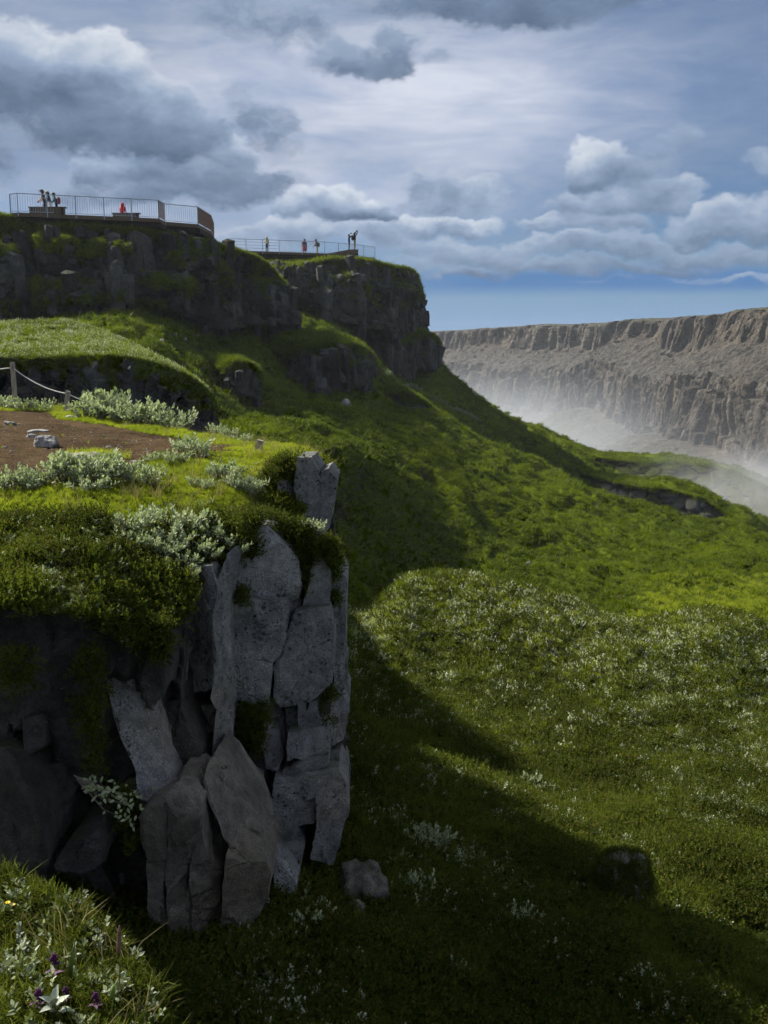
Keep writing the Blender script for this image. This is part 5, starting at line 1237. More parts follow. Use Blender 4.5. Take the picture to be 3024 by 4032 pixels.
scatter('grass', 'grass_near', qm, rg.uniform(.25, .62, len(qm)), np.clip(rg.normal(.45, .25, len(qm)), 0, 1), label='mixed grass blades growing through the moss of the shelf edge', seed=114, tilt=.5)
qm = pm[rg.random(len(pm)) < .045]
scatter('low_willow', 'willow_low', qm, rg.uniform(.4, 1.0, len(qm)), np.clip(rg.normal(.25, .2, len(qm)), 0, 1), label='small willow leaves in the moss of the shelf edge', seed=115, tilt=.4)
qm = pm[rg.random(len(pm)) < .012]
scatter('dry_grass', 'grass_dry', qm, rg.uniform(.3, .8, len(qm)), rg.uniform(0, 1, len(qm)), label='dead stems in the moss of the shelf edge', seed=116, tilt=.5)
gk = (~ind) & ~mk & (rg.random(len(p)) < 0.75)
pg = p[gk]
edge_ = np.where(in_poly(px_[gk], py_[gk] - 5, DIRT), .25, np.where(in_poly(px_[gk], py_[gk] - 11, DIRT), .5, 1.0))
scatter('grass', 'grass_bright', pg, edge_ * rg.uniform(.25, .75, len(pg)) * (0.5 + 0.25 * smooth01((pg[:, 1] - 9) / 5)), np.clip(0.35 + 0.7 * fbm(pg * 0.9, 3, 104) + rg.normal(0, .2, len(pg)), 0, 1), label='bright sunlit grass round the dirt clearing', seed=15, tilt=.25)
pd = pg[rg.random(len(pg)) < 0.012]
scatter('dry_grass', 'grass_dry', pd, rg.uniform(.5, 1.1, len(pd)), rg.uniform(0, 1, len(pd)), label='thin dry grass stalks on the shelf', seed=16)
# moss curtains between the blocks of the crag
CURT = [([Z6(q) for q in [(560, 780), (760, 700), (800, 860), (770, 980), (690, 900), (600, 860)]], 7.55, 900),
        ([Z7(q) for q in [(350, 60), (480, 60), (500, 300), (470, 640), (400, 620), (350, 300)]], 7.25, 420),
        ([Z7(q) for q in [(0, 80), (140, 60), (180, 200), (100, 260), (0, 240)]], 6.9, 220),
        ([Z7(q) for q in [(1090, 340), (1240, 320), (1260, 480), (1200, 560), (1100, 520)]], 9.2, 700),
        ([Z6(q) for q in [(1240, 260), (1400, 300), (1560, 400), (1585, 560), (1540, 480), (1440, 440), (1395, 560), (1340, 420), (1250, 300)]], 9.75, 1600),
        ([Z6(q) for q in [(1395, 440), (1440, 430), (1430, 620), (1400, 640)]], 9.75, 260),
        ([Z6(q) for q in [(1535, 460), (1585, 480), (1570, 700), (1540, 700)]], 10.0, 350),
        ([Z6(q) for q in [(1130, 270), (1240, 250), (1180, 330), (1160, 460), (1110, 440)]], 9.3, 420),
        ([Z6(q) for q in [(1090, 600), (1150, 620), (1150, 680), (1090, 660)]], 9.1, 90),
        ([Z7(q) for q in [(1490, 260), (1560, 240), (1560, 420), (1500, 400)]], 9.75, 220),
        ([Z7(q) for q in [(540, 700), (640, 780), (640, 960), (600, 1010), (560, 900)]], 7.5, 350),
        ([Z7(q) for q in [(1250, 1180), (1290, 1180), (1300, 1300), (1230, 1340)]], 8.5, 160),
        ([Z6(q) for q in [(1290, 0), (1400, -10), (1380, 80), (1360, 100), (1290, 130), (1240, 190), (1180, 180), (1250, 60)]], 11.0, 900)]
cp, ct = [], []
for poly, d, n_ in CURT:
    q = np.array(poly); lo = q.min(0); hi = q.max(0)
    s_ = rg.uniform(lo, hi, (n_ * 3, 2)); s_ = s_[in_poly(s_[:, 0], s_[:, 1], poly)][:n_]
    s_ = s_[:int(len(s_) * .75)]; s_ = s_[fbm(np.concatenate([s_ * np.array((0.10, 0.05)), np.zeros((len(s_), 1))], 1), 3, 5) > -0.02 + rg.normal(0, .12, len(s_))]
    cp.append(Pn(s_[:, 0], s_[:, 1], d + rg.normal(0, .07, len(s_)) - 0.02)); 
cp = np.concatenate(cp)
nn_ = np.tile(np.array((0.15, -0.8, 0.6)), (len(cp), 1)) + rg.normal(0, .3, (len(cp), 3))
scatter('moss', 'moss', cp, rg.uniform(.3, 1.1, len(cp)), np.clip(rg.normal(.3, .25, len(cp)), 0, 1), nrm_=nn_, label='moss curtains hanging in the cracks of the crag', seed=18)
# --- gravel on the dirt
def pebble(k):
    me = hull_rock(1200 + k, 12); me.materials.append(MATS['boulder_rock']); return me
proto_collection('pebble', [pebble(k) for k in range(5)])
p = sample_shelf(3200); px_, py_ = project(p); p = p[in_poly(px_, py_ - 2, DIRT) & in_poly(px_, py_ + 3, DIRT)]
p[:, 2] += .012
scatter('gravel', 'pebble', p, np.clip(rg.lognormal(-4.75, .55, len(p)), .003, .03), rg.random(len(p)), label='fine gravel on the dirt clearing', seed=120, tilt=1.0)
q = p[rg.random(len(p)) < .02]
scatter('grass', 'grass_bright', q, rg.uniform(.08, .3, len(q)), rg.uniform(0, .6, len(q)), label='stray grass blades on the dirt clearing', seed=121)
# --- pale stripe of tall herbs running down the slope
tl_ = np.linspace(0, 1, 700); wig = rg.normal(0, 1.0, 700); lpx = 384 + 94 * tl_ + wig; lpy = 376 + 46 * tl_ + rg.normal(0, 1.0, 700)
ld_ = np.interp(tl_, [0, .25, .5, .75, 1], [slope_hit_d(384 + 94 * t, 376 + 46 * t) for t in (0, .25, .5, .75, 1)])
q = Pn(lpx, lpy, ld_); q[:, 2] = slope_z(q[:, 0], q[:, 1])
scatter('herbs', 'willow_far', q, rg.uniform(.7, 1.5, len(q)), np.clip(rg.normal(.25, .15, len(q)), 0, 1), label='pale stripe of tall herbs running down the slope', seed=122)
# --- knoll at the photographer's feet
b = rg.uniform(-40, 230, 16000); d = rg.uniform(1.0, 2.7, len(b)); x = bx(b, d); p = np.stack([x, d, knoll_z(x, d)], 1)
k_ = rg.random(len(p)) < 0.55
scatter('moss', 'moss', p[k_][:7000], rg.uniform(.15, .36, k_.sum())[:7000], np.clip(rg.normal(.5, .25, k_.sum()), 0, 1)[:7000], label='green moss on the near knoll', seed=19, tilt=.4)
q = p[~k_][:900]
scatter('grass', 'grass_near', q, rg.uniform(.15, .42, len(q)), np.clip(rg.normal(.55, .25, len(q)), 0, 1), label='thin grass blades on the near knoll', seed=20, tilt=.3)
q = p[~k_][2600:2700]
scatter('dry_grass', 'grass_dry', q, rg.uniform(.3, .6, len(q)), rg.uniform(0, 1, len(q)), label='dry stalks on the near knoll', seed=21, tilt=.3)
q = p[~k_][2700:2950]
scatter('low_willow', 'willow_low', q, rg.uniform(.22, .55, len(q)), np.clip(rg.normal(.4, .25, len(q)), 0, 1), label='small pale willow leaves in the knoll moss', seed=22, tilt=.3)
# ------------------------------------------------------------------ viewing decks
def at_z(px, py, z):
    x, y, zz = ray(px, py); return P(px, py, z * y / zz)
def lerp(a, b, t): return a + (b - a) * t
UNIT = {}
def unit_bar(key, wd, dp):
    if key not in UNIT:
        mb = MB(); mb.box((0, 0, 0.5), (wd, dp, 1)); UNIT[key] = mb.mesh(key)
    return UNIT[key]
def seg_obj(name, a, b, wd, hg, mat, parent):
    mb = MB(); mb.bar((0, 0, 0), tuple(np.array(b) - np.array(a)), wd, hg)
    a_ = np.array(a) - np.array(parent.location)
    return mb.build(name, mat, parent, loc=tuple(a_))
def deck(name, label, pts, ztop, railh, depth_back, spacing, barw, brown_segs=(), open_segs=(), post_every=1.9, group='viewing decks on the cliff tops', rail_mat='steel_rail'):
    """pts: rail corner points (x, y) left to right along the edge"""
    zd = ztop - railh
    root = empty(name, (pts[0][0], pts[0][1], zd)); tag(root, label, 'viewing deck', group)
    L0 = np.array(root.location)
    q = np.array([(p[0], p[1]) for p in pts])
    back = q + np.array(depth_back)
    # planks run across the deck: boards with open joints
    mb = MB(); nfr = len(q)
    poly = [tuple(x) for x in q] + [tuple(x) for x in back[::-1]]
    v = [(x - L0[0], y - L0[1], -0.02) for x, y in poly] + [(x - L0[0], y - L0[1], -0.12) for x, y in poly]
    n_ = len(poly); mb.add(v, [tuple(range(n_)), tuple(range(2 * n_ - 1, n_ - 1, -1))] + [(i, n_ + i, n_ + (i + 1) % n_, (i + 1) % n_) for i in range(n_)])
    mb.build('floor', MATS['wood_deck'], root)
    for i in range(nfr - 1):
        a, b = q[i], q[i + 1]; Lh = np.linalg.norm(b - a); brown = i in brown_segs
        seg_obj('handrail', (*a, ztop), (*b, ztop), 0.055, 0.045, MATS[rail_mat], root)
        seg_obj('edge_board', (*a, zd - 0.10), (*b, zd - 0.10), 0.05, 0.24, MATS['wood_deck'], root)
        seg_obj('beam', (*(a + np.array(depth_back) * 0.05), zd - 0.36), (*(b + np.array(depth_back) * 0.05), zd - 0.36), 0.16, 0.30, MATS['wood_dark'], root)
        seg_obj('beam', (*(a + np.array(depth_back) * 0.45), zd - 0.36), (*(b + np.array(depth_back) * 0.45), zd - 0.36), 0.16, 0.34, MATS['wood_dark'], root)
        np_ = max(1, int(round(Lh / post_every)))
        for k in range(np_ + (1 if i == nfr - 2 else 0)):
            p = lerp(a, b, k / np_)
            link('rail_post', unit_bar('rail_post' + ('_b' if brown else ''), 0.06, 0.06), MATS['steel_rust' if brown else rail_mat], root, (p[0] - L0[0], p[1] - L0[1], -0.2), (0, 0, math.atan2(b[1] - a[1], b[0] - a[0])), (1, 1, railh + 0.18))
        for k in range(max(1, np_ // 2)):
            p = lerp(a, b, (k + .5) / max(1, np_ // 2)) + np.array(depth_back) * 0.12
            link('support_post', unit_bar('support_post', 0.14, 0.14), MATS['wood_dark'], root, (p[0] - L0[0], p[1] - L0[1], -2.2), None, (1, 1, 1.9))
        if i in open_segs:
            for h in (0.30, 0.60, 0.88):
                seg_obj('cross_rail', (*a, zd + h), (*b, zd + h), 0.03, 0.03, MATS[rail_mat], root)
        else:
            seg_obj('bottom_rail', (*a, zd + 0.10), (*b, zd + 0.10), 0.03, 0.03, MATS[rail_mat], root)
            nb = int(Lh / spacing)
            for k in range(1, nb):
                p = lerp(a, b, k / nb)
                link('baluster', unit_bar('baluster' + ('_b' if brown else ''), barw, 0.012 if not brown else 0.03), MATS['steel_rust' if brown else rail_mat], root, (p[0] - L0[0], p[1] - L0[1], 0.10), (0, 0, math.atan2(b[1] - a[1], b[0] - a[0])), (1, 1, railh - 0.12))
    return root, zd
ZL = P(17, 193.3, 64.0)[2]
ptsL = [at_z(*q, ZL) for q in [(9.6, 194.2), (17, 193.3), (158.3, 200.2), (164.2, 203.8), (197.6, 206.8), (210.8, 215.2), (213.6, 222.6)]]
deckL, zdL = deck('viewing_deck', 'long angled wooden viewing deck with steel railing on the left cliff', ptsL, ZL, 1.2, (-0.6, 7.0), 0.15, 0.018, brown_segs=(2, 4, 5))
ZR = P(279, 240.2, 100.0)[2]
ptsR = [at_z(*q, ZR) for q in [(229, 238.6), (279, 240.2), (324.3, 241.9), (352, 244.2), (374.9, 247.0)]]
deckR, zdR = deck('viewing_deck', 'smaller wooden viewing deck with thin railing on the rounded headland', ptsR, ZR, 1.15, (-1.5, 6.0), 0.16, 0.017, open_segs=(0,))
def bench(px0, px1, d, zd, label, h=0.45, dp=0.5, name='bench'):
    a = P(px0, 205, d); b = P(px1, 205, d); L = abs(b[0] - a[0])
    root = empty(name, ((a[0] + b[0]) / 2, d, zd)); tag(root, label, 'bench', 'wooden benches on the viewing decks')
    for k in range(4):
        mb = MB(); mb.box((0, (k - 1.5) * dp / 4, h), (L, dp / 4 - 0.015, 0.05)); mb.build('slat', MATS['wood_deck'], root)
    for s_ in (-1, 1):
        mb = MB(); mb.box((s_ * (L / 2 - 0.2), 0, h / 2 - 0.015), (0.12, dp - 0.08, h - 0.03)); mb.build('leg', MATS['wood_deck'], root)
    mb = MB(); mb.box((0, -dp / 2 + 0.06, h / 2 - 0.02), (L - 0.14, 0.04, h - 0.06)); mb.build('front_board', MATS['wood_deck'], root)
    return root
bench(29, 66, 64.9, zdL, 'wooden bench on the left deck in front of the three standing people')
bench(112, 140, 66.6, zdL, 'wooden bench on the left deck where the red hooded person sits', 0.30)
# ramp seat on the right deck
a = P(324, 250, 102.4); b = P(358, 250, 102.9)
rs = empty('bench', (a[0], a[1], zdR)); tag(rs, 'wedge shaped wooden seat on the right deck under the two photographers', 'bench', 'wooden benches on the viewing decks')
Lw = b[0] - a[0]
mb = MB(); mb.add([(0, 0, 0), (Lw, 0, 0), (Lw, 0, .46), (Lw * .72, 0, .46), (0, 0, .03), (0, 1.4, 0), (Lw, 1.4, 0), (Lw, 1.4, .46), (Lw * .72, 1.4, .46), (0, 1.4, .03)], [(0, 1, 2, 3, 4), (9, 8, 7, 6, 5), (0, 5, 6, 1), (1, 6, 7, 2), (3, 8, 9, 4), (4, 9, 5, 0), (2, 7, 8, 3)])
mb.build('seat_body', MATS['wood_deck'], rs)
for k in range(7):
    mb = MB(); mb.box((Lw * .86, 0.1 + k * 0.2, .475), (Lw * .30, 0.18, 0.03)); mb.build('slat', MATS['wood_deck'], rs)

# ------------------------------------------------------------------ people
BONES = [('pelvis', 'spine'), ('spine', 'chest'), ('chest', 'neck'), ('neck', 'head'), ('head', 'crown')]
for s_ in 'LR':
    BONES += [('chest', 'sh' + s_), ('sh' + s_, 'el' + s_), ('el' + s_, 'wr' + s_), ('pelvis', 'hip' + s_), ('hip' + s_, 'kn' + s_), ('kn' + s_, 'an' + s_), ('an' + s_, 'toe' + s_)]
REST = dict(pelvis=(0, 0, .95), spine=(0, 0, 1.13), chest=(0, .01, 1.34), neck=(0, .01, 1.50), head=(0, -.015, 1.61), crown=(0, -.01, 1.69),
    shL=(.185, .01, 1.42), elL=(.235, .03, 1.14), wrL=(.24, -.05, .90), shR=(-.185, .01, 1.42), elR=(-.235, .03, 1.14), wrR=(-.24, -.05, .90),
    hipL=(.095, 0, .90), knL=(.105, -.015, .50), anL=(.11, .025, .09), toeL=(.125, -.14, .035), hipR=(-.095, 0, .90), knR=(-.105, -.015, .50), anR=(-.11, .025, .09), toeR=(-.125, -.14, .035))
RAD = dict(pelvis=.145, spine=.130, chest=.155, neck=.056, head=.098, crown=.080, sh=.068, el=.046, wr=.030, hip=.090, kn=.062, an=.042, toe=.036)
def person(loc, face, label, pose=None, top='cloth_black', legs='denim', sleeve=True, shorts=False, hair='hair_dark', hat=None, hood=None, pack=None, skirt=None, girth=1.0, height=1.72):
    J = dict(REST); J.update(pose or {})
    names = list(J); idx = {k: i for i, k in enumerate(names)}
    me = bpy.data.meshes.new('person'); me.from_pydata([J[k] for k in names], [(idx[a], idx[b]) for a, b in BONES], [])
    o = bpy.data.objects.new('tmp_person', me); COL.objects.link(o)
    sk_ = o.modifiers.new('skin', 'SKIN'); sk_.use_smooth_shade = True
    sd = me.skin_vertices[0].data
    for k, i in idx.items():
        rr = RAD.get(k, RAD.get(k[:-1], .06)) * (girth if k in ('pelvis', 'spine', 'chest') else 1)
        sd[i].radius = (rr * (1.15 if k in ('pelvis', 'chest', 'spine') else 1), rr * (0.85 if k in ('pelvis', 'chest', 'spine') else 1)); sd[i].use_root = (k == 'pelvis')
    sb = o.modifiers.new('sub', 'SUBSURF'); sb.levels = 1; sb.render_levels = 1
    body = evaluated(o); bpy.data.objects.remove(o)
    v = verts_np(body).astype(float); fl = [list(p.vertices) for p in body.polygons]
    # hands: palm and five fingers; nose and ears
    mb = MB(); mb.v = [tuple(x) for x in v]; mb.f = [tuple(f) for f in fl]; mb.mi = [0] * len(fl)
    for s_ in 'LR':
        e, w_ = Vector(J['el' + s_]), Vector(J['wr' + s_]); d = (w_ - e).normalized(); sid = d.cross(Vector((0, 1, .2))).normalized()
        mb.cur = 9
        mb.tube([w_ - d * .02, w_ + d * .045, w_ + d * .09], [.028, .036, .030], 6)
        for k, (off, L) in enumerate(((-.027, .065), (-.009, .075), (.009, .072), (.026, .058))):
            b0 = w_ + d * .085 + sid * off; fwd = d.cross(sid) * .015
            mb.tube([b0, b0 + d * L * .5 + fwd * .4, b0 + d * L + fwd * 1.6], [.010, .009, .007], 5)
        b0 = w_ + d * .035 - sid * .034; mb.tube([b0, b0 + d * .03 - sid * .025, b0 + d * .065 - sid * .03], [.011, .010, .008], 5)
    H = Vector(J['head']); mb.cur = 9
    mb.tube([H + Vector((0, -.085, .03)), H + Vector((0, -.118, -.005)), H + Vector((0, -.09, -.02))], [.010, .016, .010], 5)
    for s_ in (-1, 1): mb.tube([H + Vector((s_ * .088, .005, .03)), H + Vector((s_ * .104, .015, .02)), H + Vector((s_ * .09, .01, -.03))], [.012, .016, .008], 5)
    segs = [(np.array(J[a]), np.array(J[b]), a, b) for a, b in BONES]
    def cls(c):
        best = min(segs, key=lambda s: np.linalg.norm(c - (s[0] + (s[1] - s[0]) * np.clip(np.dot(c - s[0], s[1] - s[0]) / (np.dot(s[1] - s[0], s[1] - s[0]) + 1e-9), 0, 1))))
        a, b = best[2], best[3]; t = np.clip(np.dot(c - best[0], best[1] - best[0]) / (np.dot(best[1] - best[0], best[1] - best[0]) + 1e-9), 0, 1)
        if a in ('head',) or (a == 'neck'): return 2
        if a == 'chest' and b == 'neck': return 2 if t > .8 else 0
        if a.startswith('sh'): return 0 if (sleeve or t < .5) else 2
        if a.startswith('el'): return (0 if sleeve and t < .88 else 2)
        if a.startswith('hip'): return 1
        if a.startswith('kn'): return 2 if shorts else 1
        if a.startswith('an'): return 3
        if a == 'pelvis' and b.startswith('hip'): return 1
        if a == 'pelvis': return 1 if t < .25 else 0
        return 0
    mats = [MATS[top], MATS[legs], MATS['skin'], MATS['shoe']]
    mi = []
    for f, m0 in zip(mb.f, mb.mi): mi.append(2 if m0 == 9 else cls(np.mean([mb.v[i] for i in f], axis=0)))
    mb.mi = mi
    bm_ = mb.mesh('person', True, mats)
    ob = link('person', bm_, None, None, tuple(loc), (0, 0, face), (height / 1.74,) * 3)
    tag(ob, label, 'person', 'people on the viewing decks')
    def cap(name, mat, z0, r, sq=(1, 1.1, 1), brim=0, shift=(0, .01, .02)):
        m2 = MB(); C = H + Vector(shift); n = 10; rings = []
        for i in range(5):
            a = (i / 4) * PI * .5; zz = math.sin(a) * r * sq[2] + z0; rr = math.cos(a) * r
            rings.append([C + Vector((math.cos(k * 2 * PI / n) * rr * sq[0], math.sin(k * 2 * PI / n) * rr * sq[1], zz)) for k in range(n)])
        m2.add([q for rr in rings for q in rr], [(i * n + k, i * n + (k + 1) % n, (i + 1) * n + (k + 1) % n, (i + 1) * n + k) for i in range(4) for k in range(n)])
        if brim: m2.box(C + Vector((0, -.15, z0 + .015)), (.15, .13, .015))
        m2.build(name, MATS[mat], ob, True)
    if hair: 
        m2 = MB(); m2.tube([H + Vector((0, .045, -.09)), H + Vector((0, .05, .0)), H + Vector((0, .02, .09))], [.075, .108, .095], 9); m2.build('hair', MATS[hair], ob, True); cap('hair', hair, .02, .112)
    if hat: cap('cap', hat, .035, .118, brim=1)
    if hood:
        m2 = MB(); m2.tube([H + Vector((0, .03, -.14)), H + Vector((0, .03, -.02)), H + Vector((0, .025, .10)), H + Vector((0, .02, .15))], [.115, .135, .115, .04], 9); m2.build('hood', MATS[hood], ob, True)
    if pack:
        c = (Vector(J['chest']) + Vector(J['spine'])) / 2
        m2 = MB(); m2.tube([c + Vector((0, .20, -.24)), c + Vector((0, .22, -.1)), c + Vector((0, .21, .12)), c + Vector((0, .17, .2))], [.10, .145, .135, .06], 8); m2.build('backpack', MATS[pack], ob, True)
    if skirt:
        p = Vector(J['pelvis']); m2 = MB(); m2.tube([p + Vector((0, 0, .22)), p + Vector((0, 0, -.05)), p + Vector((0, 0, -.42))], [.16, .20, .26], 10, False); m2.build('coat_skirt', MATS[skirt], ob, True)
    return ob
def on_deck(px, d, zd): q = P(px, 220, d); return (q[0], d, zd)
lean = dict(spine=(0, -.03, 1.13), chest=(0, -.09, 1.33), neck=(0, -.13, 1.49), head=(0, -.17, 1.59), crown=(0, -.18, 1.67), shL=(.185, -.09, 1.41), shR=(-.185, -.09, 1.41), elL=(.22, -.18, 1.15), elR=(-.22, -.18, 1.15), wrL=(.19, -.38, 1.02), wrR=(-.19, -.38, 1.02))
person(on_deck(46, 66.4, zdL), math.radians(-80), 'man in black t-shirt and grey cap, leftmost of three on the left deck', lean, 'cloth_black', 'cloth_black', False, False, 'hair_dark', 'cloth_grey', height=1.80)
person(on_deck(51.4, 66.6, zdL), math.radians(-75), 'person in dark shirt, sun hat and white shorts, middle of three on the left deck', dict(lean, wrL=(.16, -.42, .88), wrR=(-.16, -.42, .88)), 'cloth_grey', 'cloth_white', True, True, 'hair_dark', 'cloth_cream', height=1.74)
person(on_deck(57.2, 66.9, zdL), math.radians(-70), 'person with red backpack, rightmost of three on the left deck', lean, 'cloth_teal', 'cloth_black', True, False, 'hair_dark', None, None, 'cloth_maroon', height=1.70)
sit = dict(pelvis=(0, .05, .45), spine=(0, .05, .63), chest=(0, .02, .84), neck=(0, 0, .99), head=(0, -.03, 1.10), crown=(0, -.03, 1.18), shL=(.18, .02, .92), shR=(-.18, .02, .92), elL=(.23, -.02, .66), elR=(-.23, -.02, .66), wrL=(.12, -.26, .56), wrR=(-.12, -.26, .56),
           hipL=(.09, 0, .44), hipR=(-.09, 0, .44), knL=(.11, -.42, .47), knR=(-.11, -.42, .47), anL=(.11, -.44, .09), anR=(-.11, -.44, .09), toeL=(.12, -.60, .035), toeR=(-.12, -.60, .035))
person(on_deck(123.2, 67.2, zdL - .14), math.radians(160), 'person in a red hooded jacket sitting on the left deck', sit, 'cloth_red', 'cloth_grey', True, False, None, None, 'cloth_red', height=1.72)
person(on_deck(266.4, 102.0, zdR), math.radians(150), 'woman in pale hooded jacket and dark trousers at the open rail', dict(wrL=(.16, -.16, 1.05), elL=(.25, 0, 1.15)), 'cloth_cream', 'denim', True, False, 'hair_blond', None, 'cloth_cream', height=1.72)
person(on_deck(304.3, 104.0, zdR), math.radians(20), 'person in long dark coat carrying a red bag on the right deck', None, 'cloth_black', 'cloth_black', True, False, 'hair_dark', 'cloth_grey', None, 'cloth_red', 'cloth_maroon', height=1.68)
person(on_deck(317, 104.4, zdR), math.radians(-60), 'person in dark jacket and khaki trousers looking down on the right deck', lean, 'cloth_black', 'cloth_khaki', True, False, 'hair_dark', 'cloth_black', None, 'cloth_grey', height=1.70)
up1 = dict(elL=(.20, -.24, 1.52), wrL=(.10, -.42, 1.66), elR=(-.20, -.24, 1.50), wrR=(-.08, -.42, 1.65))
up2 = dict(elL=(.27, -.14, 1.66), wrL=(.08, -.30, 1.86), elR=(-.27, -.14, 1.66), wrR=(-.08, -.30, 1.86))
person(on_deck(349, 103.4, zdR + .49), math.radians(80), 'woman in black top and jeans raising a camera at arm height', up1, 'cloth_black', 'denim', True, False, 'hair_dark', height=1.62)
person(on_deck(354.6, 103.3, zdR + .49), math.radians(70), 'man in khaki trousers holding a camera above his head', up2, 'cloth_black', 'cloth_khaki', True, False, 'hair_dark', 'cloth_black', None, 'cloth_grey', height=1.78)
for px, h, dd_, lb in ((350.9, 1.70, 103.2, 'small dark camera held by the woman in jeans'), (356.6, 1.92, 103.1, 'small dark camera held overhead by the man in khaki')):
    q = on_deck(px, dd_, zdR + .49 + h); mb = MB(); mb.box((0, 0, 0), (.15, .07, .09)); mb.tube([(0.03, 0, 0), (0.10, 0, 0)], [.035, .035], 8)
    tag(mb.build('camera', MATS['cloth_black'], None, loc=q), lb, 'camera', 'cameras held up on the right deck')

# ------------------------------------------------------------------ fence posts and rope beside the path
def shelf_pt(px, py): return shelf_hit([px], [py])[0]
def fence_post(px, py, topx, topy, w_, label):
    b = shelf_pt(px, py); d = b[1]; t = P(topx, topy, d)
    mb = MB(); ax = Vector(t - b); L = ax.length
    R = ax.to_track_quat('Z', 'Y').to_matrix()
    prof = [(-.25, 1.0), (0, 1.02), (L * .55, .98), (L * .97, 1.0), (L, .86)]
    v = []
    for z, s_ in prof: v += [R @ Vector((sx * w_ / 2 * s_, sy * w_ / 2 * s_, z)) for sx, sy in ((-1, -1), (1, -1), (1, 1), (-1, 1))]
    f = [(i * 4 + k, i * 4 + (k + 1) % 4, i * 4 + 4 + (k + 1) % 4, i * 4 + 4 + k) for i in range(4) for k in range(4)] + [(0, 3, 2, 1), (16, 17, 18, 19)]
    mb.add(v, f)
    o = mb.build('fence_post', MATS['wood_grey'], None, loc=tuple(b)); tag(o, label, 'post', 'rope fence posts beside the path')
    mb = MB(); mb.tube([R @ Vector((-w_ * .6, 0, L * .88)), R @ Vector((w_ * .6, 0, L * .88))], .012, 6); mb.build('staple', MATS['steel_rust'], o)
    return Vector(b) + R @ Vector((0, 0, L * .88))
def Z4(X, Y): return 228.6 + X * .1684, 317.5 + Y * .1684
t1 = fence_post(*Z3(104, 604), *Z3(80, 290), 0.085, 'tall grey wooden fence post at the left edge of the path')
t2 = fence_post(*Z3(428, 632), *Z3(445, 480), 0.085, 'short leaning grey fence post in the middle of the rope')
t3 = fence_post(*Z4(170, 806), *Z4(190, 728), 0.085, 'broken grey post stub at the right tip of the shelf')
def rope(a, b, sag, label, r=0.013):
    a = Vector(a); b = Vector(b); pts = [a.lerp(b, k / 16) - Vector((0, 0, sag * 4 * (k / 16) * (1 - k / 16))) for k in range(17)]
    mb = MB(); mb.tube([p - a for p in pts], r, 6); tag(mb.build('rope', MATS['rope'], None, True, loc=tuple(a)), label, 'rope', 'ropes of the fence')
rope(t1 + Vector((-3.0, 1.2, -.08)), t1, .06, 'white rope running left out of view from the tall post')
rope(t1, t2, .10, 'white rope sagging between the tall and the short post')
rope(t2, Vector(shelf_pt(*Z3(700, 640))) + Vector((0, 0, .18)), .04, 'white rope running down into the willow bushes')
# ------------------------------------------------------------------ loose stones
def slope_hit(px, py, d0=5, d1=140):
    ds = np.exp(np.linspace(math.log(d0), math.log(d1), 900)); q = Pn(np.full(900, px), np.full(900, py), ds)
    z = slope_z(q[:, 0], q[:, 1]); i = int(np.argmax(q[:, 2] < z)); return q[i]
def terrace_hit(px, py):
    e = CLIFF_TOPS[5]; C_ = e[4].reshape(-1, 3); a, b = project(C_); return C_[np.argmin((a - px) ** 2 + (b - py) ** 2)]
def stone(base, w_, h_, label, seed, mat='boulder_rock', group=None, dp=None, rz=None, rough=1.0, name='boulder'):
    """angular weathered stone, half sunk in the ground"""
    me = hull_rock(900 + seed, 22); o = bpy.data.objects.new('t', me); COL.objects.link(o)
    md = o.modifiers.new('r', 'REMESH'); md.mode = 'VOXEL'; md.voxel_size = 0.075
    m2 = evaluated(o); bpy.data.objects.remove(o)
    v = verts_np(m2).astype(float); nv = normals_np(m2)
    w1, w2, wi = worley(v * 2.3 + seed, seed); v += nv * (rough * (0.10 * (wi - .5) * smooth01((w2 - w1) / .1) + .05 * fbm(v * 4, 3, seed)))[:, None]
    sx, sz = w_ / 1.44, h_ / 1.1
    v = v * np.array((sx, (dp or w_) / 1.44, sz))
    m2.vertices.foreach_set('co', v.astype(np.float32).ravel()); m2.update(); m2.materials.clear(); m2.materials.append(MATS[mat])
    m2.polygons.foreach_set('use_smooth', np.ones(len(m2.polygons), bool))
    ob = link(name, m2, None, None, (base[0], base[1], base[2] + h_ * 0.28), (0, 0, rz if rz is not None else random.uniform(0, .6)))
    tag(ob, label, 'rock', group); return ob
def shelf_stone(X, Y, wz, hz, label, seed, **kw):
    px, py = Z3(X, Y); b = shelf_pt(px, py); k = b[1] / FPX * .15308
    return stone(b, wz * k, hz * k, label, seed, **kw)
G1 = 'stones lying on the dirt clearing'
shelf_stone(308, 846, 155, 92, 'largest grey boulder on the dirt clearing, casting a shadow', 1, group=G1)
shelf_stone(255, 752, 140, 24, 'flat pale slab behind the largest boulder on the dirt', 2, group=G1)
shelf_stone(200, 784, 76, 26, 'small flat stone touching the left of the largest boulder', 3, group=G1)
shelf_stone(64, 706, 86, 42, 'wedge shaped grey stone at the left edge of the dirt', 4, group=G1)
shelf_stone(76, 886, 36, 18, 'small pale pebble low at the left of the dirt', 5, group=G1)
shelf_stone(714, 858, 36, 24, 'small round pale stone alone in the middle of the dirt', 6, group=G1)
shelf_stone(560, 936, 260, 64, 'long low half buried rock with a grass tuft on it', 7, group=G1)
shelf_stone(462, 664, 64, 26, 'flat pale stone at the foot of the short post', 8, group=G1)
shelf_stone(880, 946, 60, 14, 'thin flat stone at the right front of the dirt', 9, group=G1)
shelf_stone(340, 866, 22, 8, 'tiny stone in front of the largest boulder', 10, group=G1)
G2 = 'stones scattered on the slope'
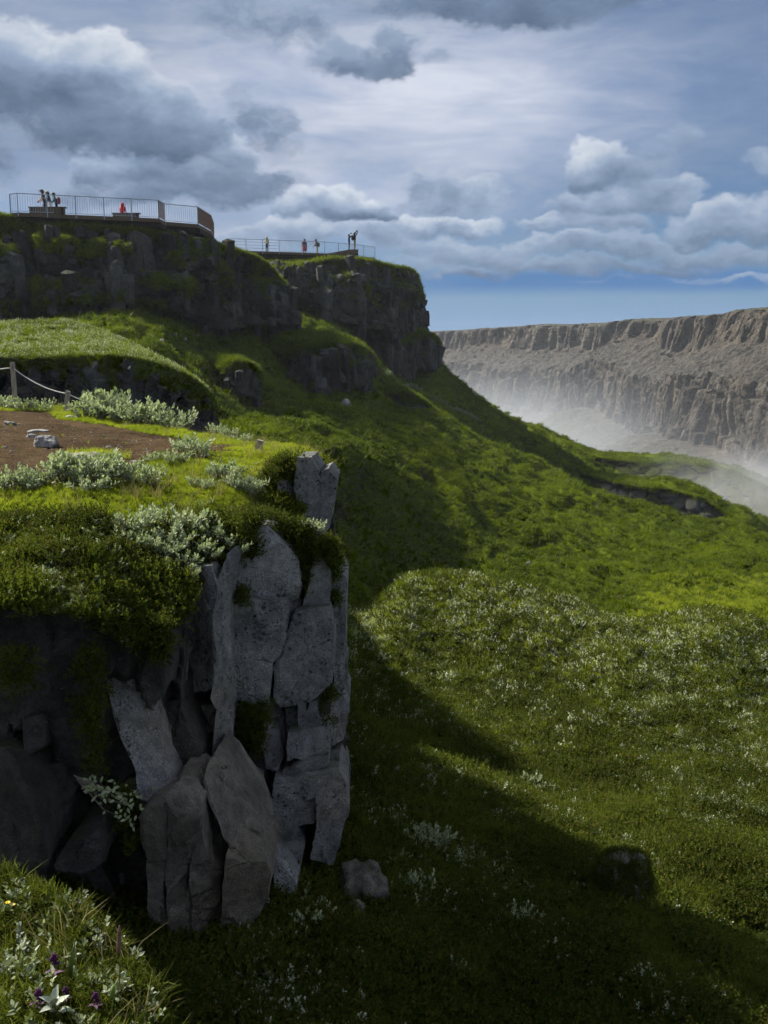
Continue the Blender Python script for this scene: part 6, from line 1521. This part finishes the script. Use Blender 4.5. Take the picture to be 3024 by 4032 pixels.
def slope_stone(px, py, wpx, hpx, label, seed, d0=5, **kw):
    b = slope_hit(px, py, d0); k = b[1] / FPX
    return stone(b, wpx * k, hpx * k, label, seed, group=G2, **kw)
slope_stone(363, 900, 52, 46, 'dark angular boulder with black shaded side at the foot of the crag', 21, 7, mat='rock_near_brown', dp=.5, rough=1.6)
slope_stone(357, 916, 22, 19, 'small square stone just below the dark angular boulder', 22, 7, mat='rock_near_brown')
mb_ = slope_stone(618, 912, 70, 74, 'tall dark boulder with a thick moss cap on the lower slope', 23, 7, mat='rock_near', rough=2.2)
slope_stone(346, 406, 9, 8, 'grey boulder alone on the grass below the mossy outcrop', 24, 40)
slope_stone(369, 391, 4, 5, 'tiny white stone beside the end of the mossy outcrop', 25, 40)
slope_stone(528, 565, 6, 4, 'lone pale stone on the open green slope above the hummock', 26, 38)
slope_stone(402, 822, 9, 9, 'small pale stone right of the crag foot', 27, 7)
slope_stone(536, 808, 9, 8, 'leaning pale stone on the ridge of the near slope', 28, 9)
slope_stone(504, 799, 6, 7, 'tiny grey stone left of the leaning pale stone', 29, 9)
slope_stone(566, 994, 15, 11, 'dark blocky stone at the bottom of the slope', 30, 6, mat='rock_near')
slope_stone(550, 992, 7, 7, 'little grey stone beside the dark blocky stone', 31, 6)
slope_stone(464, 776, 12, 7, 'flat grey stone half hidden in willow on the near slope', 32, 9)
slope_stone(355, 728, 12, 6, 'flat grey stone just right of the crag', 33, 12)
slope_stone(547, 868, 6, 4, 'small pale pebble in front of the moss capped boulder', 34, 8)
for i, (px, py, s_) in enumerate([(175, 336, 5), (162, 342, 5), (185, 340, 4), (197, 337, 5), (240, 322, 4), (312, 305, 3)]):
    slope_stone(px, py, s_, s_ * .7, ('first', 'second', 'third', 'fourth', 'fifth', 'last')[[1, 0, 2, 3, 4, 5][i]] + ' from the left of the small white stones under the cliffs', 40 + i, 45)
for i, (px, py) in enumerate([(72, 347), (104, 347)]):
    b = terrace_hit(px, py); stone(b, .18, .16, ('left', 'right')[i] + ' of two small pale stones on the sunlit terrace', 50 + i, group=G2)
# moss cap of the tall boulder and grass tuft of the half buried rock
def cap_points(ob, n_, zmin, keep=0.25):
    v = verts_np(ob.data); M = np.array(ob.matrix_basis); nv = normals_np(ob.data)
    k = np.where((nv[:, 2] > keep) | (v[:, 2] > zmin))[0]; i = rg.choice(k, n_); p = v[i] + rg.normal(0, .015, (n_, 3))
    return (np.c_[p, np.ones(n_)] @ M.T)[:, :3], nv[i] @ M[:3, :3].T
p, nn = cap_points(mb_, 2600, 0.02, 0.35)
scatter('moss', 'moss', p, rg.uniform(.3, .7, len(p)), np.clip(rg.normal(.55, .25, len(p)), 0, 1), nrm_=nn / np.linalg.norm(nn, axis=1)[:, None], label='thick moss cap on the tall slope boulder', seed=61)
b = shelf_pt(*Z3(580, 930)); q = np.stack([b[0] + rg.normal(.05, .16, 130), b[1] + rg.normal(0, .10, 130), np.full(130, b[2] + .02)], 1)
scatter('grass', 'grass_bright', q, rg.uniform(.4, .9, len(q)), rg.uniform(.2, .8, len(q)), label='bright grass tuft growing on the half buried rock', seed=62)
# ------------------------------------------------------------------ willow shrubs, each a plant of its own
def shrub_meshes(seed, R=0.22, H=0.34, ns=16, nl=9, L=0.082, wd=0.036, spread=0.9, mat='willow_leaf_shrub'):
    r = random.Random(seed); V = []; F = []; mb = MB(); lvv = []
    for k in range(ns):
        a = r.uniform(0, 2 * PI); tilt = spread * math.sqrt(r.random()); LH = H * r.uniform(.65, 1.1)
        d = Vector((math.cos(a) * math.sin(tilt), math.sin(a) * math.sin(tilt), math.cos(tilt)))
        base = Vector((math.cos(a), math.sin(a), 0)) * R * .25 * r.random()
        tip = base + d * LH; mid = base + d * LH * .55 + Vector((0, 0, .03))
        mb.tube([base, mid, tip], [.005, .004, .002], 4, False)
        for j in range(nl):
            t = .25 + .75 * (j / (nl - 1)) ** .85; b = base.lerp(mid, t / .55) if t < .55 else mid.lerp(tip, (t - .55) / .45)
            aa = j * 2.4 + r.uniform(-.5, .5); o1 = d.orthogonal().normalized(); o2 = d.cross(o1)
            out = (o1 * math.cos(aa) + o2 * math.sin(aa)); dv = out + d * (.5 + .9 * t ** 3) + Vector((0, 0, .25)); nn = d - out * .5
            leaf_shape(V, F, tuple(b), tuple(dv), tuple(nn), L * r.uniform(.7, 1.15) * (1 - .3 * t ** 4), wd * r.uniform(.8, 1.2)); lvv += [r.random()] * 6
    me = mesh_np('leaves', np.array(V), np.array(F), False)
    at = me.attributes.new('lv', 'FLOAT', 'FACE'); at.data.foreach_set('value', np.array(lvv, np.float32))
    return me, mb.mesh('branches')
def shrub_leaf_material():
    m, n = material('willow_leaf_shrub')
    lv = n.node('ShaderNodeAttribute', attribute_name='lv').outputs['Fac']; r = n.node('ShaderNodeObjectInfo').outputs['Random']
    f = n.m('ADD', n.m('MULTIPLY', lv, .75), n.m('MULTIPLY', r, .25))
    c = n.mix(f, (0.15, 0.20, 0.085), (0.46, 0.50, 0.35))
    d = n.node('ShaderNodeBsdfPrincipled'); n.put(d.inputs['Base Color'], c); d.inputs['Roughness'].default_value = .6; d.inputs['Specular IOR Level'].default_value = .25
    tr = n.node('ShaderNodeBsdfTranslucent'); n.put(tr.inputs[0], n.mix(1, c, (1.1, 1.2, .75), 'MULTIPLY'))
    mx = n.node('ShaderNodeMixShader'); mx.inputs[0].default_value = .32; n.l.new(d.outputs[0], mx.inputs[1]); n.l.new(tr.outputs[0], mx.inputs[2]); finish(n, mx.outputs[0])
shrub_leaf_material()
SHR = [shrub_meshes(700 + k, ns=12 + 2 * (k % 4), H=.30 + .03 * (k % 3), spread=.75 + .1 * (k % 4)) for k in range(7)]
for a, b in SHR: a.materials.append(MATS['willow_leaf_shrub']); b.materials.append(MATS['bark'])
rs_ = random.Random(77)
SHRUBS = []
def shrub(base, size, label, group, lean=(0, 0)):
    size = size * (1.1 if 'back edge' in group else 1.4)
    root = empty('willow_shrub', (base[0], base[1], base[2] - .02), rs_.uniform(0, 6.28)); tag(root, label, 'shrub', group)
    a, b = rs_.choice(SHR); s_ = size / .34
    root.rotation_euler = (lean[0] + rs_.gauss(0, .08), lean[1] + rs_.gauss(0, .08), rs_.uniform(0, 6.28)); root.scale = (s_, s_, s_ * rs_.uniform(.85, 1.2))
    link('leaves', a, None, root); link('branches', b, None, root)
    SHRUBS.append(root); return root
GB = 'willow shrubs along the back edge of the dirt clearing'
for (X, Y, h) in [(-120, 600, 90), (-40, 600, 100), (30, 605, 110), (90, 612, 80), (150, 612, 80), (200, 612, 70), (250, 610, 85), (320, 615, 75), (560, 668, 130), (605, 670, 165), (650, 676, 180), (700, 680, 150), (745, 690, 140), (800, 690, 150), (850, 700, 140), (890, 700, 160), (930, 706, 175), (975, 712, 180), (1010, 718, 170), (1060, 726, 130), (1100, 732, 110), (1150, 740, 90)]:
    b = shelf_pt(*Z3(X, Y)); shrub(b, h * .153 * b[1] / FPX, 'grey green willow shrub along the back edge of the dirt clearing', GB)
b = shelf_pt(*Z3(786, 672)); shrub(b, 190 * .153 * b[1] / FPX, 'tallest willow shoot rising above the shrubs behind the dirt', GB)
for (X, Y, h, lb) in [(1195, 722, 70, 'first'), (1232, 724, 84, 'second'), (1400, 778, 60, 'third'), (1450, 786, 60, 'fourth'), (1530, 806, 66, 'fifth'), (1605, 822, 60, 'last')]:
    b = shelf_pt(*Z3(X, Y)); shrub(b, h * .153 * b[1] / FPX, lb + ' small willow from the left on the right tip of the shelf', 'small willows on the right tip of the shelf')
GF = 'willow shrubs along the front edge of the dirt clearing'
for (X, Y, h) in [(-60, 1150, 70), (20, 1140, 80), (80, 1130, 80), (150, 1126, 80), (200, 1130, 70), (260, 1110, 80), (330, 1100, 90), (405, 1080, 130), (450, 1090, 110), (500, 1100, 90), (560, 1080, 130), (600, 1090, 110), (660, 1085, 100), (710, 1075, 110), (760, 1070, 90), (800, 1060, 100), (860, 1100, 80), (930, 1090, 80), (1000, 1120, 80), (640, 1140, 80), (540, 1150, 70)]:
    b = shelf_pt(*Z3(X, Y)); shrub(b, 1.35 * h * .153 * b[1] / FPX, 'sunlit willow shrub along the front edge of the dirt clearing', GF)
GR_ = 'willow shrubs on the grassy right end of the shelf'
for (X, Y, h) in [(1190, 900, 100), (1240, 900, 110), (1290, 920, 110), (1330, 930, 100), (1180, 960, 90), (1120, 970, 80), (1070, 930, 60), (990, 940, 60), (1400, 1050, 80), (1440, 1040, 100), (1490, 1060, 100), (1540, 1120, 90), (1600, 1150, 100), (1640, 1160, 90), (1360, 1120, 70), (1270, 1100, 60)]:
    b = shelf_pt(*Z3(X, Y)); shrub(b, h * .153 * b[1] / FPX, 'pale willow shrub in the bright grass right of the dirt', GR_)
GH = 'willow bushes hanging over the crag edge'
for (X, Y, h) in [(620, 340, 80), (560, 390, 70), (530, 410, 60), (690, 320, 80), (760, 310, 70), (820, 330, 90), (860, 380, 90), (920, 350, 100), (980, 380, 90), (1040, 400, 90), (1080, 440, 80), (900, 440, 90), (820, 450, 90), (760, 480, 90), (860, 520, 90), (900, 580, 70), (730, 560, 70), (980, 470, 80), (700, 430, 80), (640, 420, 70), (790, 560, 80), (1010, 330, 70), (800, 400, 80), (560, 330, 60)]:
    b = shelf_pt(*Z6((X, Y))); shrub(b + np.array((0, -.05, -.02)), h * .214 * b[1] / FPX, 'grey green willow bush hanging over the crag edge', GH, (.35, 0))
for (X, Y, h, d, lb) in [(1490, 350, 50, 9.7, 'pale willow on the moss ridge at the right of the crag top'), (1420, 330, 44, 9.7, 'small willow left on the moss ridge of the crag top'), (1130, 160, 60, 10.6, 'dull willow bush in the shaded notch of the crag'), (1190, 190, 60, 10.6, 'dull willow bush right in the shaded notch of the crag')]:
    px, py = Z6((X, Y)); shrub(P(px, py, d), h * .214 * d / FPX, lb, GH)
# low on the slope
def Z5(X, Y): return (1200 + X * .8439) / 3.9375, (2900 + Y * .8439) / 3.9375
def Z9(X, Y): return (600 + X * .6028) / 3.9375, (3300 + Y * .6028) / 3.9375
GS = 'willow shrubs at the foot of the crag and on the near slope'
for fn, k, lst in ((Z9, .1531, [(985, 440, 100), (1050, 480, 110), (1110, 560, 110), (1180, 540, 90), (1010, 600, 110), (1080, 640, 90), (960, 660, 90), (1240, 690, 70), (870, 640, 60)]),
                   (Z5, .2143, [(500, 520, 80), (570, 520, 90), (630, 540, 90), (470, 700, 60), (560, 740, 90), (500, 750, 80), (690, 770, 60), (740, 760, 50), (850, 775, 60), (950, 820, 60), (1000, 880, 70), (1090, 900, 60), (1275, 700, 60), (1330, 740, 60), (1390, 770, 60), (400, 860, 50), (320, 210, 60), (1060, 240, 60), (690, 1110, 60), (430, 600, 60), (700, 200, 50), (620, 190, 50), (580, 180, 50)])):
    for (X, Y, h) in lst:
        px, py = fn(X, Y); b = slope_hit(px, py, 6.5); shrub(b, h * k * b[1] / FPX, 'pale willow shrub low on the slope below the crag', GS)
# shrubs that look alike are told apart by their place in the row
ORD = ['first', 'second', 'third', 'fourth', 'fifth', 'sixth', 'seventh', 'eighth', 'ninth', 'tenth', 'eleventh', 'twelfth', 'thirteenth', 'fourteenth', 'fifteenth', 'sixteenth', 'seventeenth', 'eighteenth', 'nineteenth', 'twentieth']
TENS = {20: 'twenty', 30: 'thirty'}
def ordinal(k): return ORD[k - 1] if k <= 20 else ('thirtieth' if k == 30 else TENS[k // 10 * 10] + '-' + ORD[k % 10 - 1])
from collections import Counter
cnt = Counter(o['label'] for o in SHRUBS)
for lb in [l for l, c in cnt.items() if c > 1]:
    mem = [o for o in SHRUBS if o['label'] == lb]
    mem.sort(key=lambda o: project(np.array([o.location]))[0][0])
    for k, o in enumerate(mem): o['label'] = ordinal(k + 1) + ' from the left: ' + lb
# twig with leaves hanging on the shaded crag
root = empty('willow_shrub', tuple(P(*Z7((345, 655)), 7.05))); tag(root, 'bare twigged willow branch hanging on the dark crag face', 'shrub')
mb = MB(); V = []; F = []; lv = []; r = random.Random(4); L0 = np.array(root.location)
for k in range(8):
    e = P(*Z7((r.uniform(430, 700), r.uniform(690, 900))), 7.0 + r.uniform(-.2, .1)) - L0; m_ = e * .5 + np.array((0, -.05, .03 - .04 * (k % 3)))
    mb.tube([(0, 0, 0), tuple(m_), tuple(e)], [.0045, .003, .0015], 4)
    for j in range(12):
        t = r.uniform(.5, 1.05); b = np.array((r.gauss(0, .03), r.gauss(0, .03), r.gauss(0, .03))) + np.array((0, 0, 0)) * (1 - t) + e * t + np.array((0, -.03, .02)) * math.sin(PI * t); a = r.uniform(0, 6.28)
        leaf_shape(V, F, b, (math.cos(a), -.4, math.sin(a) * .8 + .3), (0, -1, .5), .046 * r.uniform(.7, 1.2), .023); lv += [r.random()] * 6
me = mesh_np('leaves', np.array(V), np.array(F), False); me.attributes.new('lv', 'FLOAT', 'FACE').data.foreach_set('value', np.array(lv, np.float32))
link('leaves', me, MATS['willow_leaf_shrub'], root); mb.build('branches', MATS['bark'], root)

# ------------------------------------------------------------------ plants on the knoll at the photographer's feet
def ZK(X, Y): return X * .10716, 888.9 + Y * .10716
def knoll_hit(px, py):
    ds = np.linspace(.6, 2.9, 600); q = Pn(np.full(600, px), np.full(600, py), ds); z = knoll_z(q[:, 0], q[:, 1]); i = int(np.argmax(q[:, 2] < z)); return q[i] if (q[:, 2] < z).any() else P(px, py, 2.0)
simple('willow_woolly', (0.36, 0.40, 0.31), .8, .25, 25)
simple('leaf_green', (0.09, 0.14, 0.025), .6, .35, 25)
simple('leaf_fresh', (0.14, 0.20, 0.03), .6, .3, 25)
def big_leaf(mb_, base, d, nrm_, L, wd):
    """oval leaf of eight quads, cupped along the midrib"""
    d = Vector(d).normalized(); s_ = d.cross(Vector(nrm_)).normalized(); u = s_.cross(d); base = Vector(base); v = []; n = 7
    for i in range(n):
        t = i / (n - 1); w_ = wd * .5 * (math.sin(PI * min(1, t * 1.02) ** .75) ** .8 if 0 < t < 1 else 0.02); c = base + d * L * t + u * (.12 * L * math.sin(PI * t * .9) - .10 * L * t * t)
        v += [c - s_ * w_ + u * w_ * .35, c, c + s_ * w_ + u * w_ * .35]
    mb_.add(v, [(i * 3 + k, i * 3 + k + 1, i * 3 + k + 4, i * 3 + k + 3) for i in range(n - 1) for k in (0, 1)])
def woolly(X, Y, H, nl, L, label, seed, open_=.6):
    b = knoll_hit(*ZK(X, Y)); k = b[1] / FPX * .10716; r = random.Random(seed); H *= k; L *= k
    root = empty('willow_sprig', tuple(b), 0); tag(root, label, 'willow sprig', 'woolly willow sprigs on the near knoll')
    mb = MB(); mb.tube([(0, 0, -.02), (r.uniform(-.1, .1) * H, 0, H * .6), (r.uniform(-.15, .15) * H, 0, H)], [.0025, .002, .0015], 5); mb.build('stem', MATS['bark'], root)
    for i in range(nl):
        t = .35 + .65 * i / max(1, nl - 1); a = i * 2.3 + r.uniform(-.4, .4)
        m2 = MB(); big_leaf(m2, (0, 0, H * t), (math.cos(a) * open_ * (1.4 - t), math.sin(a) * open_ * (1.4 - t) - .1, .35 + .7 * t), (-math.cos(a), -math.sin(a) - .2, .8), L * r.uniform(.8, 1.1), L * .42); m2.build('leaf', MATS['willow_woolly'], root, True)
woolly(195, 600, 280, 9, 105, 'tall woolly willow sprig at the left edge of the near knoll', 1)
woolly(240, 640, 150, 7, 95, 'woolly willow rosette below the tall sprig', 2, .9)
woolly(520, 1230, 190, 7, 230, 'large white woolly willow rosette at the bottom of the picture', 3, 1.2)
woolly(510, 260, 110, 5, 75, 'woolly sprig beside the broad blade near the knoll crest', 4)
woolly(925, 500, 110, 3, 95, 'round leaved willow sprig at the right knoll edge', 5)
woolly(705, 680, 120, 4, 110, 'thin woolly sprig right of the tallest purple flower', 6)
woolly(720, 860, 90, 3, 130, 'pair of long woolly leaves under the thin sprig', 7, 1.0)
woolly(160, 140, 110, 5, 70, 'small woolly sprig near the top of the knoll', 8)
woolly(280, 150, 90, 4, 60, 'tiny woolly sprig right of the small one on the knoll top', 9)
woolly(40, 860, 140, 6, 80, 'woolly sprig cut by the left picture edge', 10)
woolly(940, 600, 80, 5, 80, 'fresh pale sprig at the right of the knoll', 11, .9)
woolly(800, 440, 60, 3, 60, 'low woolly leaf pair on the right knoll moss', 12, 1.0)
def bartsia(X, Y, H, s_, label, seed):
    b = knoll_hit(*ZK(X, Y)); k = b[1] / FPX * .10716; H *= k; s_ *= k; r = random.Random(seed)
    root = empty('purple_flower', tuple(b)); tag(root, label, 'flower', 'purple flowers on the near knoll')
    mb = MB(); mb.tube([(0, 0, -.02), (.004, 0, H * .5), (0, 0, H)], [.002, .0018, .0015], 5); mb.build('stem', MATS['bract_purple'], root)
    for i in range(4):
        m2 = MB(); a = i * PI / 2 + .4; big_leaf(m2, (0, 0, H * (.55 + .1 * (i // 2))), (math.cos(a), math.sin(a), .1), (0, 0, 1), s_ * .9, s_ * .4); m2.build('leaf', MATS['bract_purple'], root, True)
    for i in range(11):
        a = i * 2.4; t = i / 10; m2 = MB(); d = Vector((math.cos(a) * (1 - .6 * t), math.sin(a) * (1 - .6 * t), .5 + t)).normalized(); c = Vector((0, 0, H + s_ * .6 * (t - .4)))
        m2.tube([c, c + d * s_ * .35, c + d * s_ * .6], [s_ * .08, s_ * .17, s_ * .06], 6); m2.build('petal', MATS['petal_purple'], root, True)
bartsia(520, 930, 300, 110, 'tallest dark purple flower on the near knoll', 1)
bartsia(370, 1180, 210, 110, 'dark purple flower left of the white willow rosette', 2)
bartsia(900, 1180, 180, 100, 'dark purple flower right of the white willow rosette', 3)
bartsia(620, 1100, 160, 80, 'half hidden purple flower behind the white willow rosette', 4)
def bloom(b, H, s_, mat, label, name, group, npet=7):
    root = empty(name, tuple(b)); tag(root, label, 'flower', group)
    mb = MB(); mb.tube([(0, 0, -.02), (.003, 0, H)], [.0015, .0012], 5); mb.build('stem', MATS['leaf_green'], root)
    for i in range(npet):
        a = i * 2 * PI / npet; m2 = MB(); big_leaf(m2, (0, 0, H), (math.cos(a), math.sin(a), .55), (0, 0, 1), s_ * .55, s_ * .36); m2.build('petal', MATS[mat], root, True)
bloom(knoll_hit(*ZK(85, 290)), .045, .015, 'petal_yellow', 'left of two yellow flowers near the knoll top', 'yellow_flower', 'yellow flowers')
bloom(knoll_hit(*ZK(132, 290)), .04, .013, 'petal_yellow', 'right of two yellow flowers near the knoll top', 'yellow_flower', 'yellow flowers')
q = slope_hit(*Z9(978, 950), 5.5); bloom(q, .06, .075, 'petal_yellow', 'lone yellow flower low on the shaded slope', 'yellow_flower', 'yellow flowers')
q = slope_hit(*Z9(955, 1010), 5.5); bloom(q, .07, .06, 'petal_pink', 'lone pink flower just below the yellow one', 'pink_flower', None)
q = slope_hit(*Z9(1345, 470), 6.5); bloom(q + np.array((0, -.25, .05)), .06, .07, 'petal_yellow', 'yellow flower in front of the small square stone', 'yellow_flower', 'yellow flowers')
for i, (X, Y, tx, ty) in enumerate([(1090, 1090, 1115, 340), (1010, 1261, 1060, 900)]):
    b = knoll_hit(*ZK(X, min(Y, 1230))); d = b[1]; t = P(*ZK(tx, ty), d) - b
    root = empty('grass_spike', tuple(b)); tag(root, ('tall brown flowering grass spike at the right of the knoll', 'green grass spike at the bottom right of the knoll')[i], 'grass spike', 'grass spikes on the near knoll')
    mb = MB(); mb.tube([(0, 0, -.02), tuple(t * .5 + np.array((.004, 0, 0))), tuple(t)], [.0014, .0012, .0008], 5); mb.build('stem', MATS['straw' if i == 0 else 'leaf_green'], root)
    mb = MB(); mb.tube([tuple(t * .62), tuple(t * .72), tuple(t * .92), tuple(t)], [.002, .005, .0045, .001], 7); mb.build('seed_head', MATS['seed_brown' if i == 0 else 'leaf_fresh'], root, True)
def broad(X, Y, tx, ty, wd, label, mat='leaf_green'):
    b = knoll_hit(*ZK(X, min(Y, 1240))); d = b[1]; t = P(*ZK(tx, ty), d - .02) - b
    mb = MB(); big_leaf(mb, (0, 0, 0), tuple(t), (0.1, -1, .3), float(np.linalg.norm(t)), wd * .107 * d / FPX)
    tag(mb.build('broad_leaf', MATS[mat], None, True, loc=tuple(b)), label, 'leaf', 'broad leaves on the near knoll')
broad(600, 300, 655, 30, 40, 'long broad blade leaning right at the knoll crest')
broad(470, 480, 560, 230, 46, 'broad blade below the crest leaning right')
broad(445, 140, 465, 15, 34, 'short upright blade at the knoll crest')
broad(660, 880, 700, 480, 46, 'dark upright blade beside the purple flower')
broad(1250, 1250, 1370, 1140, 110, 'fresh green leaf at the bottom edge of the picture', 'leaf_fresh')
broad(1100, 1261, 1090, 1110, 90, 'rounded green leaf left of the fresh one at the bottom')
broad(390, 640, 420, 560, 60, 'small round dark leaf under the woolly rosette')
broad(195, 860, 215, 640, 40, 'pale green blade at the left of the knoll', 'leaf_fresh')
# ------------------------------------------------------------------ air and spray
def volume_box(name, lo, hi, build):
    lo = np.array(lo, float); hi = np.array(hi, float); c = (lo + hi) / 2
    mb = MB(); mb.box((0, 0, 0), tuple(hi - lo))
    m, n = material(name + '_air')
    v = build(n); o_ = n.node('ShaderNodeOutputMaterial'); n.l.new(v, o_.inputs['Volume'])
    o = mb.build(name, m, loc=tuple(c)); tag(o, None, None, None, 'stuff')
    return o, m
def haze_v(n):
    v = n.node('ShaderNodeVolumePrincipled'); v.inputs['Color'].default_value = (0.80, 0.87, 0.97, 1); v.inputs['Density'].default_value = 0.00016; v.inputs['Anisotropy'].default_value = 0.2
    return v.outputs[0]
hz, hm = volume_box('haze', (-900, -40, -76), (900, 1200, 32), haze_v)
def spray_v(n):
    p = geo_pos(n); s_ = n.node('ShaderNodeSeparateXYZ'); n.put(s_.inputs[0], p)
    hgt = n.mapr(s_.outputs[2], -60, 12, 1.0, 0.0, True)
    nz = n.mapr(n.noise(p, 0.018, 3, 0.6), 0.34, 0.66, 0.35, 1.0)
    ex = n.m('MULTIPLY', n.mapr(n.m('DIVIDE', s_.outputs[0], s_.outputs[1]), 0.34, 0.16, 0.35, 1.0, True), 1.0)
    de = n.m('MULTIPLY', n.m('MULTIPLY', n.m('MULTIPLY', hgt, hgt), nz), n.m('MULTIPLY', ex, 0.013))
    v = n.node('ShaderNodeVolumePrincipled'); v.inputs['Color'].default_value = (0.86, 0.92, 1.0, 1); n.put(v.inputs['Density'], de); v.inputs['Anisotropy'].default_value = 0.2
    return v.outputs[0]
sp, sm_ = volume_box('spray_mist', (-20, 175, -74), (420, 560, 14), spray_v)
def puff_v(n):
    p = geo_pos(n); s_ = n.node('ShaderNodeSeparateXYZ'); n.put(s_.inputs[0], p)
    q = n.vm('MULTIPLY', n.vm('SUBTRACT', p, (43, 102, -18)), (1 / 24.0, 1 / 26.0, 1 / 9.0))
    r = n.mapr(n.vm('LENGTH', q), 0.15, 1.0, 1.0, 0.0, True)
    nz = n.mapr(n.noise(n.scale(p, (1, 1, 0.55)), 0.13, 4, 0.6, 0.6), 0.40, 0.68, 0.0, 1.0)
    v = n.node('ShaderNodeVolumePrincipled'); v.inputs['Color'].default_value = (0.93, 0.96, 1.0, 1); n.put(v.inputs['Density'], n.m('MULTIPLY', n.m('MULTIPLY', r, nz), 0.10)); v.inputs['Anisotropy'].default_value = 0.2
    return v.outputs[0]
pf, pm_ = volume_box('spray_mist', (22, 78, -29), (70, 130, -9), puff_v)
# ------------------------------------------------------------------ small plants last
for a, k in SCAT: scatter_now(*a, **k)
